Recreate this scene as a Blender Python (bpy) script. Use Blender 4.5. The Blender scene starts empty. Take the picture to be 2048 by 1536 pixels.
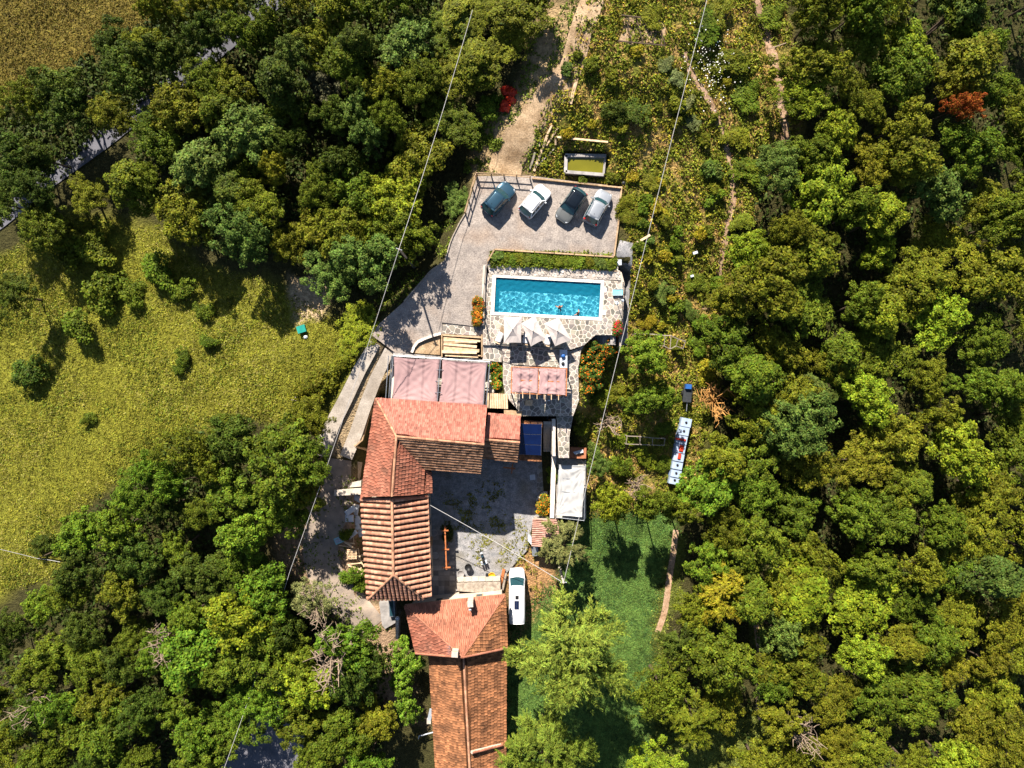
import bpy, bmesh, math, random
import numpy as np
from mathutils import Vector, Matrix
R = math.radians
rng = np.random.default_rng(11)
random.seed(11)
S = bpy.context.scene
C = S.collection
# ---------------------------------------------------------------- camera, sky, sun, exposure
CAM_Z = 84.0
FPX = 1365.0                       # focal length in pixels of the 2048 wide photograph
cam = bpy.data.cameras.new('camera'); cam.sensor_width = 36; cam.lens = 36 * FPX / 2048
cam.clip_start = 1; cam.clip_end = 6000
co = bpy.data.objects.new('camera', cam); C.objects.link(co); co.location = (0, 0, CAM_Z)
S.camera = co
SUN_EL = R(40.5); SUN_DIR = Vector((0.29, -0.957, 0)).normalized()      # horizontal travel of the light
w = bpy.data.worlds.new('World'); S.world = w; w.use_nodes = True
nt = w.node_tree; sky = nt.nodes.new('ShaderNodeTexSky'); sky.sky_type = 'NISHITA'; sky.sun_disc = False
sky.sun_elevation = SUN_EL
az = math.atan2(-SUN_DIR.x, -SUN_DIR.y)      # compass angle of the sun from +Y towards +X
sky.sun_rotation = az
sky.air_density = 1.0; sky.dust_density = 0.6; sky.ozone_density = 1.4
bg = nt.nodes['Background']; bg.inputs[1].default_value = 0.05
nt.links.new(sky.outputs[0], bg.inputs[0])
sl = bpy.data.lights.new('sun', 'SUN'); sl.energy = 5.0; sl.angle = R(0.53); sl.color = (1, 0.93, 0.82)
so = bpy.data.objects.new('sun', sl); C.objects.link(so); so.location = (-30, 90, 90)
d = Vector((SUN_DIR.x * math.cos(SUN_EL), SUN_DIR.y * math.cos(SUN_EL), -math.sin(SUN_EL)))
so.rotation_euler = d.to_track_quat('-Z', 'Y').to_euler()
sl.cycles.is_caustics_light = True
S.view_settings.view_transform = 'Standard'; S.view_settings.look = 'None'
S.view_settings.exposure = 1.2; S.view_settings.gamma = 1.0
S.render.engine = 'CYCLES'
S.cycles.use_denoising = True
S.cycles.max_bounces = 5; S.cycles.diffuse_bounces = 1; S.cycles.glossy_bounces = 2
S.cycles.transmission_bounces = 4; S.cycles.transparent_max_bounces = 6
S.cycles.sample_clamp_indirect = 4
# ---------------------------------------------------------------- materials
def mat(name, c1, c2=None, scale=3.0, rough=0.85, bump=0.0, island=0.0, metallic=0.0, detail=6, c3=None, spec=0.3, bscale=None, objcol=False, grain=0.0, stain=None):
    m = bpy.data.materials.new(name); m.use_nodes = True
    n = m.node_tree.nodes; L = m.node_tree.links; b = n['Principled BSDF']
    b.inputs['Roughness'].default_value = rough; b.inputs['Metallic'].default_value = metallic
    b.inputs['Specular IOR Level'].default_value = spec
    c2 = c2 or tuple(x * 0.7 for x in c1)
    tc = n.new('ShaderNodeTexCoord'); nz = n.new('ShaderNodeTexNoise')
    nz.inputs['Scale'].default_value = scale; nz.inputs['Detail'].default_value = detail
    L.new(tc.outputs['Object'], nz.inputs['Vector'])
    rp = n.new('ShaderNodeValToRGB'); e = rp.color_ramp.elements
    e[0].position = 0.32; e[0].color = (*c2, 1); e[1].position = 0.68; e[1].color = (*c1, 1)
    if c3:
        k = e.new(0.8); k.color = (*c3, 1)
    L.new(nz.outputs[0], rp.inputs[0]); col = rp.outputs[0]
    if stain:
        n3 = n.new('ShaderNodeTexNoise'); n3.inputs['Scale'].default_value = stain[1]; n3.inputs['Detail'].default_value = 4; L.new(tc.outputs['Object'], n3.inputs['Vector'])
        m3 = n.new('ShaderNodeMapRange'); m3.inputs[1].default_value = 0.5; m3.inputs[2].default_value = 0.72; m3.inputs[4].default_value = 0.75; L.new(n3.outputs[0], m3.inputs[0])
        x3 = n.new('ShaderNodeMix'); x3.data_type = 'RGBA'; L.new(m3.outputs[0], x3.inputs[0]); L.new(col, x3.inputs[6]); x3.inputs[7].default_value = (*stain[0], 1); col = x3.outputs[2]
    if grain:
        n4 = n.new('ShaderNodeTexNoise'); n4.inputs['Scale'].default_value = 7; n4.inputs['Detail'].default_value = 3; L.new(tc.outputs['Object'], n4.inputs['Vector'])
        m4 = n.new('ShaderNodeMapRange'); m4.inputs[1].default_value = 0.3; m4.inputs[2].default_value = 0.7; m4.inputs[3].default_value = 1 - grain; m4.inputs[4].default_value = 1 + grain; L.new(n4.outputs[0], m4.inputs[0])
        h4 = n.new('ShaderNodeHueSaturation'); L.new(col, h4.inputs['Color']); L.new(m4.outputs[0], h4.inputs['Value']); col = h4.outputs[0]
    if island:
        g = n.new('ShaderNodeNewGeometry'); mr = n.new('ShaderNodeMapRange')
        mr.inputs[3].default_value = 1 - island; mr.inputs[4].default_value = 1 + island
        ob = n.new('ShaderNodeObjectInfo'); wn = n.new('ShaderNodeTexWhiteNoise'); wn.noise_dimensions = '2D'; cv = n.new('ShaderNodeCombineXYZ')
        L.new(g.outputs['Random Per Island'], cv.inputs[0]); L.new(ob.outputs['Random'], cv.inputs[1]); L.new(cv.outputs[0], wn.inputs['Vector'])
        L.new(wn.outputs[0], mr.inputs[0])
        mx = n.new('ShaderNodeMix'); mx.data_type = 'RGBA'; mx.blend_type = 'MULTIPLY'; mx.inputs[0].default_value = 1
        cb = n.new('ShaderNodeCombineColor')
        for i in range(3): L.new(mr.outputs[0], cb.inputs[i])
        L.new(col, mx.inputs[6]); L.new(cb.outputs[0], mx.inputs[7]); col = mx.outputs[2]
    if objcol:
        oi = n.new('ShaderNodeObjectInfo'); mx = n.new('ShaderNodeMix'); mx.data_type = 'RGBA'; mx.blend_type = 'MULTIPLY'; mx.inputs[0].default_value = 1
        L.new(col, mx.inputs[6]); L.new(oi.outputs['Color'], mx.inputs[7]); col = mx.outputs[2]
    L.new(col, b.inputs['Base Color'])
    if bump:
        nb = n.new('ShaderNodeTexNoise'); nb.inputs['Scale'].default_value = bscale or scale * 6; nb.inputs['Detail'].default_value = 5
        L.new(tc.outputs['Object'], nb.inputs['Vector'])
        bp = n.new('ShaderNodeBump'); bp.inputs['Strength'].default_value = bump; bp.inputs['Distance'].default_value = 0.05
        L.new(nb.outputs[0], bp.inputs['Height']); L.new(bp.outputs[0], b.inputs['Normal'])
    return m
def leafmat(name, jitter=0.4, trans=0.14, rough=0.6):
    # leaf colour = object colour, varied from leaf to leaf
    m = bpy.data.materials.new(name); m.use_nodes = True
    n = m.node_tree.nodes; L = m.node_tree.links; b = n['Principled BSDF']
    b.inputs['Roughness'].default_value = rough; b.inputs['Specular IOR Level'].default_value = 0.1
    oi = n.new('ShaderNodeObjectInfo'); g = n.new('ShaderNodeNewGeometry')
    hs = n.new('ShaderNodeHueSaturation')
    mr = n.new('ShaderNodeMapRange'); mr.inputs[3].default_value = 1 - jitter; mr.inputs[4].default_value = 1 + jitter * 1.3
    L.new(g.outputs['Random Per Island'], mr.inputs[0]); L.new(mr.outputs[0], hs.inputs['Value'])
    wn = n.new('ShaderNodeTexWhiteNoise'); wn.noise_dimensions = '1D'; L.new(g.outputs['Random Per Island'], wn.inputs['W'])
    mh = n.new('ShaderNodeMapRange'); mh.inputs[3].default_value = 0.47; mh.inputs[4].default_value = 0.525
    L.new(wn.outputs[0], mh.inputs[0]); L.new(mh.outputs[0], hs.inputs['Hue'])
    tc = n.new('ShaderNodeTexCoord'); nz = n.new('ShaderNodeTexNoise'); nz.inputs['Scale'].default_value = 0.9; nz.inputs['Detail'].default_value = 2; L.new(tc.outputs['Object'], nz.inputs['Vector'])
    nr = n.new('ShaderNodeMapRange'); nr.inputs[1].default_value = 0.35; nr.inputs[2].default_value = 0.65; nr.inputs[3].default_value = 0.62; nr.inputs[4].default_value = 1.38; L.new(nz.outputs[0], nr.inputs[0])
    h2 = n.new('ShaderNodeHueSaturation'); L.new(oi.outputs['Color'], h2.inputs['Color']); L.new(nr.outputs[0], h2.inputs['Value'])
    L.new(h2.outputs[0], hs.inputs['Color'])
    L.new(hs.outputs[0], b.inputs['Base Color'])
    tr = n.new('ShaderNodeBsdfTranslucent'); L.new(hs.outputs[0], tr.inputs[0])
    ms = n.new('ShaderNodeMixShader'); ms.inputs[0].default_value = trans
    L.new(b.outputs[0], ms.inputs[1]); L.new(tr.outputs[0], ms.inputs[2])
    L.new(ms.outputs[0], n['Material Output'].inputs[0])
    return m
M = {}
M['leaf'] = leafmat('leaf')
M['leaf_soft'] = leafmat('leaf_soft', 0.35, 0.2)
M['leaf_gloss'] = leafmat('leaf_gloss', 0.3, 0.2, 0.35)
M['bark'] = mat('bark', (0.13, 0.09, 0.06), (0.05, 0.035, 0.025), 5, 0.95, 0.6)
M['branch'] = mat('dry_branch', (0.36, 0.27, 0.19), (0.2, 0.14, 0.1), 6, 0.9)
M['branch_orange'] = mat('orange_branch', (0.55, 0.28, 0.08), (0.4, 0.2, 0.06), 6, 0.9)
M['gravel'] = mat('gravel', (0.37, 0.315, 0.275), (0.24, 0.205, 0.185), 1.1, 0.95, 0.9, detail=12, bscale=9, grain=0.3, stain=((0.3, 0.21, 0.15), 0.22))
M['gravel_grey'] = mat('grey_gravel', (0.36, 0.34, 0.34), (0.19, 0.19, 0.195), 1.6, 0.95, 0.8, detail=12, bscale=8, grain=0.3, stain=((0.2, 0.17, 0.12), 0.3))
M['asphalt'] = mat('asphalt', (0.17, 0.165, 0.19), (0.11, 0.11, 0.13), 0.7, 0.9, 0.5, detail=10, bscale=10)
M['dirt'] = mat('dirt', (0.48, 0.34, 0.21), (0.25, 0.16, 0.085), 0.8, 0.95, 0.8, detail=12, bscale=6, grain=0.35)
M['path'] = mat('path_dirt', (0.5, 0.33, 0.22), (0.3, 0.18, 0.1), 1.5, 0.95, 0.8, detail=12, bscale=6, grain=0.3)
M['concrete'] = mat('concrete', (0.6, 0.52, 0.44), (0.45, 0.385, 0.32), 1.2, 0.9, 0.3, detail=10, bscale=12, grain=0.18, stain=((0.36, 0.3, 0.24), 0.35))
M['white_stone'] = mat('white_stone', (0.78, 0.7, 0.63), (0.52, 0.42, 0.34), 2.2, 0.85, 0.3, island=0.22)
M['flag'] = mat('flagstone', (0.32, 0.285, 0.255), (0.2, 0.185, 0.175), 1.0, 0.85, 0.4, island=0.3, c3=(0.4, 0.29, 0.2), objcol=True)
M['mortar'] = mat('mortar', (0.72, 0.63, 0.54), (0.58, 0.5, 0.42), 3, 0.9, 0.2)
M['coping'] = mat('coping', (0.84, 0.76, 0.69), (0.74, 0.64, 0.56), 3, 0.7, 0.1)
M['plaster'] = mat('plaster', (0.62, 0.52, 0.42), (0.48, 0.38, 0.3), 1.0, 0.9, 0.4)
M['stonewall'] = mat('stone_wall', (0.5, 0.43, 0.35), (0.25, 0.2, 0.16), 2.6, 0.95, 0.9, detail=10, island=0.2)
M['wood'] = mat('wood', (0.48, 0.33, 0.2), (0.3, 0.19, 0.1), 4, 0.8, 0.2, island=0.25)
M['wood_pale'] = mat('pale_wood', (0.72, 0.52, 0.34), (0.48, 0.32, 0.18), 3, 0.8, 0.2, island=0.25)
M['wood_orange'] = mat('orange_wood', (0.5, 0.17, 0.06), (0.36, 0.11, 0.035), 3, 0.6)
M['timber_grey'] = mat('grey_timber', (0.4, 0.34, 0.28), (0.24, 0.19, 0.15), 4, 0.9, island=0.2)
M['steel'] = mat('galvanised_steel', (0.45, 0.47, 0.5), (0.3, 0.32, 0.35), 5, 0.4, metallic=0.7)
M['dark_steel'] = mat('dark_steel', (0.06, 0.065, 0.07), None, 5, 0.5, metallic=0.4)
M['cable'] = mat('cable', (0.55, 0.53, 0.52), None, 5, 0.7)
M['sail'] = mat('sail_cloth', (0.4, 0.255, 0.25), (0.34, 0.21, 0.21), 0.7, 0.95, 0.15, bscale=5)
M['canvas'] = mat('canvas', (0.52, 0.46, 0.43), (0.46, 0.4, 0.38), 1.5, 0.95, 0.1)
M['tank'] = mat('tank_plastic', (0.42, 0.5, 0.62), (0.3, 0.38, 0.52), 1.5, 0.5)
M['tarp'] = mat('white_tarp', (0.47, 0.46, 0.45), (0.38, 0.37, 0.365), 1.2, 0.6, 0.2, bscale=2)
M['towel'] = mat('white_towel', (0.85, 0.82, 0.8), (0.75, 0.7, 0.68), 4, 0.95)
M['tile_salmon'] = mat('salmon_tile', (0.41, 0.16, 0.115), (0.35, 0.12, 0.085), 2.3, 0.85, 0.2, island=0.32, stain=((0.27, 0.12, 0.085), 0.5))
M['tile_red'] = mat('red_tile', (0.34, 0.13, 0.082), (0.26, 0.085, 0.05), 0.8, 0.85, 0.2, island=0.3, stain=((0.19, 0.085, 0.055), 0.6))
M['tile_brown'] = mat('brown_tile', (0.36, 0.2, 0.12), (0.2, 0.1, 0.055), 1.4, 0.9, 0.3, island=0.45)
M['tile_orange'] = mat('orange_tile', (0.36, 0.15, 0.065), (0.15, 0.065, 0.03), 0.75, 0.9, 0.3, island=0.4, c3=(0.45, 0.15, 0.06))
M['tile_flat'] = mat('smooth_tile', (0.42, 0.17, 0.105), (0.36, 0.13, 0.075), 1.0, 0.85, 0.2, island=0.25, stain=((0.24, 0.1, 0.06), 0.7))
M['tile_barrel'] = mat('barrel_tile', (0.56, 0.29, 0.19), (0.4, 0.17, 0.1), 1.6, 0.9, 0.25, island=0.3)
M['tile_shed'] = mat('shed_tile', (0.6, 0.36, 0.29), (0.45, 0.23, 0.17), 2, 0.9, 0.2, island=0.2)
M['ridge'] = mat('ridge_tile', (0.5, 0.27, 0.16), (0.36, 0.17, 0.1), 2, 0.9, 0.2, island=0.3)
M['deck_dark'] = mat('roof_deck', (0.1, 0.05, 0.03), None, 2, 0.95)
M['glass'] = mat('dark_glass', (0.02, 0.06, 0.075), (0.015, 0.05, 0.06), 1, 0.06, spec=0.8)
M['panel'] = mat('solar_panel', (0.004, 0.012, 0.06), (0.003, 0.008, 0.04), 1, 0.12, spec=0.6)
M['tyre'] = mat('tyre', (0.02, 0.02, 0.02), None, 5, 0.9)
M['rim'] = mat('rim', (0.4, 0.4, 0.42), None, 5, 0.3, metallic=0.8)
M['white_paint'] = mat('white_paint', (0.8, 0.8, 0.82), (0.77, 0.77, 0.79), 1, 0.3, spec=0.5)
M['silver_paint'] = mat('silver_paint', (0.42, 0.44, 0.47), (0.39, 0.41, 0.44), 1, 0.3, metallic=0.5)
M['blue_paint'] = mat('blue_paint', (0.035, 0.085, 0.13), (0.03, 0.075, 0.115), 1, 0.28, metallic=0.4)
M['grey_paint'] = mat('grey_paint', (0.2, 0.205, 0.2), (0.18, 0.185, 0.18), 1, 0.3, metallic=0.4)
M['black_paint'] = mat('black_paint', (0.008, 0.012, 0.018), None, 1, 0.12, spec=0.6)
M['red_lamp'] = mat('red_lamp', (0.5, 0.02, 0.015), None, 1, 0.2, spec=0.6)
M['clear_lamp'] = mat('clear_lamp', (0.6, 0.62, 0.65), None, 1, 0.1, spec=0.8)
M['white_plastic'] = mat('white_plastic', (0.62, 0.65, 0.7), (0.48, 0.52, 0.58), 2, 0.5)
M['black_plastic'] = mat('black_plastic', (0.02, 0.02, 0.022), None, 2, 0.5)
M['blue_plastic'] = mat('blue_plastic', (0.03, 0.13, 0.4), (0.02, 0.09, 0.3), 2, 0.4)
M['teal_plastic'] = mat('teal_plastic', (0.01, 0.32, 0.25), (0.01, 0.22, 0.18), 2, 0.5)
M['red_plastic'] = mat('red_plastic', (0.65, 0.06, 0.02), (0.5, 0.03, 0.015), 2, 0.5)
M['yellow_plastic'] = mat('yellow_plastic', (0.8, 0.45, 0.02), (0.7, 0.35, 0.01), 2, 0.5)
M['aqua_plastic'] = mat('aqua_plastic', (0.25, 0.62, 0.66), (0.2, 0.52, 0.58), 2, 0.5)
M['terracotta'] = mat('terracotta', (0.45, 0.18, 0.09), (0.33, 0.12, 0.06), 3, 0.85)
M['grey_stone'] = mat('grey_slab', (0.4, 0.37, 0.35), (0.25, 0.23, 0.22), 2, 0.9, 0.3, island=0.2)
M['skin'] = mat('skin', (0.5, 0.23, 0.14), (0.44, 0.19, 0.11), 3, 0.5)
M['hair'] = mat('hair', (0.05, 0.025, 0.012), (0.025, 0.012, 0.008), 12, 0.7)
M['swim_green'] = mat('green_swimwear', (0.08, 0.3, 0.04), None, 4, 0.6)
M['swim_dark'] = mat('dark_swimwear', (0.02, 0.03, 0.06), None, 4, 0.6)
M['flower'] = leafmat('flower', 0.3, 0.15)
# ---------------------------------------------------------------- helpers
def tag(o, label=None, cat=None, group=None, kind=None):
    if label: o['label'] = label
    if cat: o['category'] = cat
    if group: o['group'] = group
    if kind: o['kind'] = kind
    return o
def wloc(o):
    v = Vector((0, 0, 0))
    while o is not None:
        v += o.location; o = o.parent
    return v
def obj(name, V, F, m, parent=None, smooth=False):
    """one mesh object; V in world coordinates (parents carry only a location while building)"""
    me = bpy.data.meshes.new(name)
    if parent is not None:
        o0 = wloc(parent); V = [(v[0] - o0[0], v[1] - o0[1], v[2] - o0[2]) for v in V]
    me.from_pydata([tuple(v) for v in V], [], F); me.update()
    if smooth: me.shade_smooth()
    if m is not None: me.materials.append(m if not isinstance(m, str) else M[m])
    o = bpy.data.objects.new(name, me); C.objects.link(o); o.parent = parent
    return o
def quadmesh(name, V, m, parent=None, smooth=False, n=4):
    """V: (k, n, 3) array of separate polygons"""
    V = np.asarray(V, dtype=np.float32); k = len(V)
    if parent is not None: V = V - np.array(wloc(parent), dtype=np.float32)
    me = bpy.data.meshes.new(name)
    me.vertices.add(k * n); me.vertices.foreach_set('co', V.ravel())
    me.loops.add(k * n); me.loops.foreach_set('vertex_index', np.arange(k * n, dtype=np.int32))
    me.polygons.add(k); me.polygons.foreach_set('loop_start', np.arange(0, k * n, n, dtype=np.int32))
    me.update(calc_edges=True); me.materials.append(M[m] if isinstance(m, str) else m)
    if smooth: me.shade_smooth()
    o = bpy.data.objects.new(name, me); C.objects.link(o); o.parent = parent
    return o
def empty(name, loc, label=None, cat=None, group=None):
    o = bpy.data.objects.new(name, None); C.objects.link(o); o.location = loc; o.empty_display_size = 0.2
    return tag(o, label, cat, group)
def copy_tree(o, parent=None):
    c = o.copy(); C.objects.link(c); c.parent = parent
    for ch in list(o.children): copy_tree(ch, c)
    return c
class MB:
    def __init__(s): s.V = []; s.F = []
    def add(s, V, F):
        n = len(s.V); s.V += [tuple(v) for v in V]; s.F += [tuple(i + n for i in f) for f in F]; return s
    def box(s, c, size, rz=0.0, taper=1.0):
        x, y, z = [q / 2 for q in size]; cs, sn = math.cos(rz), math.sin(rz); V = []
        for k, zz in ((1, -z), (taper, z)):
            for (a, b) in ((-x, -y), (x, -y), (x, y), (-x, y)):
                a *= k; b *= k
                V.append((c[0] + a * cs - b * sn, c[1] + a * sn + b * cs, c[2] + zz))
        return s.add(V, [(3, 2, 1, 0), (4, 5, 6, 7), (0, 1, 5, 4), (1, 2, 6, 5), (2, 3, 7, 6), (3, 0, 4, 7)])
    def bar(s, p, q, w, h=None):
        """rectangular bar from p to q"""
        h = h or w; p = Vector(p); q = Vector(q); d = (q - p).normalized()
        a = d.cross(Vector((0, 0, 1)))
        a = Vector((1, 0, 0)) if a.length < 1e-4 else a.normalized(); b = a.cross(d).normalized()
        V = []
        for o in (p, q):
            for (i, j) in ((-1, -1), (1, -1), (1, 1), (-1, 1)): V.append(o + a * (i * w / 2) + b * (j * h / 2))
        return s.add(V, [(0, 1, 2, 3), (7, 6, 5, 4), (4, 5, 1, 0), (5, 6, 2, 1), (6, 7, 3, 2), (7, 4, 0, 3)])
    def tube(s, pts, rad, n=6, cap=True):
        rad = rad if isinstance(rad, (list, tuple)) else [rad] * len(pts)
        pts = [Vector(p) for p in pts]; V = []; F = []
        for i, p in enumerate(pts):
            d = (pts[min(i + 1, len(pts) - 1)] - pts[max(i - 1, 0)]).normalized()
            a = d.cross(Vector((0, 0, 1)))
            a = Vector((1, 0, 0)) if a.length < 0.05 else a.normalized(); b = d.cross(a)
            for k in range(n):
                t = 2 * math.pi * k / n; V.append(p + a * (rad[i] * math.cos(t)) + b * (rad[i] * math.sin(t)))
        for i in range(len(pts) - 1):
            for k in range(n):
                F.append((i * n + k, i * n + (k + 1) % n, (i + 1) * n + (k + 1) % n, (i + 1) * n + k))
        if cap: F.append(tuple(range(n - 1, -1, -1))); F.append(tuple(range((len(pts) - 1) * n, len(pts) * n)))
        return s.add(V, F)
    def cyl(s, c, r, h, n=12, r2=None):
        return s.tube([c, (c[0], c[1], c[2] + h)], [r, r if r2 is None else r2], n)
    def lathe(s, c, prof, n=14):
        V = []; F = []
        for (r, z) in prof:
            for k in range(n):
                t = 2 * math.pi * k / n; V.append((c[0] + r * math.cos(t), c[1] + r * math.sin(t), c[2] + z))
        for i in range(len(prof) - 1):
            for k in range(n): F.append((i * n + k, i * n + (k + 1) % n, (i + 1) * n + (k + 1) % n, (i + 1) * n + k))
        F.append(tuple(range((len(prof) - 1) * n, len(prof) * n))); F.append(tuple(range(n - 1, -1, -1)))
        return s.add(V, F)
    def build(s, name, m, parent=None, smooth=False): return obj(name, s.V, s.F, m, parent, smooth)
def W(px, py, z):
    """the point at height z that the photograph shows at pixel (px, py)"""
    k = (CAM_Z - z) / FPX
    return Vector(((px - 1024) * k, (768 - py) * k, z))
def Z2(zoomx, zoomy, ox, oy, s): return (ox + zoomx / s, oy + zoomy / s)
def prism(name, poly, ztop, zbot, m, parent=None, inset=0.0):
    """slab with vertical sides; poly in pixels as seen at height ztop"""
    T = [W(p[0], p[1], ztop) for p in poly]
    return prism_w(name, T, zbot, m, parent)
def prism_w(name, T, zbot, m, parent=None):
    T = [Vector(t) for t in T]; n = len(T)
    a = sum(T[i].x * T[(i + 1) % n].y - T[(i + 1) % n].x * T[i].y for i in range(n))
    if a < 0: T = T[::-1]
    V = T + [Vector((t.x, t.y, zbot)) for t in T]
    F = [tuple(range(n)), tuple(range(2 * n - 1, n - 1, -1))] + [(i, n + i, n + (i + 1) % n, (i + 1) % n) for i in range(n)]
    return obj(name, V, F, m, parent)
def inpoly(P, X, Y):
    P = np.asarray(P, float); r = np.zeros(np.shape(X), bool); n = len(P)
    for i in range(n):
        x0, y0 = P[i]; x1, y1 = P[(i + 1) % n]
        if y0 == y1: continue
        c = ((y0 > Y) != (y1 > Y)) & (X < (x1 - x0) * (Y - y0) / (y1 - y0) + x0); r ^= c
    return r
def pdist(P, X, Y, closed=True):
    P = np.asarray(P, float); n = len(P); D = np.full(np.shape(X), 1e9)
    for i in range(n if closed else n - 1):
        x0, y0 = P[i]; x1, y1 = P[(i + 1) % n]; dx, dy = x1 - x0, y1 - y0
        t = np.clip(((X - x0) * dx + (Y - y0) * dy) / (dx * dx + dy * dy + 1e-9), 0, 1)
        D = np.minimum(D, np.hypot(X - x0 - t * dx, Y - y0 - t * dy))
    return D
def sdist(P, X, Y):
    D = pdist(P, X, Y); return np.where(inpoly(P, X, Y), -D, D)
def clip_half(P, a, b, c):
    """keep a*x + b*y <= c"""
    out = []; n = len(P)
    for i in range(n):
        p, q = P[i], P[(i + 1) % n]; dp = a * p[0] + b * p[1] - c; dq = a * q[0] + b * q[1] - c
        if dp <= 0: out.append(p)
        if (dp < 0 < dq) or (dq < 0 < dp):
            t = dp / (dp - dq); out.append((p[0] + t * (q[0] - p[0]), p[1] + t * (q[1] - p[1])))
    return out
def sheet(name, poly, zf, m, parent=None, step=16, kind='structure'):
    """a thin ground sheet that follows zf(px, py), outline poly in pixels"""
    P = [tuple(p) for p in poly]; xs = [p[0] for p in P]; ys = [p[1] for p in P]
    V = []; F = []; idx = {}
    def vid(x, y):
        k = (round(x, 1), round(y, 1))
        if k not in idx:
            idx[k] = len(V); V.append(W(x, y, float(zf(x, y))))
        return idx[k]
    y = min(ys)
    while y < max(ys):
        row = clip_half(clip_half(P, 0, -1, -y), 0, 1, y + step)
        if len(row) > 2:
            x = min(xs)
            while x < max(xs):
                c = clip_half(clip_half(row, -1, 0, -x), 1, 0, x + step)
                if len(c) > 2:
                    f = []
                    for q in c:
                        v = vid(*q)
                        if v not in f: f.append(v)
                    if len(f) > 2: F.append(tuple(f[::-1]))
                x += step
        y += step
    o = obj(name, V, F, m, parent, True)
    # upward normals
    me = o.data; bm = bmesh.new(); bm.from_mesh(me)
    for f in bm.faces:
        if f.normal.z < 0: f.normal_flip()
    bm.to_mesh(me); bm.free()
    if parent is None: o['kind'] = kind
    return o
def ribbon(pts, width):
    """polygon round a pixel polyline; width in pixels (number or list)"""
    n = len(pts); A = []; B = []
    wd = list(np.interp(np.linspace(0, 1, n), np.linspace(0, 1, len(width)), width)) if isinstance(width, (list, tuple)) else [width] * n
    for i in range(n):
        p0 = pts[max(i - 1, 0)]; p1 = pts[min(i + 1, n - 1)]; dx, dy = p1[0] - p0[0], p1[1] - p0[1]; l = math.hypot(dx, dy)
        nx, ny = -dy / l * wd[i] / 2, dx / l * wd[i] / 2
        A.append((pts[i][0] + nx, pts[i][1] + ny)); B.append((pts[i][0] - nx, pts[i][1] - ny))
    return A + B[::-1]
def smooth_line(pts, k=4):
    out = []
    for i in range(len(pts) - 1):
        p0 = pts[max(i - 1, 0)]; p1 = pts[i]; p2 = pts[i + 1]; p3 = pts[min(i + 2, len(pts) - 1)]
        for j in range(k):
            t = j / k
            out.append(tuple(0.5 * (2 * b + (c - a) * t + (2 * a - 5 * b + 4 * c - d) * t * t + (3 * b - a - 3 * c + d) * t ** 3) for a, b, c, d in zip(p0, p1, p2, p3)))
    return out + [tuple(pts[-1])]
def cells(poly, sp, seed, jit=0.42):
    """voronoi cells (world XY) clipped to poly (world XY)"""
    r = random.Random(seed); xs = [p[0] for p in poly]; ys = [p[1] for p in poly]
    nx = int((max(xs) - min(xs)) / sp) + 3; ny = int((max(ys) - min(ys)) / sp) + 3; G = {}
    for i in range(-1, nx):
        for j in range(-1, ny):
            G[i, j] = (min(xs) + (i + 0.5 * (j % 2) + r.uniform(-jit, jit)) * sp, min(ys) + (j + r.uniform(-jit, jit)) * sp)
    out = []
    for (i, j), p in G.items():
        c = [(p[0] - 2 * sp, p[1] - 2 * sp), (p[0] + 2 * sp, p[1] - 2 * sp), (p[0] + 2 * sp, p[1] + 2 * sp), (p[0] - 2 * sp, p[1] + 2 * sp)]
        H = []
        for a in range(-2, 3):
            for b in range(-2, 3):
                q = G.get((i + a, j + b))
                if q and (a or b):
                    dx, dy = q[0] - p[0], q[1] - p[1]; cc = (q[0] ** 2 + q[1] ** 2 - p[0] ** 2 - p[1] ** 2) / 2
                    H.append((dx, dy, cc))
        for h in H:
            c = clip_half(c, *h)
            if len(c) < 3: break
        if len(c) < 3: continue
        k = list(poly)
        for t in range(len(c)):            # clip the outline by the convex cell
            a, b = c[t], c[(t + 1) % len(c)]; ex, ey = b[0] - a[0], b[1] - a[1]
            k = clip_half(k, ey, -ex, ey * a[0] - ex * a[1])
            if len(k) < 3: break
        if len(k) < 3: continue
        ar = abs(sum(k[t][0] * k[(t + 1) % len(k)][1] - k[(t + 1) % len(k)][0] * k[t][1] for t in range(len(k)))) / 2
        if ar > 0.06 * sp * sp: out.append(k)
    return out
def shrink(k, g):
    cx = sum(p[0] for p in k) / len(k); cy = sum(p[1] for p in k) / len(k); out = []
    for p in k:
        l = math.hypot(p[0] - cx, p[1] - cy) or 1; f = max(0.2, 1 - g / l); out.append((cx + (p[0] - cx) * f, cy + (p[1] - cy) * f))
    return out
def paving(parent, poly_px, z, sp, seed, gap=0.055, m='flag', th=0.016, name='paving_stone'):
    """every flagstone its own part"""
    poly = [W(p[0], p[1], z)[:2] for p in poly_px]; r = random.Random(seed)
    a = sum(poly[i][0] * poly[(i + 1) % len(poly)][1] - poly[(i + 1) % len(poly)][0] * poly[i][1] for i in range(len(poly)))
    if a < 0: poly = poly[::-1]
    for k in cells(poly, sp, seed):
        s = shrink(k, gap); t = th + r.uniform(-0.006, 0.006)
        o = prism_w(name, [(p[0], p[1], z + t) for p in s], z - 0.02, m, parent)
        v = r.uniform(0.7, 1.3); o.color = (v * r.uniform(0.96, 1.12), v, v * r.uniform(0.85, 1.02), 1)
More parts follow.
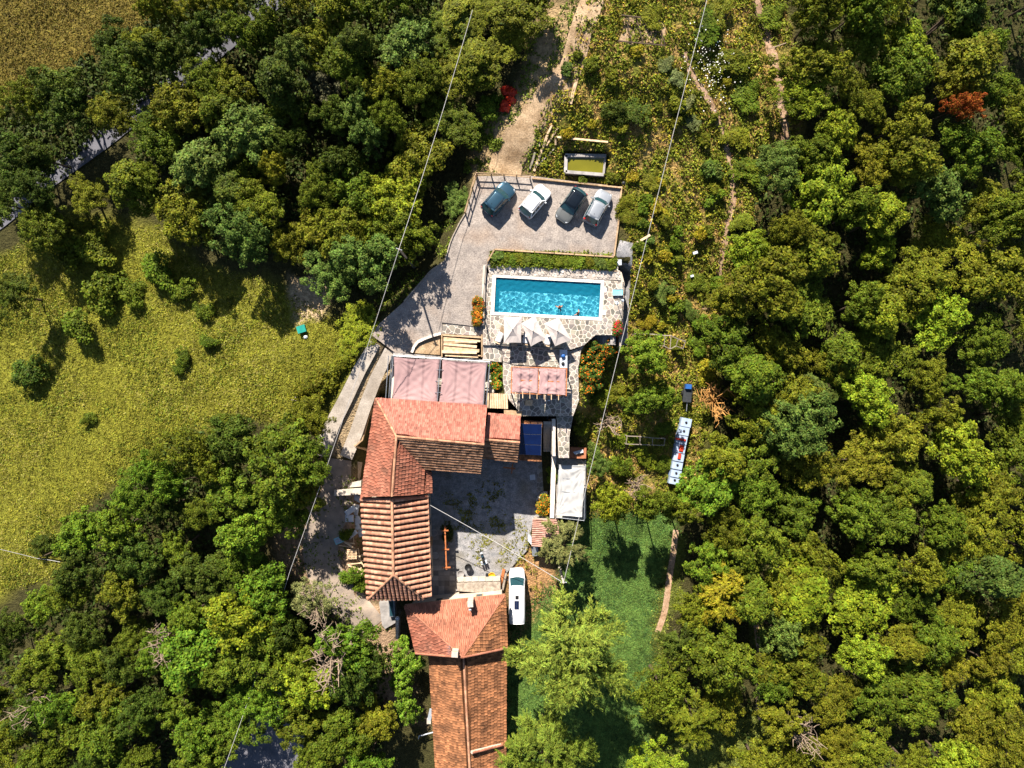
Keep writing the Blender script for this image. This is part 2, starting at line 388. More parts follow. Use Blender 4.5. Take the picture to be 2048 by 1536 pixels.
# ---------------------------------------------------------------- terrain
def yard_z(px, py): return np.interp(py, [480, 720, 800], [7.2, 6.1, 5.6])
YARD = [(954, 352), (1064, 352), (1150, 363), (1242, 373), (1237, 450), (1228, 513), (1100, 503), (989, 498), (975, 524), (972, 560), (969, 600), (966, 650), (946, 652), (884, 645),
        (884, 667), (856, 676), (836, 683), (824, 706), (791, 706), (762, 684), (742, 670), (758, 648), (808, 603), (835, 570), (862, 541), (890, 520), (900, 487), (906, 472), (919, 446), (932, 425)]
DECK = [(974, 528), (1243, 545), (1248, 566), (1243, 644), (1242, 690), (1168, 690), (1140, 700), (1003, 692), (968, 690), (966, 600)]
PATIO = [(1000, 690), (1170, 690), (1160, 700), (1160, 800), (1145, 835), (1040, 830), (975, 800), (975, 700)]
TERR = [(782, 706), (980, 722), (975, 815), (750, 800)]
COURT = [(860, 935), (1100, 890), (1110, 1000), (1108, 1060), (1060, 1190), (1012, 1195), (860, 1195)]
HOUSE = [(760, 800), (1085, 830), (1100, 900), (860, 935), (860, 1200), (1015, 1195), (1010, 1536), (870, 1536), (835, 1310), (800, 1210), (735, 1195), (722, 1000)]
WHITE = [(1095, 835), (1140, 835), (1142, 895), (1175, 900), (1170, 1040), (1105, 1040)]
def rampz(px, py): return np.interp(py, [690, 760, 830, 920], [6.0, 4.9, 3.6, 2.2])
RAMPZONE = [(745, 680), (795, 706), (755, 800), (700, 925), (630, 915)]
POND = [(1134, 312), (1209, 312), (1205, 348), (1134, 342)]
CP = np.array([(1190, 0, 12), (1100, 200, 9.5), (1250, 150, 11), (1400, 100, 9), (1300, 300, 8.0), (1240, 330, 7.7), (1160, 345, 7.5), (1400, 400, 6), (1300, 480, 6.4), (1255, 500, 7.0), (1258, 560, 6.2), (1262, 640, 4.4), (1400, 650, 2.5),
    (1300, 750, 2.6), (1200, 750, 3.6), (1350, 900, 0.5), (1230, 850, 1.8), (1450, 300, 6), (1450, 560, 3), (1600, 300, 5), (1800, 300, 2), (2048, 300, -1), (1600, 700, 0), (1800, 700, -2), (2048, 700, -5),
    (1500, 1000, -1.5), (1800, 1100, -4), (2048, 1200, -7), (1250, 1100, -0.8), (1320, 1300, -1.5), (1250, 1450, -1.5), (1500, 1400, -3), (1800, 1500, -6), (2048, 1536, -8), (1600, 0, 7), (2048, 0, 1),
    (900, 100, 7.0), (1000, 250, 8.0), (900, 330, 4.5), (850, 470, 3.2), (800, 300, 4), (600, 100, 4.5), (500, 50, 5), (400, 130, 3.5), (200, 300, 1), (0, 430, -0.5), (100, 50, 1.5), (300, 50, 2.5), (600, 400, 2.2), (750, 520, 2.6), (400, 500, 1),
    (200, 600, -0.5), (0, 700, -3), (500, 700, 2.0), (650, 640, 3.0), (700, 700, 3.4), (690, 760, 3), (300, 850, 0), (0, 1000, -4), (550, 850, 1.5), (620, 950, 1.5), (650, 1000, 1), (640, 1150, 0.5), (500, 1050, 0), (300, 1100, -2),
    (100, 1250, -5), (400, 1300, -2), (540, 1480, -3), (200, 1500, -5), (0, 1536, -7), (700, 1250, 0), (760, 1350, -0.8), (800, 1500, -1.5), (1000, 1450, -1), (950, 1100, 0), (900, 1000, 0), (700, 1100, 0.6),
    (-400, 400, -3), (-400, 1400, -10), (2500, 300, -5), (2500, 1500, -12), (1024, -400, 13), (300, -400, 4), (1024, 2000, -3), (2000, -300, 2)], float)
_K = np.hypot(CP[:, None, 0] - CP[None, :, 0], CP[:, None, 1] - CP[None, :, 1]) / 1000
_n = len(CP); _A = np.zeros((_n + 1, _n + 1)); _A[:_n, :_n] = -_K - np.eye(_n) * 0.01; _A[:_n, _n] = 1; _A[_n, :_n] = 1
_w = np.linalg.solve(_A, np.append(CP[:, 2], 0))
FLATS = [(RAMPZONE, rampz, 0.3, 30), (YARD, yard_z, 0.3, 34), (DECK, 6.6, 2.8, 26), (PATIO, 6.2, 0.5, 30), (TERR, 4.2, 0.4, 20), (HOUSE, 0.0, 0.6, 25), (COURT, 0.0, 0.25, 25), (WHITE, 1.2, 0.5, 25), (POND, 7.6, 1.2, 18)]
def hpx(px, py):
    """terrain height seen at a pixel"""
    X = np.atleast_1d(np.asarray(px, float)); Y = np.atleast_1d(np.asarray(py, float)); X, Y = np.broadcast_arrays(X, Y)
    x = X.ravel(); y = Y.ravel(); xc = np.clip(x, -400, 2500); yc = np.clip(y, -400, 2000)
    h = np.zeros(len(x))
    for i in range(_n): h -= _w[i] * np.hypot(xc - CP[i, 0], yc - CP[i, 1]) / 1000
    h += _w[_n]
    h += 0.25 * np.sin(x / 37 + 1.3 * np.sin(y / 53)) * np.sin(y / 41 + 0.7) 
    for P, z, dz, fall in FLATS:
        D = sdist(P, x, y); zz = (z(x, y) if callable(z) else z) - dz
        t = np.clip(1 - D / fall, 0, 1); t = t * t * (3 - 2 * t); h = h * (1 - t) + zz * t
    h = h.reshape(X.shape)
    return float(h.ravel()[0]) if np.ndim(px) == 0 and np.ndim(py) == 0 else h
def hxy(x, y):
    """terrain height at a world point"""
    h = 0.0
    for _ in range(5): h = hpx(x * FPX / (CAM_Z - h) + 1024, 768 - y * FPX / (CAM_Z - h))
    return h
def G(px, py, up=0.0):
    return W(px, py, hpx(px, py) + up)
def axis(lo, hi, step, a, b):
    out = list(np.arange(lo, hi + 1, step)); g = step; l = []; x = lo
    while x > a: g *= 1.5; x -= g; l.append(x)
    r = []; g = step; x = hi
    while x < b: g *= 1.5; x += g; r.append(x)
    return np.array(l[::-1] + out + r)
AX = axis(-320, 2370, 8, -30000, 30000); AY = axis(-280, 1820, 8, -30000, 30000)
GX, GY = np.meshgrid(AX, AY); GH = hpx(GX, GY)
def vnoise(X, Y, s, seed):
    r = np.random.default_rng(seed); T = r.random((64, 64)); a = X / s; b = Y / s
    i = np.floor(a).astype(int); j = np.floor(b).astype(int); u = a - i; v = b - j; u = u * u * (3 - 2 * u); v = v * v * (3 - 2 * v)
    g = lambda p, q: T[p % 64, q % 64]
    return (g(i, j) * (1 - u) + g(i + 1, j) * u) * (1 - v) + (g(i, j + 1) * (1 - u) + g(i + 1, j + 1) * u) * v
def fbm(X, Y, s, seed): return (vnoise(X, Y, s, seed) * 0.5 + vnoise(X, Y, s / 2.1, seed + 1) * 0.3 + vnoise(X, Y, s / 4.3, seed + 2) * 0.2)
MEADOW = [(-60, 560), (60, 480), (130, 430), (230, 440), (330, 470), (400, 540), (520, 560), (590, 600), (640, 620), (700, 660), (720, 700), (690, 760), (640, 850), (560, 840), (440, 830), (380, 860), (280, 930), (200, 990), (110, 1060), (120, 1150), (-60, 1200), (-300, 1200), (-300, 560)]
FIELD = [(-300, -300), (360, -300), (320, 30), (230, 80), (150, 150), (60, 195), (-60, 230), (-300, 240)]
GARDEN = [(1195, -60), (1560, -60), (1600, 250), (1500, 420), (1470, 600), (1440, 760), (1380, 1010), (1180, 1040), (1150, 830), (1160, 690), (1250, 690), (1262, 520), (1240, 370), (1065, 345), (1070, 260), (1130, 160)]
LAWN = [(1165, 1030), (1340, 1015), (1365, 1060), (1335, 1160), (1305, 1250), (1315, 1330), (1300, 1600), (1020, 1600), (1010, 1250), (1120, 1150)]
LAWN2 = [(1300, 1250), (1345, 1080), (1372, 1060), (1360, 1180), (1330, 1300), (1320, 1420), (1540, 1420), (1500, 1250), (1530, 1250), (1560, 1536), (1420, 1600), (1300, 1600)]
BANK = [(950, 345), (1060, 350), (1110, 200), (1200, 0), (1090, 0), (1030, 190), (960, 250)]
SOIL = [(560, 960), (720, 940), (720, 1200), (790, 1210), (800, 1330), (860, 1450), (760, 1420), (640, 1190), (560, 1130)]
NX = fbm(GX, GY, 60, 3) * 2 - 1; NY = fbm(GX, GY, 25, 9) * 2 - 1
def zone(P, soft=22): return np.clip(0.5 - (sdist(P, GX, GY) + NX * 28 + NY * 12) / soft, 0, 1)[..., None]
col = np.ones(GX.shape + (3,)) * np.array((0.05, 0.045, 0.018))
def blend(P, c, soft=22):
    global col
    z = zone(P, soft); col = col * (1 - z) + np.array(c) * z
mn = fbm(GX, GY, 90, 21)[..., None]
meadow = np.array((0.17, 0.16, 0.018)) * (1 - mn) + np.array((0.2, 0.2, 0.028)) * mn
col = np.ones(GX.shape + (3,)) * np.array((0.055, 0.05, 0.018))
z_ = zone(MEADOW, 40); col = col * (1 - z_) + meadow * z_
blend(FIELD, (0.15, 0.115, 0.025), 40)
gn = fbm(GX, GY, 30, 33)[..., None]; gn = np.clip((gn - 0.35) * 3, 0, 1)
z_ = zone(GARDEN, 30); col = col * (1 - z_) + (np.array((0.36, 0.23, 0.08)) * gn + np.array((0.15, 0.15, 0.025)) * (1 - gn)) * z_
blend(LAWN, (0.1, 0.17, 0.035), 14); blend(LAWN2, (0.13, 0.15, 0.03), 14)
blend(BANK, (0.36, 0.25, 0.13), 30); blend(SOIL, (0.33, 0.22, 0.14), 40)
blend([(750, 685), (790, 705), (745, 800), (700, 920), (640, 915)], (0.4, 0.29, 0.17), 14); blend([(1000, 1100), (1100, 1080), (1120, 1200), (1010, 1300)], (0.36, 0.2, 0.09), 20)
blend([(590, 560), (650, 550), (650, 640), (590, 650)], (0.5, 0.36, 0.22), 20)
K = (CAM_Z - GH) / FPX
V = np.stack([(GX - 1024) * K, (768 - GY) * K, GH], -1).reshape(-1, 3)
ny, nx = GX.shape; I = np.arange(ny * nx).reshape(ny, nx)
F = np.stack([I[1:, :-1], I[1:, 1:], I[:-1, 1:], I[:-1, :-1]], -1).reshape(-1, 4)
me = bpy.data.meshes.new('ground'); me.vertices.add(len(V)); me.vertices.foreach_set('co', V.astype(np.float32).ravel())
me.loops.add(F.size); me.loops.foreach_set('vertex_index', F.astype(np.int32).ravel()); me.polygons.add(len(F)); me.polygons.foreach_set('loop_start', np.arange(0, F.size, 4, dtype=np.int32))
me.update(calc_edges=True); me.shade_smooth()
ca = me.color_attributes.new('soil', 'FLOAT_COLOR', 'POINT'); ca.data.foreach_set('color', np.concatenate([col.reshape(-1, 3), np.ones((ny * nx, 1))], 1).astype(np.float32).ravel())
gm = bpy.data.materials.new('ground_cover'); gm.use_nodes = True; n = gm.node_tree.nodes; L = gm.node_tree.links; b = n['Principled BSDF']
b.inputs['Roughness'].default_value = 1; b.inputs['Specular IOR Level'].default_value = 0.1
at = n.new('ShaderNodeAttribute'); at.attribute_name = 'soil'; tc = n.new('ShaderNodeTexCoord')
n1 = n.new('ShaderNodeTexNoise'); n1.inputs['Scale'].default_value = 2.2; n1.inputs['Detail'].default_value = 10; n1.inputs['Roughness'].default_value = 0.7; L.new(tc.outputs['Object'], n1.inputs['Vector'])
mr = n.new('ShaderNodeMapRange'); mr.inputs[1].default_value = 0.3; mr.inputs[2].default_value = 0.7; mr.inputs[3].default_value = 0.45; mr.inputs[4].default_value = 1.5; L.new(n1.outputs[0], mr.inputs[0])
hs = n.new('ShaderNodeHueSaturation'); L.new(at.outputs['Color'], hs.inputs['Color']); L.new(mr.outputs[0], hs.inputs['Value'])
L.new(hs.outputs[0], b.inputs['Base Color'])
n2 = n.new('ShaderNodeTexNoise'); n2.inputs['Scale'].default_value = 5; n2.inputs['Detail'].default_value = 8; L.new(tc.outputs['Object'], n2.inputs['Vector'])
bp = n.new('ShaderNodeBump'); bp.inputs['Strength'].default_value = 1; bp.inputs['Distance'].default_value = 0.25; L.new(n2.outputs[0], bp.inputs['Height']); L.new(bp.outputs[0], b.inputs['Normal'])
me.materials.append(gm); go = bpy.data.objects.new('ground', me); C.objects.link(go); go['kind'] = 'structure'
def over(up): return lambda x, y: hpx(x, y) + up
# ---------------------------------------------------------------- roads, tracks, yards
sheet('asphalt_road', ribbon(smooth_line([(-120, 520), (0, 436), (90, 362), (200, 283), (330, 180), (430, 100), (520, 25), (640, -90)], 3), 38), over(0.12), 'asphalt')
sheet('lane', ribbon(smooth_line([(520, 1360), (545, 1420), (550, 1480), (500, 1560), (440, 1650)], 3), [70, 100, 120, 130, 130]), over(0.12), 'asphalt')
sheet('dirt_track', ribbon(smooth_line([(1220, -90), (1185, 0), (1160, 70), (1140, 140), (1090, 205), (1055, 250), (1020, 310), (1008, 350)], 3), [46] * 10 + [58] * 6 + [66] * 6), over(0.08), 'dirt')
sheet('footpath', ribbon(smooth_line([(1368, 105), (1385, 150), (1415, 195), (1440, 250), (1458, 320), (1466, 390), (1458, 440), (1450, 480), (1440, 540), (1425, 580), (1410, 620)], 3), 13), over(0.06), 'path')
sheet('forest_path', ribbon(smooth_line([(1505, -40), (1525, 40), (1545, 110), (1560, 180), (1568, 240), (1575, 300)], 3), 20), over(0.06), 'path')
sheet('lawn_path', ribbon(smooth_line([(1352, 1060), (1346, 1110), (1338, 1160), (1330, 1220), (1315, 1265)], 3), 12), over(0.05), 'path')
sheet('side_path', ribbon(smooth_line([(1512, 1250), (1520, 1330), (1516, 1400), (1522, 1440)], 3), 10), over(0.05), 'path')
sheet('gravel_yard', YARD, lambda x, y: float(yard_z(x, y)), 'gravel')
sheet('gravel_path', [(1240, 480), (1266, 486), (1264, 530), (1258, 600), (1254, 690), (1243, 690), (1247, 566), (1240, 540), (1231, 510)], over(0.12), 'gravel_grey')
sheet('courtyard_gravel', [(862, 900), (1110, 880), (1112, 1040), (1065, 1045), (1055, 1100), (1000, 1160), (862, 1195)], lambda x, y: 0.02, 'gravel_grey')
sheet('dirt_yard', ribbon(smooth_line([(690, 920), (680, 980), (655, 1040), (640, 1100), (660, 1170), (700, 1210), (740, 1260)], 3), 70), over(0.07), mat('yard_soil', (0.4, 0.31, 0.24), (0.22, 0.18, 0.15), 0.9, 0.95, 0.8, detail=12, bscale=7))
# two concrete wheel tracks of the steep ramp
sheet('concrete_ramp', ribbon([(750, 686), (718, 742), (690, 800), (664, 850), (640, 912)], [22, 26, 28, 30, 34]), lambda x, y: float(rampz(x, y)) + 0.02, 'concrete')
sheet('concrete_ramp', ribbon([(779, 700), (752, 756), (730, 812), (712, 866), (692, 915)], [20, 24, 25, 26, 26]), lambda x, y: float(rampz(x, y)) + 0.02, 'concrete')
# ---------------------------------------------------------------- pool terrace
ZD = 6.6
pool = [(991.8, 554.7), (1201.8, 566.4), (1197.9, 634.8), (988.3, 624)]
cop = [(985.5, 549), (1208.5, 560.5), (1204, 641.5), (981, 629.5)]
deck = empty('pool_terrace', W(1100, 600, ZD)); deck['kind'] = 'structure'
dk = [('slab', [(971, 545), cop[0], cop[3], (980, 690), (966, 690), (966, 600)]),
      ('slab', [cop[1], (1247, 563), (1243, 644), (1229, 644), (1229, 670), cop[2]]),
      ('slab', [cop[3], cop[2], (1229, 670), (1191, 670), (1168, 690), (1140, 700), (1125, 698), (980, 690)])]
for nme, p in dk:
    prism(nme, p, ZD, 3.0, 'mortar', deck)
paving(deck, dk[0][1], ZD + 0.004, 0.52, 1); paving(deck, dk[1][1], ZD + 0.004, 0.52, 2); paving(deck, dk[2][1], ZD + 0.004, 0.52, 3)
# pool shell
pl = empty('swimming_pool', W(1095, 595, ZD), 'long turquoise swimming pool with white coping between parasols and stone wall', 'pool')
PW = [W(p[0], p[1], ZD) for p in pool]; CW = [W(p[0], p[1], ZD) for p in cop]
for i in range(4):
    j = (i + 1) % 4; a, b_, c_, d_ = PW[i], PW[j], CW[j], CW[i]; nseg = 12 if i % 2 == 0 else 4
    for s in range(nseg):
        t0 = s / nseg + 0.0015; t1 = (s + 1) / nseg - 0.0015
        q = [a.lerp(b_, t0), a.lerp(b_, t1), d_.lerp(c_, t1), d_.lerp(c_, t0)]
        for k in q: k.z = ZD + 0.06
        prism_w('coping_stone', q, ZD - 0.3, 'coping', pl)
ZF = ZD - 1.35
fm = mat('pool_liner', (0.17, 0.68, 0.86), (0.14, 0.62, 0.82), 0.5, 0.6)
floor = obj('floor', [(p.x, p.y, ZF) for p in PW[::-1]], [(0, 1, 2, 3)], fm, pl)
for i in range(4):
    j = (i + 1) % 4; a, b_ = PW[i], PW[j]
    wl = obj('side_wall', [(a.x, a.y, ZD - 0.3 + 0.3), (b_.x, b_.y, ZD), (b_.x, b_.y, ZF), (a.x, a.y, ZF)], [(0, 1, 2, 3)], fm, pl)
    wl.cycles.is_caustics_receiver = True
floor.cycles.is_caustics_receiver = True
# water surface with small real waves
nu, nv = 260, 90; Vw = []; Fw = []
rw = np.random.default_rng(5); waves = [(rw.uniform(0, 2 * math.pi), rw.uniform(0.3, 0.95), rw.uniform(0, 6.3)) for _ in range(26)]
for j in range(nv + 1):
    for i in range(nu + 1):
        p = PW[0].lerp(PW[1], i / nu).lerp(PW[3].lerp(PW[2], i / nu), j / nv)
        z = sum(0.0042 * l * math.sin((p.x * math.cos(a) + p.y * math.sin(a)) * 2 * math.pi / l + ph) for a, l, ph in waves)
        Vw.append((p.x, p.y, ZD - 0.12 + z * 1.25))
for j in range(nv):
    for i in range(nu):
        k = j * (nu + 1) + i; Fw.append((k, k + nu + 1, k + nu + 2, k + 1))
wm = bpy.data.materials.new('pool_water'); wm.use_nodes = True; n = wm.node_tree.nodes; L = wm.node_tree.links
n.remove(n['Principled BSDF']); gb = n.new('ShaderNodeBsdfGlass'); gb.inputs['IOR'].default_value = 1.33; gb.inputs['Roughness'].default_value = 0.0; gb.inputs['Color'].default_value = (0.97, 1, 1, 1)
df = n.new('ShaderNodeBsdfDiffuse'); df.inputs[0].default_value = (0.015, 0.4, 0.62, 1); mxs = n.new('ShaderNodeMixShader'); mxs.inputs[0].default_value = 0.24      # light scattered back by the water itself
L.new(gb.outputs[0], mxs.inputs[1]); L.new(df.outputs[0], mxs.inputs[2]); L.new(mxs.outputs[0], n['Material Output'].inputs[0])
water = obj('water', Vw, Fw, wm, pl, True); water.cycles.is_caustics_caster = True
# battered rubble wall between the car park bed and the pool
rw_ = empty('rock_wall', W(1100, 545, 6.6), 'white rubble retaining wall along the far side of the pool', 'wall')
T0, T1 = W(975, 528, 6.98), W(1236, 542, 6.98); B0, B1 = W(979, 548, 6.63), W(1243, 561, 6.63)
obj('core', [B0, B1, T1, T0, B1 + Vector((0, 1.6, -1)), B0 + Vector((0, 1.6, -1)), T0 + Vector((0, .5, 0)), T1 + Vector((0, .5, 0))], [(0, 1, 2, 3), (3, 2, 7, 6)], 'mortar', rw_)
r = random.Random(4); ux = (B1 - B0).normalized(); Lw = (B1 - B0).length; up = (T0 - B0); Hh = up.length; up = up / Hh; nn = ux.cross(up)
rect = [(0, 0), (Lw, 0), (Lw, Hh), (0, Hh)]
mbs = {}
for k in cells(rect, 0.42, 8):
    s = shrink(k, 0.03); t = r.uniform(0.03, 0.08); P = []
    for q in s: P.append(B0 + ux * q[0] + up * q[1] + nn * t)
    Q = [B0 + ux * (q[0] * 1.0) + up * q[1] - nn * 0.05 for q in s]
    cx = sum(P, Vector()) / len(P); P = [cx + (p - cx) * 0.86 for p in P]
    nP = len(P); mb = MB(); mb.add(P + Q, [tuple(range(nP))] + [(i, nP + i, nP + (i + 1) % nP, (i + 1) % nP) for i in range(nP)])
    o = mb.build('stone', 'white_stone', rw_)
# bed above the wall
bed = prism('planting_bed', [(989, 500), (1229, 515), (1235, 541), (976, 526)], 6.97, 6.2, mat('bed_soil', (0.16, 0.11, 0.05), (0.08, 0.06, 0.03), 2, 1)); bed['kind'] = 'structure'
def sleeper_line(name, label, pts, z, hh=0.25, wd=0.16, m='wood', seg=2.4, zf=None, group=None):
    zf = zf or (lambda x, y: z)
    root = empty(name, W(pts[0][0], pts[0][1], zf(*pts[0])), label, 'edging', group)
    for a, b_ in zip(pts[:-1], pts[1:]):
        A = W(a[0], a[1], zf(*a)); B = W(b_[0], b_[1], zf(*b_)); k = max(1, round((B - A).length / seg))
        for i in range(k):
            p = A.lerp(B, i / k + 0.004); q = A.lerp(B, (i + 1) / k - 0.004)
            MB().bar(p + Vector((0, 0, hh / 2 - 0.1)), q + Vector((0, 0, hh / 2 - 0.1)), wd, hh).build('sleeper', m, root)
    return root
sleeper_line('timber_edging', 'weathered sleepers edging the car park side of the flower bed', [(989, 499), (1228, 514)], 7.2)
sleeper_line('timber_edging', 'reddish sleepers on top of the white rubble wall', [(973, 526), (1236, 542)], 6.99, 0.16)
sleeper_line('timber_edging', 'short slanting sleepers at the left end of the flower bed', [(975, 523), (989, 499)], 7.2)
sleeper_line('timber_edging', 'sleepers between car park and gravel path beside the silver car', [(1243, 373), (1236, 452), (1228, 513)], 7.2, 0.22)
sleeper_line('timber_edging', 'long sleepers below the pond along the top of the car park', [(1064, 357), (1150, 366), (1242, 376)], 7.3, 0.3)
sleeper_line('timber_edging', 'dark kerb boards along the wooded left side of the driveway', [(932, 425), (919, 446), (906, 472), (900, 487), (890, 522), (862, 541), (808, 603)], 7.2, 0.25, 0.12, 'timber_grey', 3, lambda x, y: float(yard_z(x, y)))
# rail fence at the corner of the car park
fe = empty('rail_fence', W(955, 351, 7.2), 'brown timber rail fence at the track end of the car park', 'fence')
fp = [W(954, 352, 7.2), W(983, 353, 7.2), W(1008, 354, 7.2), W(1033, 356, 7.2), W(1060, 358, 7.2)]
for p in fp: MB().box(p + Vector((0, 0, 0.62)), (0.12, 0.12, 1.25)).build('post', 'wood', fe)
for a, b_ in zip(fp[:-1], fp[1:]):
    for z in (0.6, 1.2): MB().bar(a + Vector((0, 0, z)), b_ + Vector((0, 0, z)), 0.07, 0.12).build('rail', 'wood', fe)
fe = empty('rail_fence', W(935, 420, 7.2), 'red-brown timber rail fence beside the dark blue car', 'fence')
fp = [W(931, 428, 7.2), W(938, 403, 7.2), W(945, 378, 7.2), W(952, 355, 7.2)]
for p in fp: MB().box(p + Vector((0, 0, 0.62)), (0.12, 0.12, 1.25)).build('post', 'wood', fe)
for a, b_ in zip(fp[:-1], fp[1:]):
    for z in (0.6, 1.2): MB().bar(a + Vector((0, 0, z)), b_ + Vector((0, 0, z)), 0.07, 0.12).build('rail', 'wood', fe)
# metal fence left of the pool
def metal_fence(label, pts, z, hgt=1.15, n=4, rails=(0.1, 0.6, 1.12), base=None):
    fe = empty('metal_fence', W(pts[0][0], pts[0][1], z), label, 'fence')
    for a, b_ in zip(pts[:-1], pts[1:]):
        A, B = W(a[0], a[1], z), W(b_[0], b_[1], z)
        for i in range(n + 1): MB().box(A.lerp(B, i / n) + Vector((0, 0, hgt / 2)), (0.05, 0.05, hgt)).build('post', 'dark_steel', fe)
        for q in rails: MB().bar(A + Vector((0, 0, q)), B + Vector((0, 0, q)), 0.03).build('rail', 'dark_steel', fe)
    return fe
metal_fence('thin dark metal fence along the left edge of the pool terrace', [(972, 535), (967, 600), (970, 640), (977, 676)], ZD, 1.2, 2)
prism('terrace_kerb', [(966, 530), (972, 530), (970, 600), (968, 650), (962, 650), (963, 600)], 7.0, 4.5, 'concrete')['kind'] = 'structure'
metal_fence('thin grey metal fence along the right edge of the pool terrace', [(1246, 566), (1243, 640), (1241, 690)], ZD, 1.1, 3)
prism('terrace_wall', [(1243, 544), (1249, 566), (1245, 644), (1243, 692), (1239, 692), (1241, 644), (1244, 566), (1238, 545)], ZD - 0.004, 1.5, 'plaster')['kind'] = 'structure'
# dark stair at the right of the terrace
st = empty('stair', W(1200, 680, 5.0), 'dark shaded stair going down at the corner of the pool terrace', 'stair')
for i in range(9):
    x0 = 1226 - i * 5.2; z = ZD - 0.25 - i * 0.2
    prism('step', [(x0, 671), (x0 + 5.3, 671), (x0 + 5.3, 690), (x0, 689)], z, z - 1.2, 'grey_stone', st)
# planter with red flowers next to the stair
pb = empty('flower_planter', W(1236, 660, ZD), 'planter box with red flowers beside the dark stair', 'planter')
prism('box', [(1230, 645), (1242, 645), (1241, 671), (1230, 671)], ZD + 0.45, 4.5, 'wood', pb)
# ---------------------------------------------------------------- lower patio
ZP = 6.2
pat = empty('lower_patio', W(1070, 740, ZP)); pat['kind'] = 'structure'
PA = [(1002, 690), (1121, 698), (1121, 735), (1028, 729), (1006, 722)]
PB = [(1121, 698), (1140, 703), (1168, 692), (1162, 700), (1156, 740), (1158, 800), (1146, 832), (1121, 832)]
PC = [(1006, 722), (1028, 729), (1121, 735), (1121, 832), (1046, 832), (1010, 790), (1006, 760)]
PD = [(1113, 832), (1146, 832), (1139, 870), (1138, 916), (1118, 916)]
for k, (p, z) in enumerate(((PA, ZP + 0.12), (PB, ZP), (PC, ZP), (PD, 5.0))):
    prism('slab', p, z, 1.0, 'mortar', pat); paving(pat, p, z + 0.004, 0.55, 20 + k)
prism('terrace_front_wall', [(1001, 688), (1126, 697), (1126, 700), (1001, 691)], ZD + 0.05, 3.8, 'stonewall')['kind'] = 'structure'
prism('stone_landing', [(884, 645), (946, 653), (968, 652), (976, 690), (1003, 692), (1003, 724), (965, 720), (968, 672), (884, 667)], 6.3, 3.5, 'mortar')['kind'] = 'structure'
ld = empty('landing_paving', W(930, 660, 6.0)); ld['kind'] = 'structure'
paving(ld, [(884, 645), (946, 653), (968, 652), (976, 690), (1003, 692), (1003, 724), (966, 718), (968, 672), (884, 667)], 6.304, 0.62, 31)
# block left of patio with hedge bed
prism('hedge_bed', [(981, 724), (1006, 727), (1006, 785), (977, 785)], 5.2, 2.5, 'mortar')['kind'] = 'structure'
# ---------------------------------------------------------------- parasols and loungers
def parasol(label, c, corners, ztop, zedge, m='canvas'):
    A = W(c[0], c[1], ztop); root = empty('parasol', (A.x, A.y, ZD), label, 'parasol', 'beige square parasols by the pool')
    E = [W(p[0], p[1], zedge) for p in corners]; V = [A]; F = []
    for i in range(4):
        a, b_ = E[i], E[(i + 1) % 4]
        for k in range(4):
            p = a.lerp(b_, k / 4); sag = math.sin(math.pi * k / 4)
            mid = A.lerp(p, 0.5); V.append(mid - Vector((0, 0, 0.03 + 0.07 * sag))); V.append(p.lerp(A, 0.035 * sag) + Vector((0, 0, 0.05 * sag)))
    n = 16
    for k in range(n):
        k2 = (k + 1) % n; F += [(0, 1 + 2 * k, 1 + 2 * k2), (1 + 2 * k, 2 + 2 * k, 2 + 2 * k2, 1 + 2 * k2)]
    cn = obj('canopy', V, F, m, root)
    so_ = cn.modifiers.new('thickness', 'SOLIDIFY'); so_.thickness = 0.012
    MB().cyl((A.x, A.y, ZD), 0.025, ztop - ZD + 0.1, 8).build('pole', 'wood', root)
    MB().cyl((A.x, A.y, ZD + 0.03), 0.28, 0.09, 14).build('base', 'dark_steel', root)
    MB().lathe((A.x, A.y, ztop), [(0.05, -0.02), (0.06, 0.05), (0.02, 0.12)], 8).build('finial', 'dark_steel', root)
    for e in E: MB().bar(A - Vector((0, 0, 0.06)), e - Vector((0, 0, 0.03)), 0.025).build('rib', 'wood', root)
    return root
z_ = lambda x, y: Z2(x, y, 900, 500, 5.12)
parasol('square beige parasol nearest the fence, set straight to the pool', z_(642, 812), [z_(550, 680), z_(735, 682), z_(727, 950), z_(550, 955)], 8.85, 8.25)
parasol('middle beige parasol, canopy turned so one corner points at the pool', z_(850, 830), [z_(868, 668), z_(985, 910), z_(828, 988), z_(728, 752)], 8.85, 8.25)
parasol('beige parasol nearest the stair, canopy turned to the pool', z_(1102, 830), [z_(1112, 690), z_(1247, 922), z_(1077, 986), z_(962, 752)], 8.85, 8.25)
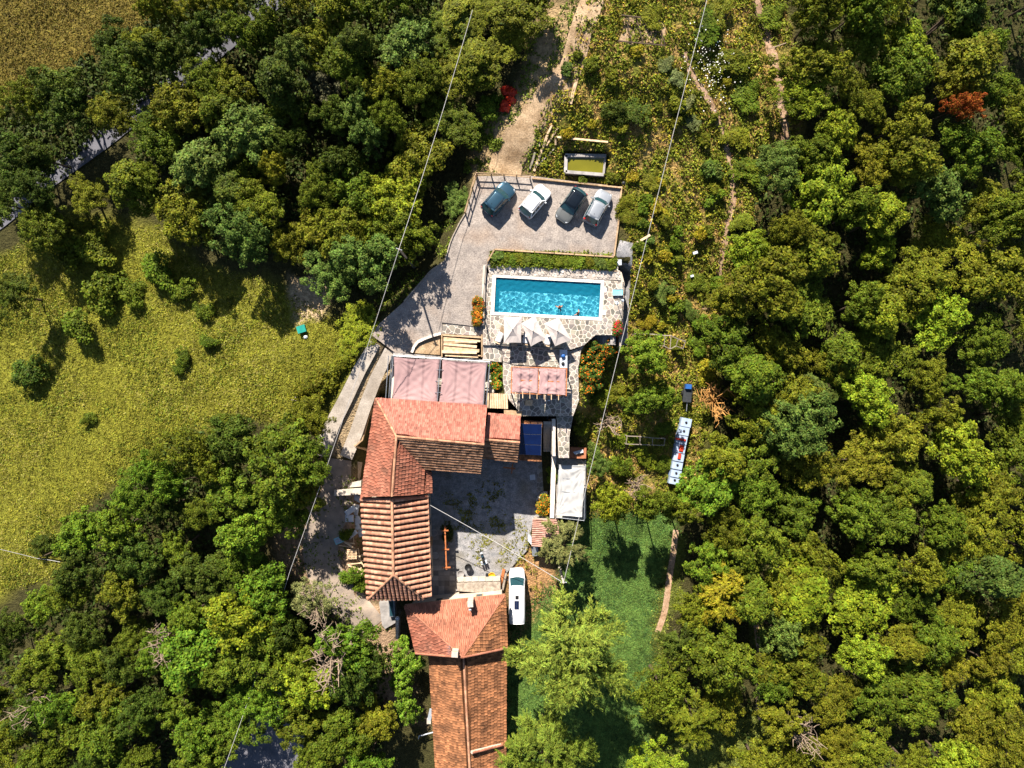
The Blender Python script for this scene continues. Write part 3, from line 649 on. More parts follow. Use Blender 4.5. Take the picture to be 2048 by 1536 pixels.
def lounger(label, c, ang, towel=True):
    A = W(c[0], c[1], ZD + 0.04); root = empty('sun_lounger', A, label, 'sun lounger', 'wooden sun loungers under the parasols')
    mb = MB().box(A + Vector((0, 0, 0.26)), (1.9, 0.07, 0.07)); 
    for s in (-1, 1): MB().box(A + Vector((0, s * 0.3, 0.26)), (1.9, 0.06, 0.07)).build('side_rail', 'wood_pale', root)
    for k in range(9): MB().box(A + Vector((-0.88 + k * 0.16, 0, 0.3)), (0.1, 0.6, 0.02)).build('slat', 'wood_pale', root)
    for sx in (-0.8, 0.8):
        for s in (-1, 1): MB().box(A + Vector((sx, s * 0.3, 0.12)), (0.06, 0.06, 0.26)).build('leg', 'wood_pale', root)
    MB().bar(A + Vector((0.42, 0, 0.33)), A + Vector((0.95, 0, 0.6)), 0.6, 0.04).build('backrest', 'wood_pale', root)
    root.rotation_euler.z = R(ang)
    if towel:
        t = empty('towel', A, 'white towel spread on ' + label, 'towel', 'white towels on the loungers')
        V = []; F = []
        for j in range(3):
            for i in range(13):
                x = -0.75 + i * 0.12; zz = 0.335 + 0.012 * math.sin(i * 1.7 + j) + max(0, x - 0.42) * 0.52
                V.append(A + Vector((x, (j - 1) * 0.32, zz)))
        for j in range(2):
            for i in range(12): F.append((j * 13 + i, j * 13 + i + 1, (j + 1) * 13 + i + 1, (j + 1) * 13 + i))
        cl = obj('cloth', V, F, 'towel', t, True); cl.modifiers.new('t', 'SOLIDIFY').thickness = 0.015
        t.rotation_euler.z = R(ang)
    return root
lounger('lounger at the fence side of the parasols', z_(515, 880), 66)
lounger('lounger between first and second parasol', z_(780, 890), 80)
lounger('lounger between second and third parasol', z_(1005, 905), 78)
lounger('lounger under the parasol nearest the stair', z_(1110, 925), 80, False)
lounger('lounger under the parasol nearest the fence', z_(660, 900), 88, False)
# low glass screen in front of the parasols
metal_fence('low metal rail in front of the parasols above the patio', [(1000, 689), (1066, 693), (1126, 698)], ZD, 0.95, 3)
# two white side tables / skimmer lids on the deck
for k, (x, y) in enumerate(((1585, 410), (1575, 640))):
    q = z_(x, y); o = MB().box(W(q[0], q[1], ZD + 0.06), (0.4, 0.55, 0.04)).build('skimmer_lid', 'coping'); tag(o, ('upper', 'lower')[k] + ' white square lid in the paving right of the pool', 'lid', 'white lids beside the pool')
q = z_(1712, 437); A = W(q[0], q[1], ZD)
root = empty('deck_chair', A, 'turquoise deck chair lying open beside the pool fence', 'chair')
V = [A + Vector((x, yy, 0.3 + max(0, x - 0.1) * 0.25)) for yy in (-0.32, 0.32) for x in (-0.55, 0.1, 0.55)]
obj('sling', V, [(0, 1, 4, 3), (1, 2, 5, 4)], 'aqua_plastic', root).modifiers.new('t', 'SOLIDIFY').thickness = 0.03
for s in (-1, 1):
    MB().bar(A + Vector((-0.55, s * 0.34, 0.3)), A + Vector((0.55, s * 0.34, 0.42)), 0.04).build('arm', 'white_plastic', root)
    for x in (-0.45, 0.45): MB().box(A + Vector((x, s * 0.34, 0.2)), (0.05, 0.05, 0.34)).build('leg', 'white_plastic', root)
# outdoor shower
q = z_(1710, 540); A = W(q[0], q[1], ZD)
root = empty('pool_shower', A, 'small white and dark outdoor shower post beside the pool', 'shower')
MB().cyl(A, 0.22, 0.06).build('tray', 'white_plastic', root); MB().tube([A, A + Vector((0, 0, 2.0)), A + Vector((0.1, 0.0, 2.15)), A + Vector((0.28, 0, 2.12))], 0.045, 8).build('pipe', 'steel', root)
MB().lathe(A + Vector((0.3, 0, 2.02)), [(0.16, 0), (0.16, 0.03), (0.04, 0.09)]).build('shower_head', 'white_plastic', root)
q = z_(1730, 128); o = MB().box(W(q[0], q[1], 6.5), (0.5, 0.55, 0.7), 0.03).box(W(q[0], q[1], 6.9), (0.56, 0.6, 0.06), 0.03).build('pump_box', 'white_plastic'); tag(o, 'white pump box on the gravel path beside the flower bed', 'box')
# ---------------------------------------------------------------- swimmers
def swimmer(label, c, ang, m_suit, hairm='hair', z=ZD - 0.12):
    A = W(c[0], c[1], z); root = empty('person', A, label, 'person')
    vs = [(0, 0, -0.28), (0.02, 0, -0.05), (0.06, 0, 0.1), (0.08, 0, 0.2), (0.1, 0, 0.27), (0.11, 0, 0.38),
          (0.05, 0.19, 0.06), (0.22, 0.42, -0.04), (0.42, 0.52, -0.06), (0.52, 0.53, -0.07), (0.05, -0.19, 0.06), (0.25, -0.4, -0.05), (0.46, -0.44, -0.07), (0.56, -0.45, -0.08),
          (-0.05, 0.1, -0.4), (-0.32, 0.14, -0.62), (-0.68, 0.13, -0.78), (-0.8, 0.13, -0.8), (-0.05, -0.1, -0.4), (-0.28, -0.13, -0.68), (-0.62, -0.12, -0.9), (-0.75, -0.12, -0.93)]
    ed = [(0, 1), (1, 2), (2, 3), (3, 4), (4, 5), (2, 6), (6, 7), (7, 8), (8, 9), (2, 10), (10, 11), (11, 12), (12, 13), (0, 14), (14, 15), (15, 16), (16, 17), (0, 18), (18, 19), (19, 20), (20, 21)]
    rad = [0.14, 0.13, 0.15, 0.06, 0.085, 0.075, 0.065, 0.045, 0.035, 0.04, 0.065, 0.045, 0.035, 0.04, 0.085, 0.06, 0.04, 0.045, 0.085, 0.06, 0.04, 0.045]
    me = bpy.data.meshes.new('body'); me.from_pydata(vs, ed, []); me.materials.append(M['skin'])
    o = bpy.data.objects.new('body', me); C.objects.link(o); o.parent = root
    bm = bmesh.new(); bm.from_mesh(me); ly = bm.verts.layers.skin.verify()
    for v, rr in zip(bm.verts, rad): v[ly].radius = (rr, rr); v[ly].use_root = (v.index == 0)
    bm.to_mesh(me); bm.free()
    o.modifiers.new('skin', 'SKIN').use_smooth_shade = True; o.modifiers.new('sub', 'SUBSURF').render_levels = 2
    MB().lathe((A.x + 0.095, A.y, A.z + 0.31), [(0.1, -0.04), (0.115, 0.04), (0.1, 0.11), (0.06, 0.15), (0.01, 0.165)], 12).build('hair', hairm, root, True)
    MB().lathe((A.x - 0.02, A.y, A.z - 0.42), [(0.15, 0), (0.175, 0.1), (0.165, 0.2)], 12).build('swimwear', m_suit, root, True)
    root.rotation_euler.z = R(ang)
    return root
swimmer('person in green swimwear swimming in the middle of the pool', (1119, 615), 95, 'swim_green', mat('red_hair', (0.3, 0.08, 0.02), (0.2, 0.05, 0.015), 12, 0.7))
swimmer('dark-haired person in the water near the pool corner by the paving', (1156, 627), 140, 'swim_dark')
# ---------------------------------------------------------------- tiled roofs
def newell(P):
    n = Vector((0, 0, 0))
    for i in range(len(P)):
        a, b_ = P[i], P[(i + 1) % len(P)]
        n += Vector(((a.y - b_.y) * (a.z + b_.z), (a.z - b_.z) * (a.x + b_.x), (a.x - b_.x) * (a.y + b_.y)))
    n.normalize(); return n if n.z > 0 else -n
RIB = {'tile_brown': ((0.0, 0.012), (0.2, 0.0), (0.78, 0.0), (1.0, 0.012)), 'tile_salmon': ((0.0, 0.03), (0.25, 0.0), (0.75, 0.0), (1.0, 0.03))}
def slope(house, E0, E1, poly, style, tw, tl, m, seed=0, deckm='deck_dark', lift=0.04, name='tile_row'):
    """roof slope: a board deck with rows of separate tiles, each row one part"""
    rr = random.Random(seed); E0, E1 = Vector(E0), Vector(E1); poly = [Vector(p) for p in poly]
    ux = (E1 - E0).normalized(); nrm = newell(poly); uy = nrm.cross(ux)
    if uy.z < 0: uy = -uy
    st = [((p - E0).dot(ux), (p - E0).dot(uy)) for p in poly]
    tmax = max(t for _, t in st) - 1e-4; t00 = min(t for _, t in st) + 1e-4
    off = max((p - E0).dot(nrm) for p in poly)
    def rng_(t):
        t = min(max(t, t00), tmax); xs = []
        for i in range(len(st)):
            a, b_ = st[i], st[(i + 1) % len(st)]
            if (a[1] - t) * (b_[1] - t) < 0: xs.append(a[0] + (b_[0] - a[0]) * (t - a[1]) / (b_[1] - a[1]))
        return (min(xs), max(xs)) if len(xs) > 1 else None
    def P(s, t, h): return E0 + ux * s + uy * t + nrm * (h + off * 0.0)
    dk_ = [P(s, t, 0) for s, t in st]; dn = [p - Vector((0, 0, 0.12)) for p in dk_]; nn_ = len(dk_)
    F_ = [tuple(range(nn_)), tuple(range(2 * nn_ - 1, nn_ - 1, -1))] + [(i, (i + 1) % nn_, nn_ + (i + 1) % nn_, nn_ + i) for i in range(nn_)]
    if newell(dk_).dot(nrm) < 0: pass
    obj('roof_deck', dk_ + dn, F_, deckm, house)
    if style == 'course':
        k = 0; t = t00 - 0.05
        while t < tmax - 0.05:
            t1 = min(t + tl * 1.12, tmax); a = rng_(t); b_ = rng_(t1); mid = rng_((t + t1) / 2)
            V = []; F = []
            if a and b_:
                s = min(a[0], b_[0]) - tw * rr.random(); e = max(a[1], b_[1])
                while s < e:
                    j = rr.uniform(-0.01, 0.02); n0 = len(V); vis = False; jt = rr.uniform(-0.025, 0.02); js = rr.uniform(-0.015, 0.015)
                    for tt, h, lim in ((t, 0.085 if m != 'tile_brown' else 0.13, a), (t1, 0.035 if m != 'tile_brown' else 0.01, b_), (t + 0.004, 0.0, a)):
                        for f, q in RIB.get(m, ((0.02, 0.045), (0.2, 0.0), (0.78, 0.0), (0.98, 0.045))):
                            sv = min(max(s + f * tw, lim[0]), lim[1]); V.append(P(sv + js, tt + (jt if tt < t1 else 0), lift + h + (q if h else 0) + (j if h > 0.05 else 0)))
                    if max(min(s + tw, a[1]), a[0]) - max(min(s, a[1]), a[0]) > 0.01 or max(min(s + tw, b_[1]), b_[0]) - max(min(s, b_[1]), b_[0]) > 0.01: vis = True
                    if vis:
                        for i in range(3): F += [(n0 + i, n0 + i + 1, n0 + 4 + i + 1, n0 + 4 + i), (n0 + 8 + i, n0 + 8 + i + 1, n0 + i + 1, n0 + i)]
                    else: V = V[:n0]
                    s += tw
            if F: obj(name, V, F, m, house)
            t += tl; k += 1
    else:
        ss = [s for s, _ in st]; s = min(ss) + tw * 0.5
        while s < max(ss):
            V = []; F = []
            # extent of this column in t
            ts = []
            for i in range(len(st)):
                a, b_ = st[i], st[(i + 1) % len(st)]
                if (a[0] - s) * (b_[0] - s) < 0: ts.append(a[1] + (b_[1] - a[1]) * (s - a[0]) / (b_[0] - a[0]))
            if len(ts) >= 2:
                lo, hi = min(ts) - 0.06, max(ts) - 0.02; t = lo; jx = rr.uniform(-0.012, 0.012)
                while t < hi - 0.08:
                    t1 = min(t + tl * 1.08, hi + 0.05); n0 = len(V); j = rr.uniform(-0.01, 0.012); jj = rr.uniform(-0.012, 0.012)
                    for tt, rad, h in ((t, tw * 0.345, 0.05), (t1, tw * 0.30, 0.015)):
                        for q in range(7):
                            an = math.pi * q / 6; V.append(P(s + jx + jj + rad * math.cos(an), tt, lift + h + j + rad * 0.62 * math.sin(an)))
                    for q in range(6): F.append((n0 + q, n0 + 7 + q, n0 + 8 + q, n0 + q + 1))
                    F.append(tuple(range(n0, n0 + 7)))
                    t += tl
            if F: obj(name, V, F, m, house)
            s += tw
def caps(house, A, B, m='ridge', rad=0.15, l=0.45, name='ridge_tile', lift=0.1):
    """row of half-round cap tiles along a ridge or hip, each its own part"""
    A, B = Vector(A), Vector(B); d = (B - A); n = max(1, round(d.length / l)); d.normalize(); side = d.cross(Vector((0, 0, 1))).normalized(); up = side.cross(d)
    for i in range(n):
        p = A.lerp(B, i / n) + up * lift; q = A.lerp(B, (i + 1.08) / n) + up * lift; V = []
        for o, r_, h in ((p, rad, 0.0), (q, rad * 0.85, 0.035)):
            for k in range(6):
                a = math.pi * k / 5; V.append(o + side * (r_ * math.cos(a)) + up * (r_ * math.sin(a) * 0.9 + h - 0.05))
        obj(name, V, [(k, k + 1, k + 7, k + 6) for k in range(5)] + [(0, 1, 2, 3, 4, 5), (11, 10, 9, 8, 7, 6)], m, house)
def walls(house, pts, ztop, zbot, inset=0.45, m='plaster'):
    P = [Vector((p[0], p[1], 0)) for p in pts]; c = sum(P, Vector()) / len(P); Q = []
    n = len(P); a = sum(P[i].x * P[(i + 1) % n].y - P[(i + 1) % n].x * P[i].y for i in range(n))
    if a < 0: P = P[::-1]
    for i in range(n):
        d0 = (P[i] - P[i - 1]).normalized(); d1 = (P[(i + 1) % n] - P[i]).normalized()
        n0 = Vector((-d0.y, d0.x, 0)); n1 = Vector((-d1.y, d1.x, 0)); b_ = (n0 + n1)
        b_ = b_.normalized() * (inset / max(0.35, b_.normalized().dot(n0))); Q.append(P[i] + b_)
    T = [Vector((q.x, q.y, ztop)) for q in Q]; prism_w('wall', T, zbot, m, house); return T
def window(house, a, b_, t, z, w_=0.9, h_=1.2, door=False, out=0.03):
    """window or door on the wall from a to b_ (outside on the right hand of a->b_)"""
    a, b_ = Vector((a.x, a.y, 0)), Vector((b_.x, b_.y, 0)); d = (b_ - a).normalized(); o = Vector((d.y, -d.x, 0)); p = a.lerp(b_, t)
    def panel(nm, w2, h2, z0, dep, m, par):
        V = [];
        for k in (0.0, dep):
            for s, zz in ((-1, z0), (1, z0), (1, z0 + h2), (-1, z0 + h2)): V.append(p + d * (s * w2 / 2) + o * (k) + Vector((0, 0, zz)))
        return obj(nm, V, [(4, 5, 6, 7), (0, 1, 5, 4), (1, 2, 6, 5), (2, 3, 7, 6), (3, 0, 4, 7)], m, par)
    if door:
        dd = panel('door', w_, h_, z, 0.06, 'wood', house); panel('door_frame', w_ + 0.2, h_ + 0.1, z, 0.03, 'wood_orange', dd)
    else:
        fr = panel('window', w_, h_, z, 0.05, 'wood', house); panel('pane', w_ - 0.2, h_ - 0.2, z + 0.1, 0.06, 'glass', fr)
def gutter(house, A, B):
    MB().tube([A, B], 0.075, 6).build('gutter', 'ridge', house)
# ---- main house: upper wing and west wing
ZE, ZR = 7.6, 10.0
hs_ = empty('farmhouse', W(850, 900, 0), 'large L-shaped farmhouse with red and brown tiled roofs beside the sail terrace', 'house')
NW, NE = W(752, 797, ZE), W(974, 812, ZE); RW, RE = W(793, 873, ZR), W(968, 889, ZR); SE = W(962, 945, ZE); SI = W(848, 936, ZE)
slope(hs_, NW, NE, [NW, NE, RE, RW], 'course', 0.24, 0.33, 'tile_salmon', 1)
slope(hs_, SI, SE, [SI, SE, RE, RW], 'course', 0.40, 0.37, 'tile_brown', 2)
WB = W(723, 994, ZE); RB = W(784, 992, ZR); EB = W(845, 988, ZE)
slope(hs_, NW, WB, [NW, WB, RB, RW], 'course', 0.36, 0.37, 'tile_red', 3)
slope(hs_, SI, EB, [SI, EB, RB, RW], 'course', 0.42, 0.42, 'tile_red', 4)
X0, X1, X2, X3 = W(846, 938, ZE - 0.15), W(847, 987, ZE - 0.15), W(863, 986, ZE - 0.75), W(862, 944, ZE - 0.75)
slope(hs_, X3, X2, [X3, X2, X1, X0], 'course', 0.42, 0.42, 'tile_red', 5)
caps(hs_, RW, RE); caps(hs_, RW, RB); caps(hs_, NW, RW, name='hip_tile', rad=0.12)
# lower barrel tiled part
zE2, zR2 = 6.9, 9.3
Wa, Wb = W(723, 996, zE2), W(736, 1199, zE2); Ea, Eb = W(854, 992, zE2), W(861, 1192, zE2); Ra, Rb = W(784, 996, zR2), W(787, 1150, zR2); Hs = W(848, 1197, zE2)
slope(hs_, Wa, Wb, [Wa, Wb, Rb, Ra], 'barrel', 0.62, 0.5, 'tile_barrel', 6)
slope(hs_, Ea, Eb, [Ea, Eb, Hs, Rb, Ra], 'barrel', 0.62, 0.5, 'tile_barrel', 7)
slope(hs_, Wb, Hs, [Wb, Hs, Rb], 'barrel', 0.46, 0.45, 'tile_barrel', 8)
caps(hs_, Ra, Rb, rad=0.17); caps(hs_, Wb, Rb, name='hip_tile'); caps(hs_, Hs, Rb, name='hip_tile', rad=0.17)
caps(hs_, Wa + Vector((0, 0, 0.1)), Ra + Vector((0, 0, 0.15)), 'tile_red', name='verge_tile'); caps(hs_, Ea + Vector((0, 0, 0.1)), Ra + Vector((0, 0, 0.15)), 'tile_red', name='verge_tile')
w1 = walls(hs_, [NW, NE, SE, W(845, 936, ZE), EB, WB], ZE - 0.1, -0.6); 
# gable of the upper wing
obj('gable', [W(971, 820, ZE - 0.15), W(960, 940, ZE - 0.15), W(966, 889, ZR - 0.2), W(962, 822, ZE - 0.15), W(951, 938, ZE - 0.15), W(957, 889, ZR - 0.2)], [(0, 1, 2), (5, 4, 3), (0, 2, 5, 3), (1, 4, 5, 2)], 'plaster', hs_)
w2 = walls(hs_, [Wa, Ea, Eb, Wb], zE2 - 0.1, -0.6)
gutter(hs_, Ea + Vector((0.1, 0, 0)), Eb + Vector((0.1, 0, 0))); gutter(hs_, SE + Vector((0, -0.1, 0)), SI + Vector((0.6, -0.1, 0)))
n_ = len(w2)
for i in range(n_):
    a, b_ = w2[i], w2[(i + 1) % n_]
    if (b_ - a).length > 6:
        for t in (0.15, 0.4, 0.65, 0.88):
            window(hs_, a, b_, t, 4.4); window(hs_, a, b_, t + 0.02, 0.05 if t in (0.4,) else 1.2, door=t in (0.4,), h_=2.1 if t in (0.4,) else 1.2)
for i in range(len(w1)):
    a, b_ = w1[i], w1[(i + 1) % len(w1)]
    if (b_ - a).length > 5:
        for t in (0.2, 0.5, 0.8): window(hs_, a, b_, t, 5.2)
# ---- link building with small gable roof
ln = empty('link_building', W(1005, 880, 0), 'small red and brown tiled link roof between farmhouse and solar panel', 'building')
zl, zrl = 6.4, 7.9
a, b_, c_, d_ = W(976, 827, zl), W(1041, 833, zl), W(1039, 885, zrl), W(969, 879, zrl); e_, f_ = W(962, 915, zl), W(1035, 922, zl)
slope(ln, a, b_, [a, b_, c_, d_], 'course', 0.24, 0.33, 'tile_salmon', 11)
slope(ln, e_, f_, [e_, f_, c_, d_], 'course', 0.40, 0.37, 'tile_brown', 12)
caps(ln, d_, c_); wl_ = walls(ln, [a, b_, f_, e_], zl - 0.1, -0.6)
# ---- solar building
sb = empty('solar_annex', W(1062, 880, 0), 'low annex roof carrying the dark blue solar panel', 'building')
zs = 5.6
a, b_, c_, d_ = W(1041, 839, zs), W(1085, 843, zs), W(1083, 922, zs - 0.9), W(1037, 919, zs - 0.9)
slope(sb, d_, c_, [d_, c_, b_, a], 'course', 0.36, 0.4, 'tile_orange', 13); walls(sb, [a, b_, c_, d_], zs - 1.1, -0.6, 0.25)
sp = empty('solar_collector', W(1062, 878, zs), 'dark blue three-field solar panel mounted on the annex roof', 'solar panel')
A0, A1, A2, A3 = W(1041.5, 847, zs + 0.35), W(1083.5, 848, zs + 0.35), W(1082, 911, zs - 0.2), W(1039, 909, zs - 0.2)
for i in range(3):
    t0, t1 = i / 3 + 0.006, (i + 1) / 3 - 0.006
    q = [A0.lerp(A3, t0), A1.lerp(A2, t0), A1.lerp(A2, t1), A0.lerp(A3, t1)]; dn = [p - Vector((0, 0, 0.07)) for p in q]
    pc = sum(q, Vector()) / 4
    obj('panel_frame', [pc + (p - pc) * 1.004 - Vector((0, 0, 0.01)) for p in q] + dn, [(3, 2, 1, 0), (0, 1, 5, 4), (1, 2, 6, 5), (2, 3, 7, 6), (3, 0, 4, 7)], 'steel', sp)
    obj('panel_glass', [pc + (p - pc) * 0.985 + Vector((0, 0, 0.004)) for p in q], [(3, 2, 1, 0)], 'panel', sp)
for p in (A2, A3): MB().bar((p.x, p.y, p.z - 0.05), (p.x, p.y, p.z - 0.8), 0.05).build('support_leg', 'steel', sp)
for p in (A0, A1): MB().bar((p.x, p.y, p.z - 0.05), (p.x, p.y, p.z - 0.5), 0.05).build('support_leg', 'steel', sp)
# ---- lower house
lh = empty('lower_house', W(910, 1250, -0.5), 'orange hip-roofed house beside the white camper van', 'house')
ze, zr = 4.4, 7.2
nw, ne, ap = W(810, 1211, ze), W(1010, 1190, ze), W(926, 1314, zr); sw, se = W(832, 1306, ze), W(1014, 1296, ze)
slope(lh, nw, ne, [nw, ne, ap], 'course', 0.22, 0.34, 'tile_flat', 14)
slope(lh, nw, sw, [nw, sw, ap], 'course', 0.40, 0.36, 'tile_red', 15)
slope(lh, ne, se, [ne, se, ap], 'course', 0.40, 0.36, 'tile_orange', 16)
caps(lh, nw, ap, 'tile_flat', 0.1, name='hip_tile'); caps(lh, ne, ap, 'tile_flat', 0.1, name='hip_tile')
caps(lh, sw, ap, 'tile_flat', 0.16, name='verge_tile'); caps(lh, se, ap, 'tile_flat', 0.16, name='verge_tile')
w3 = walls(lh, [nw, ne, se, sw], ze - 0.1, -2.0)
obj('gable', [sw + Vector((.4, .3, -.15)), se + Vector((-.4, .3, -.15)), ap + Vector((0, .3, -.2)), sw + Vector((.4, .7, -.15)), se + Vector((-.4, .7, -.15)), ap + Vector((0, .7, -.2))], [(0, 1, 2), (5, 4, 3), (0, 2, 5, 3), (2, 1, 4, 5)], 'plaster', lh)
gutter(lh, nw + Vector((0, 0.1, 0)), ne + Vector((0, 0.1, 0)))
for i in range(4):
    a, b_ = w3[i], w3[(i + 1) % 4]
    for t in (0.25, 0.7): window(lh, a, b_, t, 1.6)
def chimney(label, c, zb, h, sx, sy, rz=0.0):
    A = W(c[0], c[1], zb + h); A.z = zb; root = empty('chimney', A, label, 'chimney')
    MB().box(A + Vector((0, 0, h / 2 - 0.3)), (sx, sy, h + 0.6), rz).build('stack', 'plaster', root)
    for s in (-1, 1): MB().box(A + Vector((0, s * sy * 0.36, h + 0.14)), (sx * 0.9, 0.12, 0.3), rz).build('vent_brick', 'terracotta', root)
    MB().box(A + Vector((0, 0, h + 0.32)), (sx * 1.1, sy * 1.1, 0.1), rz, 0.9).build('cap_slab', 'concrete', root)
    return root
chimney('chimney with white cap in the middle of the orange hip roof', (941, 1207), 4.9, 1.3, 0.62, 0.62, 0.05)
fl = W(940, 1219, 6.2); o = empty('flue_pipe', (fl.x, fl.y, 5.0), 'round metal flue pipe beside the chimney on the hip roof', 'flue')
MB().cyl((fl.x, fl.y, 5.0), 0.09, 1.2).build('pipe', 'steel', o); MB().lathe((fl.x, fl.y, 6.2), [(0.17, 0), (0.17, 0.05), (0.03, 0.16)]).build('cowl', 'white_plastic', o)
chimney('chimney at the peak where the hip roof meets the long roof', (910, 1307), 6.5, 1.1, 0.7, 0.6, -0.05)
an = W(898, 1300, 8.0); o = empty('roof_antenna', (an.x, an.y, 6.2), 'thin metal television antenna beside the rear chimney', 'antenna')
MB().cyl((an.x, an.y, 6.0), 0.025, 2.0, 6).build('mast', 'steel', o); MB().bar((an.x, an.y - 0.5, 8.0), (an.x, an.y + 0.5, 8.0), 0.03).build('boom', 'steel', o)
for k in range(5): MB().bar((an.x - 0.25, an.y - 0.45 + k * 0.22, 8.02), (an.x + 0.25, an.y - 0.45 + k * 0.22, 8.02), 0.02).build('element', 'steel', o)
# ---- long barn roof
lb = empty('long_barn', W(935, 1430, -1), 'long weathered orange tiled barn roof running off the bottom edge', 'barn')
zeb, zrb = 3.2, 5.9
wa, wb, ra, rb, ea, eb = W(858, 1302, zeb), W(876, 1600, zeb), W(927, 1308, zrb), W(943, 1600, zrb), W(1012, 1296, zeb), W(1010, 1600, zeb)
slope(lb, wa, wb, [wa, wb, rb, ra], 'course', 0.30, 0.34, 'tile_orange', 17)
slope(lb, ea, eb, [ea, eb, rb, ra], 'course', 0.36, 0.44, 'tile_orange', 18)
caps(lb, ra, rb, rad=0.15); walls(lb, [wa, wb, eb, ea], zeb - 0.1, -3.5)
ka, kb = W(943, 1503, 5.95), W(1002, 1488, 3.6); caps(lb, kb, ka, 'tile_flat', 0.16, name='verge_tile', lift=0.3)
MB().bar(kb + Vector((0, 0, 0.2)), ka + Vector((0, 0, 0.2)), 0.25, 0.35).build('fire_wall', 'plaster', lb)
# ---- small shed
sh = empty('garden_shed', W(1090, 1065, 0), 'small shed with pink and white striped tile roof beside the white canopy', 'shed')
a, b_, c_, d_ = W(1066, 1038, 2.6), W(1117, 1039, 2.9), W(1117, 1093, 2.9), W(1064, 1093, 2.6)
slope(sh, d_, a, [a, b_, c_, d_], 'barrel', 0.225, 0.42, 'tile_shed', 19, deckm='tile_red', lift=0.02); walls(sh, [a, b_, c_, d_], 2.5, -1.2, 0.2, 'stonewall')
# ---------------------------------------------------------------- sail terrace
ter = empty('sail_terrace', W(880, 760, 4.2)); ter['kind'] = 'structure'
prism('slab', [(786, 708), (982, 722), (976, 815), (782, 802)], 4.2, 2.0, 'mortar', ter)
paving(ter, [(872, 715), (890, 716), (890, 806), (872, 805)], 4.204, 0.6, 41); paving(ter, [(960, 722), (982, 723), (978, 812), (958, 812)], 4.204, 0.6, 42)
def sail(root, name, cs, z, m, nx_=36, ny_=40, sag=0.25, inw=0.05, seams=(0.33, 0.66), poles=None, seed=0, zs=None):
    P = [W(c[0], c[1], z + (zs[i] if zs else 0)) for i, c in enumerate(cs)]; V = []; F = []; r = np.random.default_rng(seed)
    ph = r.uniform(0, 6.28, 8)
    for j in range(ny_ + 1):
        for i in range(nx_ + 1):
            u, v = i / nx_, j / ny_
            uu = 0.5 + (u - 0.5) * (1 - inw * math.sin(math.pi * v)); vv = 0.5 + (v - 0.5) * (1 - inw * 0.7 * math.sin(math.pi * u))
            p = P[0].lerp(P[1], uu).lerp(P[3].lerp(P[2], uu), vv)
            dz = -sag * math.sin(math.pi * u) * math.sin(math.pi * v)
            for ci, (cu, cv) in enumerate(((0, 0), (1, 0), (1, 1), (0, 1))):     # folds fanning from the corners
                du, dv = abs(u - cu), abs(v - cv); rr_ = math.hypot(du, dv); an = math.atan2(dv, du + 1e-6)
                dz += 0.075 * math.exp(-rr_ * 2.6) * math.sin(an * 22 + ph[ci]) * min(1, rr_ * 9)
            dz += 0.005 * math.sin(v * 47 + 3 * math.sin(u * 5) + ph[4]) * math.sin(math.pi * u) + 0.01 * math.sin(u * 31 + ph[5] + v * 9)
            for s in seams: dz += 0.0 
            dz += 0.05 * math.sin(u * 9 + v * 14 + ph[6]) * math.sin(v * 11 - u * 4) * (0 if seams else 1)
            if seams: dz += 0.16 * ((u * 3) % 1.0) - 0.05
            if poles:
                for (a_, b_) in poles: dz += 0.22 * math.exp(-((u - a_) ** 2 * 90 + (v - b_) ** 2 * 70))
            V.append(p + Vector((0, 0, dz)))
    for j in range(ny_):
        for i in range(nx_): k = j * (nx_ + 1) + i; F.append((k, k + nx_ + 1, k + nx_ + 2, k + 1))
    return obj(name, V, F, m, root, True)
z3 = lambda x, y: Z2(x, y, 680, 660, 5.12)
pg = empty('sail_pergola', W(880, 760, 4.2), 'steel pipe pergola carrying the two large pink shade sails', 'pergola')
zt = 7.0
cornersL = [z3(545, 262), z3(1535, 325), z3(1495, 790), z3(515, 720)]
Pc = [W(*c, zt) for c in cornersL]
for p in Pc + [Pc[0].lerp(Pc[1], 0.5), Pc[0].lerp(Pc[1], 0.25), Pc[0].lerp(Pc[1], 0.75), Pc[3].lerp(Pc[2], 0.5)]:
    MB().tube([(p.x, p.y, 4.2), (p.x, p.y, zt)], 0.06, 8).build('post', 'steel', pg)
for a, b_ in ((0, 1), (1, 2), (3, 0)):
    MB().tube([Pc[a], Pc[b_]], 0.055, 8).build('beam', 'steel', pg)
for off in (0.35, 0.7): MB().tube([Pc[0] + Vector((off - 0.9, 0, -0.1)), Pc[3] + Vector((off - 0.9, 0, -0.1))], 0.045, 8).build('side_pipe', 'steel', pg)
MB().tube([Pc[1] + Vector((-0.35, 0, 0)), Pc[2] + Vector((-0.35, 0, 0))], 0.045, 8).build('side_pipe', 'steel', pg)
mm = Pc[0].lerp(Pc[1], 0.49); m2 = Pc[3].lerp(Pc[2], 0.49); MB().tube([mm, m2], 0.05, 8).build('beam', 'steel', pg)
for t in (0.25, 0.5, 0.75):
    a = mm.lerp(m2, t); MB().bar(a + Vector((-0.4, 0, 0)), a + Vector((0.4, 0, 0)), 0.05).build('cross_tie', 'steel', pg)
s1 = sail(None, 'shade_sail', [z3(552, 276), z3(1022, 302), z3(1000, 746), z3(530, 712)], zt, 'sail', seed=1, sag=0.35, zs=(0, 0, -0.25, -0.35)); tag(s1, 'large pink shade sail nearest the concrete ramp', 'shade sail', 'large pink shade sails')
s2 = sail(None, 'shade_sail', [z3(1045, 302), z3(1515, 336), z3(1475, 776), z3(1013, 748)], zt, 'sail', seed=2, sag=0.2, zs=(0, 0, -0.25, -0.25)); tag(s2, 'large pink shade sail nearest the patio hedge', 'shade sail', 'large pink shade sails')
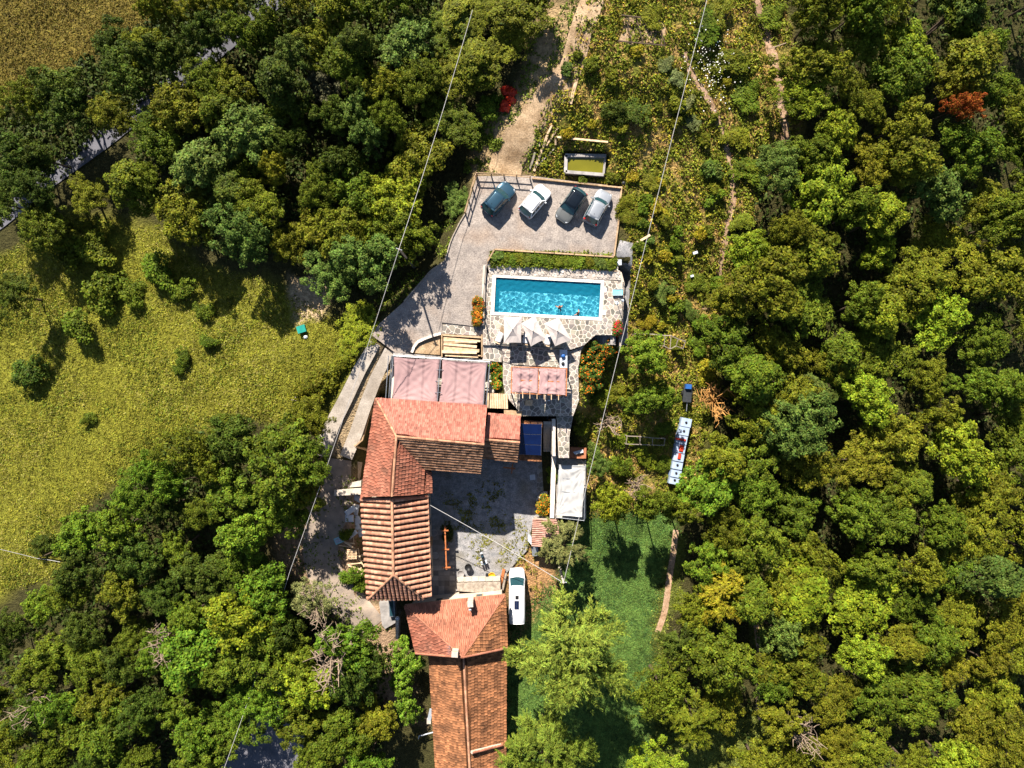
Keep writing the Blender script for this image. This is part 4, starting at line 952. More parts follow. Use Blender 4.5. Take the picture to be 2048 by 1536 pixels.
# coping slabs along the top edge of the terrace
cpw = empty('terrace_parapet', W(880, 712, 6.0), 'pale slab-topped wall along the driveway edge of the sail terrace', 'wall')
q0, q1 = W(786, 709, 6.1), W(984, 724, 6.1)
for i in range(9):
    a, b_ = q0.lerp(q1, i / 9 + 0.003), q0.lerp(q1, (i + 1) / 9 - 0.003); MB().bar(a, b_, 0.42, 0.1).build('coping_slab', 'grey_stone', cpw)
MB().bar(q0 - Vector((0, 0, 1.1)), q1 - Vector((0, 0, 1.1)), 0.34, 2.1).build('core', 'stonewall', cpw)
# small pergola
pg2 = empty('timber_pergola', W(1078, 760, ZP), 'small timber pergola under the two smaller pink sails', 'pergola')
z2 = z_
zt2 = 8.5
c4 = [z2(632, 1196), z2(1195, 1212), z2(1190, 1490), z2(626, 1462)]; Q = [W(*c, zt2) for c in c4]
for p in Q + [Q[0].lerp(Q[1], 0.49), Q[3].lerp(Q[2], 0.49)]: MB().box(Vector((p.x, p.y, (ZP + zt2) / 2)), (0.11, 0.11, zt2 - ZP)).build('post', 'wood_orange', pg2)
for a, b_ in ((Q[0], Q[1]), (Q[3], Q[2]), (Q[1], Q[2]), (Q[0], Q[3]), (Q[0].lerp(Q[1], 0.49), Q[3].lerp(Q[2], 0.49)), (Q[0].lerp(Q[3], 0.5), Q[1].lerp(Q[2], 0.5))):
    MB().bar(a - Vector((0, 0, 0.08)), b_ - Vector((0, 0, 0.08)), 0.1, 0.14).build('beam', 'wood_orange', pg2)
for k in range(7):
    a = Q[3].lerp(Q[2], 0.08 + k * 0.13); MB().bar(a + Vector((0, 0.3, 0.0)), a + Vector((0, -0.55, 0.0)), 0.08, 0.1).build('rafter_end', 'wood_pale', pg2)
pol = [(0.3, 0.25), (0.66, 0.25), (0.3, 0.75), (0.66, 0.75)]
t1_ = sail(None, 'shade_sail', [z2(640, 1202), z2(910, 1210), z2(900, 1466), z2(632, 1455)], zt2 + 0.06, 'sail', 30, 30, 0.1, 0.03, poles=pol, seed=3); tag(t1_, 'smaller pink shade sail on the hedge side of the timber pergola', 'shade sail', 'smaller pink shade sails')
t2_ = sail(None, 'shade_sail', [z2(920, 1210), z2(1190, 1216), z2(1185, 1486), z2(906, 1470)], zt2 + 0.06, 'sail', 30, 30, 0.1, 0.03, poles=pol, seed=4); tag(t2_, 'smaller pink shade sail next to the orange-flowered hedge path', 'shade sail', 'smaller pink shade sails')
# table with white cloth and a blue bag
A = W(1127, 718, 7.1); tb = empty('garden_table', (A.x, A.y, ZP), 'narrow white-topped table at the end of the parasol terrace', 'table')
MB().box((A.x, A.y, 7.05), (0.85, 2.1, 0.06)).build('table_top', 'white_plastic', tb)
for sx in (-1, 1):
    for sy in (-1, 1): MB().box((A.x + sx * 0.36, A.y + sy * 0.95, 6.63), (0.07, 0.07, 0.8)).build('leg', 'wood', tb)
A = W(1126.5, 712, 7.3); bg_ = empty('backpack', (A.x, A.y, 7.08), 'blue backpack lying on the narrow white table', 'backpack')
MB().lathe((A.x, A.y, 7.08), [(0.2, 0), (0.25, 0.12), (0.22, 0.26), (0.1, 0.32)], 10).build('bag', 'blue_plastic', bg_, True)
MB().tube([(A.x - 0.12, A.y - 0.22, 7.12), (A.x - 0.14, A.y - 0.3, 7.3), (A.x - 0.1, A.y - 0.1, 7.4)], 0.03).build('strap', 'black_plastic', bg_)
A = W(1126, 727, 7.2); o = MB().lathe((A.x, A.y, 7.08), [(0.16, 0), (0.2, 0.1), (0.14, 0.2), (0.03, 0.22)], 10).build('towel_roll', 'black_plastic', None, True); tag(o, 'dark rolled bundle next to the blue backpack', 'bundle')
# ---------------------------------------------------------------- white canopy deck
dkb = empty('canopy_deck', W(1140, 960, 1.2)); dkb['kind'] = 'structure'
prism('slab', [(1096, 838), (1116, 838), (1116, 916), (1172, 920), (1172, 1038), (1108, 1036), (1104, 925)], 1.2, -2, 'concrete', dkb)
paving(dkb, [(1112, 916), (1171, 918), (1171, 930), (1111, 930)], 1.205, 0.6, 51); paving(dkb, [(1114, 840), (1116, 840), (1116, 914), (1110, 914)], 1.205, 0.5, 52)
prism('block_wall', [(1141, 895), (1173, 896), (1172, 917), (1139, 917)], 1.9, -1, 'terracotta', dkb)
prism('low_wall', [(1100, 838), (1110, 838), (1113, 905), (1108, 1036), (1100, 1036), (1103, 905)], 1.75, -1, 'white_stone', dkb)
wc = empty('canopy_frame', W(1140, 985, 1.2), 'blue-grey steel frame under the white canopy', 'frame')
z6 = lambda x, y: Z2(x, y, 930, 900, 5.484)
zc = 3.6
cw = [W(*z6(1030, 165), zc), W(*z6(1325, 178), zc), W(*z6(1308, 775), zc), W(*z6(1000, 740), zc)]
for p in cw: MB().tube([(p.x, p.y, 0.2), (p.x, p.y, zc)], 0.05, 8).build('post', 'steel', wc)
for i in range(4): MB().tube([cw[i], cw[(i + 1) % 4]], 0.045, 8).build('rail', 'steel', wc)
for t in (0.25, 0.5, 0.75): MB().tube([cw[0].lerp(cw[3], t), cw[1].lerp(cw[2], t)], 0.035, 6).build('cross_bar', 'steel', wc)
tp = sail(None, 'white_canopy', [z6(1030, 168), z6(1322, 182), z6(1283, 735), z6(1000, 715)], zc + 0.08, 'tarp', 34, 46, 0.12, 0.01, seams=(), seed=6, zs=(0, 0.1, 0.1, 0)); tag(tp, 'white fabric canopy stretched over the deck beside the lawn', 'canopy')
o = prism('bench_board', [(1146, 904), (1166, 899), (1167, 905), (1150, 909)], 2.2, 2.1, 'white_plastic'); tag(o, 'short white board lying on the brick block above the canopy', 'board')
# concrete stair beside the solar annex
cs = empty('concrete_stair', W(1098, 870, 2), 'pale concrete stair running down beside the solar panel', 'stair')
for i in range(10):
    y0 = 843 + i * 6; z = 4.9 - i * 0.36
    prism('step', [(1087, y0), (1104, y0), (1104, y0 + 6.2), (1087, y0 + 6.2)], z, z - 1.2, 'concrete', cs)
prism('stair_wall', [(1104, 838), (1111, 838), (1111, 912), (1105, 912)], 5.2, -0.5, 'white_stone')['kind'] = 'structure'
pv = empty('courtyard_paving', W(1085, 950, 0)); pv['kind'] = 'structure'
prism('slab', [(1075, 920), (1102, 920), (1102, 985), (1073, 985)], 0.06, -0.5, 'grey_stone', pv); paving(pv, [(1075, 920), (1102, 920), (1102, 985), (1073, 985)], 0.064, 0.55, 61)
prism('slab', [(862, 1010), (905, 1010), (912, 1190), (864, 1192)], 0.05, -0.5, 'grey_stone', pv)
# square slabs west side of courtyard
for i in range(4):
    for j in range(12):
        x = 866 + i * 11.2; y = 1070 + j * 10.2
        p = [(x, y), (x + 10.6, y), (x + 10.8, y + 9.7), (x + .2, y + 9.7)]
        o = prism('paving_slab', p, 0.085 + random.uniform(0, .01), 0.0, 'flag', pv); v = random.uniform(.6, 1.2); o.color = (v, v, v, 1)
# ---------------------------------------------------------------- cars
def loft(stations, prof):
    """stations: list of (x, [(y, z) half profile from sill to centre line]); returns V, F mirrored"""
    V = []; F = []; n = len(stations[0][1])
    for x, pr in stations:
        full = [(x, y, z) for y, z in pr] + [(x, -y, z) for y, z in pr[-2::-1]]
        V += full
    m_ = 2 * n - 1
    for i in range(len(stations) - 1):
        for k in range(m_ - 1): F.append((i * m_ + k, i * m_ + k + 1, (i + 1) * m_ + k + 1, (i + 1) * m_ + k))
    F.append(tuple(range(m_))); F.append(tuple(range((len(stations) - 1) * m_, len(stations) * m_))[::-1])
    return V, F
def car(label, front, rear, z, body, roofm, L_=None, wd=1.8, hh=1.55, kind='suv', rails=True, rearlamp_big=False, group='cars parked in a row above the pool', rail_m='dark_steel', hoodm=None):
    f, b_ = W(*front, z + 0.7), W(*rear, z + 0.7); L_ = L_ or (f - b_).length; ctr = (f + b_) / 2
    root = empty('parked_car', (0, 0, 0), label, 'car', group); hw = wd / 2; h = L_ / 2
    zb = 0.95 if kind == 'suv' else 0.88           # belt line
    def pr(w_, zs, zt): return [(w_ * 0.93, 0.22), (w_, 0.4), (w_, 0.62), (w_ * 0.985, zs), (w_ * 0.90, zt - 0.03), (w_ * 0.5, zt + 0.015), (0, zt + 0.03)]
    def body_shape(x):                               # x from front +h to rear -h
        t = (h - x) / L_
        wid = hw * (0.70 + 0.30 * min(1, (t / 0.13)) ** 0.55) if t < 0.13 else hw
        if t > 0.9: wid = hw * (1 - 0.14 * ((t - 0.9) / 0.1) ** 1.6)
        zt = np.interp(t, [0, 0.04, 0.1, 0.27, 0.34, 0.9, 0.97, 1], [0.6, 0.74, 0.84, 0.95 if kind == 'suv' else 0.92, zb + 0.03, zb + 0.03, zb, 0.7])
        return wid, zt
    st = []
    for t in (0, 0.015, 0.04, 0.08, 0.13, 0.2, 0.27, 0.34, 0.45, 0.6, 0.75, 0.88, 0.94, 0.975, 1.0):
        x = h - t * L_; w_, zt = body_shape(x); st.append((x, pr(w_, zt - 0.12, zt)))
    V, F = loft(st, None); bo = obj('body', V, F, body, root, True); bo.modifiers.new('s', 'SUBSURF').render_levels = 1; bo.modifiers['s'].levels = 1
    if hoodm:
        pass
    # greenhouse: lower ring on the belt, upper ring of the roof
    xw0, xw1 = h - 0.30 * L_, h - 0.43 * L_           # windscreen base / top
    xr1, xr0 = -h + 0.14 * L_, -h + 0.035 * L_        # rear window top / base
    rw0, rw1 = hw * 0.93, hw * 0.72; zr0, zr1 = zb + 0.0, hh
    def quad(nm, P, m, par=root): return obj(nm, P, [(0, 1, 2, 3)], m, par)
    ws = []; N = 6
    def screen(nm, x0, x1, inv, m, f0=0.97, f1=0.97):
        V = []; F = []
        for i in range(N + 1):
            s = -1 + 2 * i / N; bow = (1 - s * s)
            V += [(x0 + inv * 0.16 * bow, s * rw0 * f0, zr0 + 0.02), (x1 + inv * 0.07 * bow, s * rw1 * f1, zr1 - 0.05 + 0.02 * bow)]
        for i in range(N): F.append((2 * i, 2 * i + 2, 2 * i + 3, 2 * i + 1) if inv > 0 else (2 * i, 2 * i + 1, 2 * i + 3, 2 * i + 2))
        return obj(nm, V, F, m, root, True)
    screen('windscreen', xw0, xw1, 1, 'glass'); screen('rear_window', xr0, xr1, -1, 'glass')
    for s in (-1, 1):
        P = [(xw0 + 0.02, s * rw0, zr0), (xr0 - 0.02, s * rw0, zr0), (xr1, s * rw1, zr1 - 0.06), (xw1, s * rw1, zr1 - 0.06)]
        sw_ = quad('side_window', P if s < 0 else P[::-1], 'glass')
        for t in (0.0, 0.36, 0.7, 1.0):
            a = Vector(P[0]).lerp(Vector(P[1]), t); q = Vector(P[3]).lerp(Vector(P[2]), t); MB().bar(a + Vector((0, s * 0.006, 0)), q + Vector((0, s * 0.006, 0)), 0.07 if 0 < t < 1 else 0.1, 0.03).build('pillar', body if roofm != 'black_paint' else 'black_paint', root)
        MB().bar((xw1 + 0.05, s * rw1, zr1 - 0.04), (xr1 - 0.05, s * rw1, zr1 - 0.04), 0.08, 0.06).build('roof_edge', roofm, root)
        if rails: MB().tube([(xw1 - 0.2, s * (rw1 - 0.09), zr1 + 0.0), (xw1 - 0.35, s * (rw1 - 0.09), zr1 + 0.07), (xr1 + 0.3, s * (rw1 - 0.09), zr1 + 0.07), (xr1 + 0.15, s * (rw1 - 0.09), zr1)], 0.022, 6).build('roof_rail', rail_m, root)
        # mirrors, lamps, wheels
        mr_ = MB().box((xw0 - 0.25, s * (hw + 0.1), zb + 0.08), (0.16, 0.22, 0.14), 0, 0.8).build('mirror', body, root)
        MB().bar((h - 0.10 * L_ * 0.9, s * hw * 0.80, 0.68), (h - 0.03 * L_, s * hw * 0.6, 0.66), 0.12, 0.14).build('headlight', 'clear_lamp', root)
        MB().box((-h + 0.12, s * hw * 0.78, 0.86 if not rearlamp_big else 0.96), (0.16, 0.18, 0.18 if not rearlamp_big else 0.4)).build('taillight', 'red_lamp', root)
        for xx in (h - 0.19 * L_, -h + 0.19 * L_):
            wh = empty('wheel', (xx, s * (hw - 0.11), 0.33)); wh.parent = root
            c0 = (xx, s * (hw - 0.22), 0.33); c1 = (xx, s * (hw + 0.005), 0.33); c2 = (xx, s * (hw + 0.012), 0.33)
            MB().tube([c0, c1], 0.33, 16).build('tyre', 'tyre', wh); MB().tube([c0, c2], 0.21, 12).build('rim', 'rim', wh)
    # roof
    V = []; F = []; nx_, ny_ = 6, 6
    for i in range(nx_ + 1):
        for j in range(ny_ + 1):
            t = i / nx_; s = -1 + 2 * j / ny_; x = xw1 + 0.05 + (xr1 - 0.10 - xw1) * t + (0.07 * (1 - s * s)) * (1 - 2 * t)
            V.append((x, s * rw1, zr1 - 0.05 + 0.06 * (1 - s * s) + 0.03 * math.sin(math.pi * t)))
    for i in range(nx_):
        for j in range(ny_): k = i * (ny_ + 1) + j; F.append((k, k + ny_ + 1, k + ny_ + 2, k + 1)[::-1])
    rf = obj('roof', V, F, roofm, root, True); rf.modifiers.new('t', 'SOLIDIFY').thickness = 0.04
    MB().bar((xr1 - 0.02, -rw1 * 0.9, zr1 - 0.02), (xr1 - 0.02, rw1 * 0.9, zr1 - 0.02), 0.16, 0.04).build('spoiler', roofm, root)
    MB().lathe((xr1 + 0.35, 0, zr1 - 0.01), [(0.05, 0), (0.04, 0.06), (0.01, 0.1)], 8).build('aerial', 'black_plastic', root)
    for s in (-1, 1): MB().bar((xw0 + 0.12, s * 0.55, zr0 + 0.05), (xw0 + 0.05, s * 0.05, zr0 + 0.09), 0.03).build('wiper', 'black_plastic', root)
    for s in (-1, 1): MB().bar((h - 0.06 * L_, s * hw * 0.42, 0.80), (h - 0.29 * L_, s * hw * 0.58, 0.975 if kind == 'suv' else 0.94), 0.03, 0.03).build('bonnet_crease', body, root)
    MB().box((h - 0.02, 0, 0.5), (0.06, 1.0, 0.16)).build('grille', 'black_plastic', root); MB().box((-h + 0.0, 0, 0.66), (0.05, 0.52, 0.12)).build('number_plate', 'white_plastic', root)
    d_ = f - b_; root.rotation_euler.z = math.atan2(d_.y, d_.x); root.location = (ctr.x, ctr.y, z)
    return root
z1 = lambda x, y: Z2(x, y, 900, 300, 5.12)
car('dark blue estate car in the corner by the rail fence', z1(622, 356), z1(372, 636), 7.2, 'blue_paint', 'blue_paint', wd=2.0, hh=1.6)
car('white hatchback car parked second from the rail fence', z1(985, 385), z1(757, 655), 7.2, 'white_paint', 'white_paint', wd=1.95, hh=1.55)
car('grey car with black roof parked facing the pool', z1(1132, 722), z1(1345, 412), 7.2, 'grey_paint', 'black_paint', wd=1.95, hh=1.55, rails=False)
car('silver car with red tail lamps parked nearest the garden slope', z1(1600, 422), z1(1428, 750), 7.2, 'silver_paint', 'silver_paint', wd=1.92, hh=1.62, rearlamp_big=True, rail_m='steel')
bpy.data.objects['parked_car.001'].name = 'parked_car.001'
# ---------------------------------------------------------------- camper van
def van():
    f, b_ = W(1034, 1141, 1.0), W(1034, 1246, 1.6); f.z = b_.z = 0.0; L_ = 6.3; hw = 1.0; h = L_ / 2
    root = empty('camper_van', (0, 0, 0), 'white camper van beside the hip-roofed house, rear under the feathery tree', 'van')
    st = []
    for t, w_, zt in ((0, .72, .7), (.02, .84, .9), (.06, .92, 1.05), (.11, .96, 1.15), (.16, .975, 1.35), (.165, .975, 1.4)):
        st.append((h - t * L_, [(hw * w_ * .96, .28), (hw * w_, .5), (hw * w_, .8 * min(1, zt)), (hw * w_ * .97, zt - .12), (hw * w_ * .86, zt), (hw * w_ * .4, zt + .05), (0, zt + .06)]))
    V, F = loft(st, None); obj('bonnet', V, F, 'white_paint', root, True)
    st = []
    for t, w_, zt in ((.165, .93, 1.45), (.2, .93, 1.75), (.27, .93, 2.28), (.31, .94, 2.42), (.5, .95, 2.5), (.8, .95, 2.5), (.96, .94, 2.46), (1.0, .9, 2.3)):
        st.append((h - t * L_, [(hw * .98, .28), (hw, .5), (hw, 1.1), (hw * .985, 1.3), (hw * w_, zt - .35), (hw * w_ * .9, zt - .06), (hw * .45, zt), (0, zt + .02)]))
    V, F = loft(st, None); obj('body', V, F, 'white_paint', root, True)
    V = []; F = []; N = 8
    for i in range(N + 1):
        s = -1 + 2 * i / N; bow = 1 - s * s; V += [(h - .165 * L_ + .18 * bow + .02, s * .86, 1.42), (h - .275 * L_ + .1 * bow + .03, s * .8, 2.26)]
    for i in range(N): F.append((2 * i, 2 * i + 2, 2 * i + 3, 2 * i + 1))
    obj('windscreen', V, F, 'glass', root, True)
    for s in (-1, 1):
        P = [(h - .2 * L_, s * 1.012, 1.3), (h - .36 * L_, s * 1.012, 1.3), (h - .36 * L_, s * .97, 1.95), (h - .28 * L_, s * .97, 1.95)]
        obj('side_window', P, [(0, 1, 2, 3)], 'glass', root)
        MB().box((h - .19 * L_, s * 1.17, 1.45), (.14, .24, .32)).build('mirror', 'black_plastic', root)
        MB().box((h - .05 * L_, s * .74, .85), (.22, .3, .2)).build('headlight', 'clear_lamp', root)
        MB().box((-h + .02, s * .9, 1.0), (.1, .16, .5)).build('taillight', 'red_lamp', root)
        MB().bar((h - .03 * L_, s * .3, 1.06), (h - .1 * L_, s * .38, 1.2), .03).build('bonnet_crease', 'grey_paint', root)
        for xx in (h - .17 * L_, -h + .2 * L_):
            wh = empty('wheel', (xx, s * .9, .35)); wh.parent = root
            MB().tube([(xx, s * .78, .35), (xx, s * 1.01, .35)], .35, 16).build('tyre', 'tyre', wh); MB().tube([(xx, s * .78, .35), (xx, s * 1.02, .35)], .2, 12).build('rim', 'rim', wh)
    MB().box((h - .475 * L_, .0, 2.55), (.42, .42, .1), 0, .85).build('roof_vent', 'black_plastic', root)
    pn = MB().box((h - .62 * L_, .05, 2.55), (1.0, .55, .04)).build('solar_module', 'panel', root)
    for k in range(3): MB().bar((h - .62 * L_ - .5, -.13 + k * .18, 2.575), (h - .62 * L_ + .5, -.13 + k * .18, 2.575), .012).build('busbar', 'steel', pn)
    d_ = f - b_; root.rotation_euler.z = math.atan2(d_.y, d_.x); c_ = (W(1034, 1141, 1.0) + W(1034, 1246, 2.0)) / 2; root.location = (c_.x, c_.y, hpx(1034, 1190) + 0.05)
van()
# ---------------------------------------------------------------- motorcycle
def motorcycle(label, front, rear, z, bodym, cat='motorcycle'):
    root = empty('motorcycle', (0, 0, 0), label, cat)
    for x, nm in ((0.72, 'front_wheel'), (-0.70, 'rear_wheel')):
        V = []; F = []; nu_, nv_ = 18, 6
        for i in range(nu_):
            a = 2 * math.pi * i / nu_
            for j in range(nv_):
                b_ = 2 * math.pi * j / nv_; rr = 0.27 + 0.06 * math.cos(b_); V.append((x + rr * math.cos(a), 0.065 * math.sin(b_), 0.33 + rr * math.sin(a)))
        for i in range(nu_):
            for j in range(nv_): F.append((i * nv_ + j, ((i + 1) % nu_) * nv_ + j, ((i + 1) % nu_) * nv_ + (j + 1) % nv_, i * nv_ + (j + 1) % nv_))
        wh = empty(nm, (x, 0, 0.33)); wh.parent = root; obj('tyre', V, F, 'tyre', wh, True); MB().tube([(x, -.04, .33), (x, .04, .33)], .2, 12).build('rim', 'rim', wh)
    MB().lathe((0.18, 0, 0.72), [(.02, 0), (.17, .05), (.19, .14), (.1, .24)], 12).build('tank', bodym, root, True)
    MB().box((0.0, 0, .45), (.55, .3, .4), 0, .8).build('engine', 'grey_paint', root)
    MB().box((-.35, 0, .8), (.65, .28, .1), 0, .85).build('seat', 'black_plastic', root)
    for s in (-1, 1): MB().tube([(.72, s * .1, .33), (.5, s * .1, .95)], .03).build('fork', 'steel', root)
    MB().tube([(.3, .42, 1.02), (.46, .2, 1.05), (.5, 0, 1.02), (.46, -.2, 1.05), (.3, -.42, 1.02)], .02).build('handlebar', 'dark_steel', root)
    for s in (-1, 1): MB().box((.4, s * .48, 1.2), (.04, .14, .09)).build('mirror', 'rim', root); MB().box((-.62, s * .28, .68), (.42, .2, .36), 0, .9).build('pannier', 'white_plastic', root)
    MB().lathe((.62, 0, .86), [(.09, 0), (.1, .06), (.04, .14)], 10).build('headlight', 'clear_lamp', root); MB().box((.6, 0, 1.05), (.1, .34, .3), 0, .7).build('fairing', 'white_plastic', root)
    MB().tube([(-.1, -.2, .3), (-.7, -.22, .4)], .05, 8).build('exhaust', 'rim', root); MB().box((-.7, 0, .72), (.4, .2, .05)).build('mudguard', bodym, root)
    f, b_ = W(*front, z + .6), W(*rear, z + .6); d_ = f - b_; root.rotation_euler = (R(8), 0, math.atan2(d_.y, d_.x)); c_ = (f + b_) / 2; root.location = (c_.x, c_.y, z)
    return root
motorcycle('dark motorcycle with white panniers parked in the courtyard', z6(160, 1090), z6(210, 1270), 0.03, 'blue_paint')
# ---------------------------------------------------------------- trees: prototypes
def unit(v): return v / (np.linalg.norm(v, axis=-1, keepdims=True) + 1e-9)
def leaves(P, N, size, aspect=0.6, rg=None, droop=0.0, along=None):
    """diamond leaves at P with normals N -> (k,4,3)"""
    k = len(P); a = rg.normal(size=(k, 3)) if along is None else along + rg.normal(size=(k, 3)) * 0.35
    T = unit(a - N * (a * N).sum(-1, keepdims=True)); B = np.cross(N, T); sz = size * rg.uniform(0.65, 1.35, (k, 1))
    return np.stack([P - T * sz * 0.5, P + B * sz * aspect * 0.5 - T * sz * 0.05, P + T * sz * 0.5 - N * sz * droop, P - B * sz * aspect * 0.5 - T * sz * 0.05], 1)
def crown_pts(rg, Rx, Rz, zc, nclump, rc, per, lobes=5, bottom=-0.35, rag=0.25):
    """clumps over a lobed dome; leaves over each clump"""
    ns = lobes; a = rg.uniform(0, 6.283, ns); q = np.sqrt(rg.uniform(0.02, 1, ns)) * .6
    sub = np.stack([np.cos(a) * q * Rx, np.sin(a) * q * Rx, zc + rg.uniform(-.35, .32, ns) * Rz - q * .25 * Rz], -1); sub[0] = (0, 0, zc + .1 * Rz); sr = rg.uniform(.22, .5, ns); sr[0] = .5
    wgt = sr ** 2 / (sr ** 2).sum(); dirs = unit(rg.normal(size=(nclump * 4, 3))); dirs = dirs[dirs[:, 2] > bottom][:nclump]
    own = rg.choice(ns, len(dirs), p=wgt); rad = rg.uniform(1 - rag, 1.08, len(dirs)); deep = rg.random(len(dirs)) < 0.15; rad[deep] *= rg.uniform(.6, .9, deep.sum())
    Cc = sub[own] + dirs * (rad * sr[own])[:, None] * np.array([Rx, Rx, Rz])
    Cc[:, :2] *= .95 * Rx / np.percentile(np.hypot(Cc[:, 0], Cc[:, 1]), 92)
    P = []; N = []
    for c, dd in zip(Cc, dirs):
        r_ = rc * rg.uniform(0.6, 1.35); k = int(per * (r_ / rc) ** 2)
        u = unit(rg.normal(size=(k, 3)) + dd * 0.5 + np.array([0, 0, 0.45])); q = c + u * r_ * rg.uniform(0.55, 1.0, (k, 1)) * np.array([1.1, 1.1, 0.8])
        P.append(q); N.append(unit(u * 0.7 + np.array([0, 0, 0.55]) + rg.normal(size=(k, 3)) * 0.45))
    return np.concatenate(P), np.concatenate(N), Cc
def trunk_mesh(name, rg, H, zc, Rx, targets, r0=0.16, lean=0.15, bark='bark'):
    mb = MB(); top = Vector((rg.normal() * lean, rg.normal() * lean, zc)); pts = [Vector((0, 0, -1.2)), Vector((0, 0, 0.4)), Vector((top.x * .4, top.y * .4, zc * .5)), top]
    mb.tube(pts, [r0 * 1.25, r0, r0 * .75, r0 * .4], 7)
    for t in targets:
        s = pts[2].lerp(pts[3], rg.uniform(0, .9)); e = Vector(t); m1 = s.lerp(e, .5) + Vector((0, 0, .25 * (e - s).length * .5))
        mb.tube([s, m1, e], [r0 * .38, r0 * .25, r0 * .08], 5)
    return mb.build(name, bark)
PROTO = {}
def hide_proto(o): C.objects.unlink(o)
def make_tree(key, nm, cat, Rx, Rz, H, nclump, rc, per, lsize, seed, style='leaf', aspect=0.6, r0=0.16, rag=0.25, nb=9, m='leaf', bottom=-0.35, lobes=5):
    rg = np.random.default_rng(seed); zc = H - Rz * 0.95
    if style == 'spray':         # feathery sprays pointing outwards and upwards
        nbo = 30 if Rx > 4 else 16; azb = (np.arange(nbo) * 2.39996) + rg.normal(0, .25, nbo); el = rg.uniform(-.05, 1.35, nbo); bd = np.stack([np.cos(azb) * np.cos(el), np.sin(azb) * np.cos(el), np.sin(el)], -1)
        bl_ = rg.uniform(.72, 1.08, nbo); own = rg.integers(0, nbo, nclump); t_ = rg.uniform(.12, 1, nclump) ** .6; dirs = bd[own]
        lat = np.cross(dirs, unit(rg.normal(size=(nclump, 3)))) * np.array([1, 1, .6]); Lr = np.array([Rx, Rx, Rz * 1.15]) * 1.02
        base = dirs * (t_ * bl_[own])[:, None] * Lr + lat * (Rx * .15) * rg.uniform(.1, 1, (nclump, 1)) + np.array([0, 0, zc - .2 * Rz]); P = []; N = []; A = []
        for c, dd, lt in zip(base, dirs, lat):
            ax = unit(dd * np.array([1, 1, .4]) * .8 + lt * .7 + rg.normal(size=3) * .15); Ls = rc * rg.uniform(.6, 1.35); k = per; t = rg.uniform(0, 1, (k, 1)); side = rg.normal(size=(k, 3)) * 0.16 * (1 - t * .6) * rc
            side[:, 2] *= .5; q = c + ax * t * Ls + side; q[:, 2] -= (t[:, 0] ** 2) * Ls * .25; P.append(q); N.append(unit(np.array([0, 0, 1.0]) + dd * .45 + rg.normal(size=(k, 3)) * .45)); A.append(np.repeat(ax[None], k, 0) + unit(side) * .55)
        P = np.concatenate(P); N = np.concatenate(N); A = np.concatenate(A); Q = leaves(P, N, lsize, aspect, rg, .1, A); Cc = base
    else:
        P, N, Cc = crown_pts(rg, Rx, Rz, zc, nclump, rc, per, lobes, bottom, rag); Q = leaves(P, N, lsize, aspect, rg, .12)
    cr = quadmesh('crown', Q, m); pick = Cc[rg.choice(len(Cc), min(nb, len(Cc)), replace=False)] * np.array([.85, .85, 1]) if nb else []
    tr = trunk_mesh('trunk', rg, H, zc, Rx, pick, r0); hide_proto(cr); hide_proto(tr)
    PROTO[key] = dict(name=nm, cat=cat, crown=cr, trunk=tr, R=Rx, H=H, zc=zc)
for i in range(5): make_tree('oak%d' % i, 'broadleaf_tree', 'tree', 3.0, 2.8, 8.5, 150, 0.46, 66, 0.24, 100 + i, lobes=10 + i, rag=0.55)
for i in range(4): make_tree('fine%d' % i, 'small_leaved_tree', 'tree', 2.7, 2.6, 8.0, 210, 0.36, 56, 0.17, 120 + i, rag=0.6, lobes=12)
for i in range(2): make_tree('slim%d' % i, 'slender_tree', 'tree', 1.9, 3.8, 10.0, 160, 0.4, 58, 0.2, 140 + i, lobes=6, rag=0.35, nb=14)
for i in range(2): make_tree('big%d' % i, 'broadleaf_tree', 'tree', 3.4, 3.0, 9.0, 170, 0.5, 66, 0.28, 150 + i, lobes=11, rag=0.55)
for i in range(2): make_tree('feather%d' % i, 'feathery_tree', 'tree', 6.6, 4.6, 13.0, 1500, 1.1, 36, 0.36, 160 + i, 'spray', 0.2, 0.35, nb=16, m='leaf_soft', lobes=7)
make_tree('pinnate', 'feathery_tree', 'tree', 2.7, 2.2, 7.5, 190, 0.9, 40, 0.33, 170, 'spray', 0.3, 0.14, nb=10, m='leaf_soft')
for i in range(3): make_tree('shrub%d' % i, 'shrub', 'shrub', 1.0, 0.8, 1.35, 60, 0.28, 44, 0.15, 180 + i, nb=6, r0=0.04, bottom=-0.1, rag=.35)
for i in range(2): make_tree('weed%d' % i, 'leafy_plant', 'plant', 0.55, 0.5, 0.8, 26, 0.2, 30, 0.2, 190 + i, nb=4, r0=0.02, bottom=0, rag=.4, m='leaf')
make_tree('hedge', 'hedge_bush', 'hedge', 1.5, 1.6, 3.2, 90, 0.45, 60, 0.3, 195, nb=5, r0=0.06, m='leaf_gloss', rag=.2)
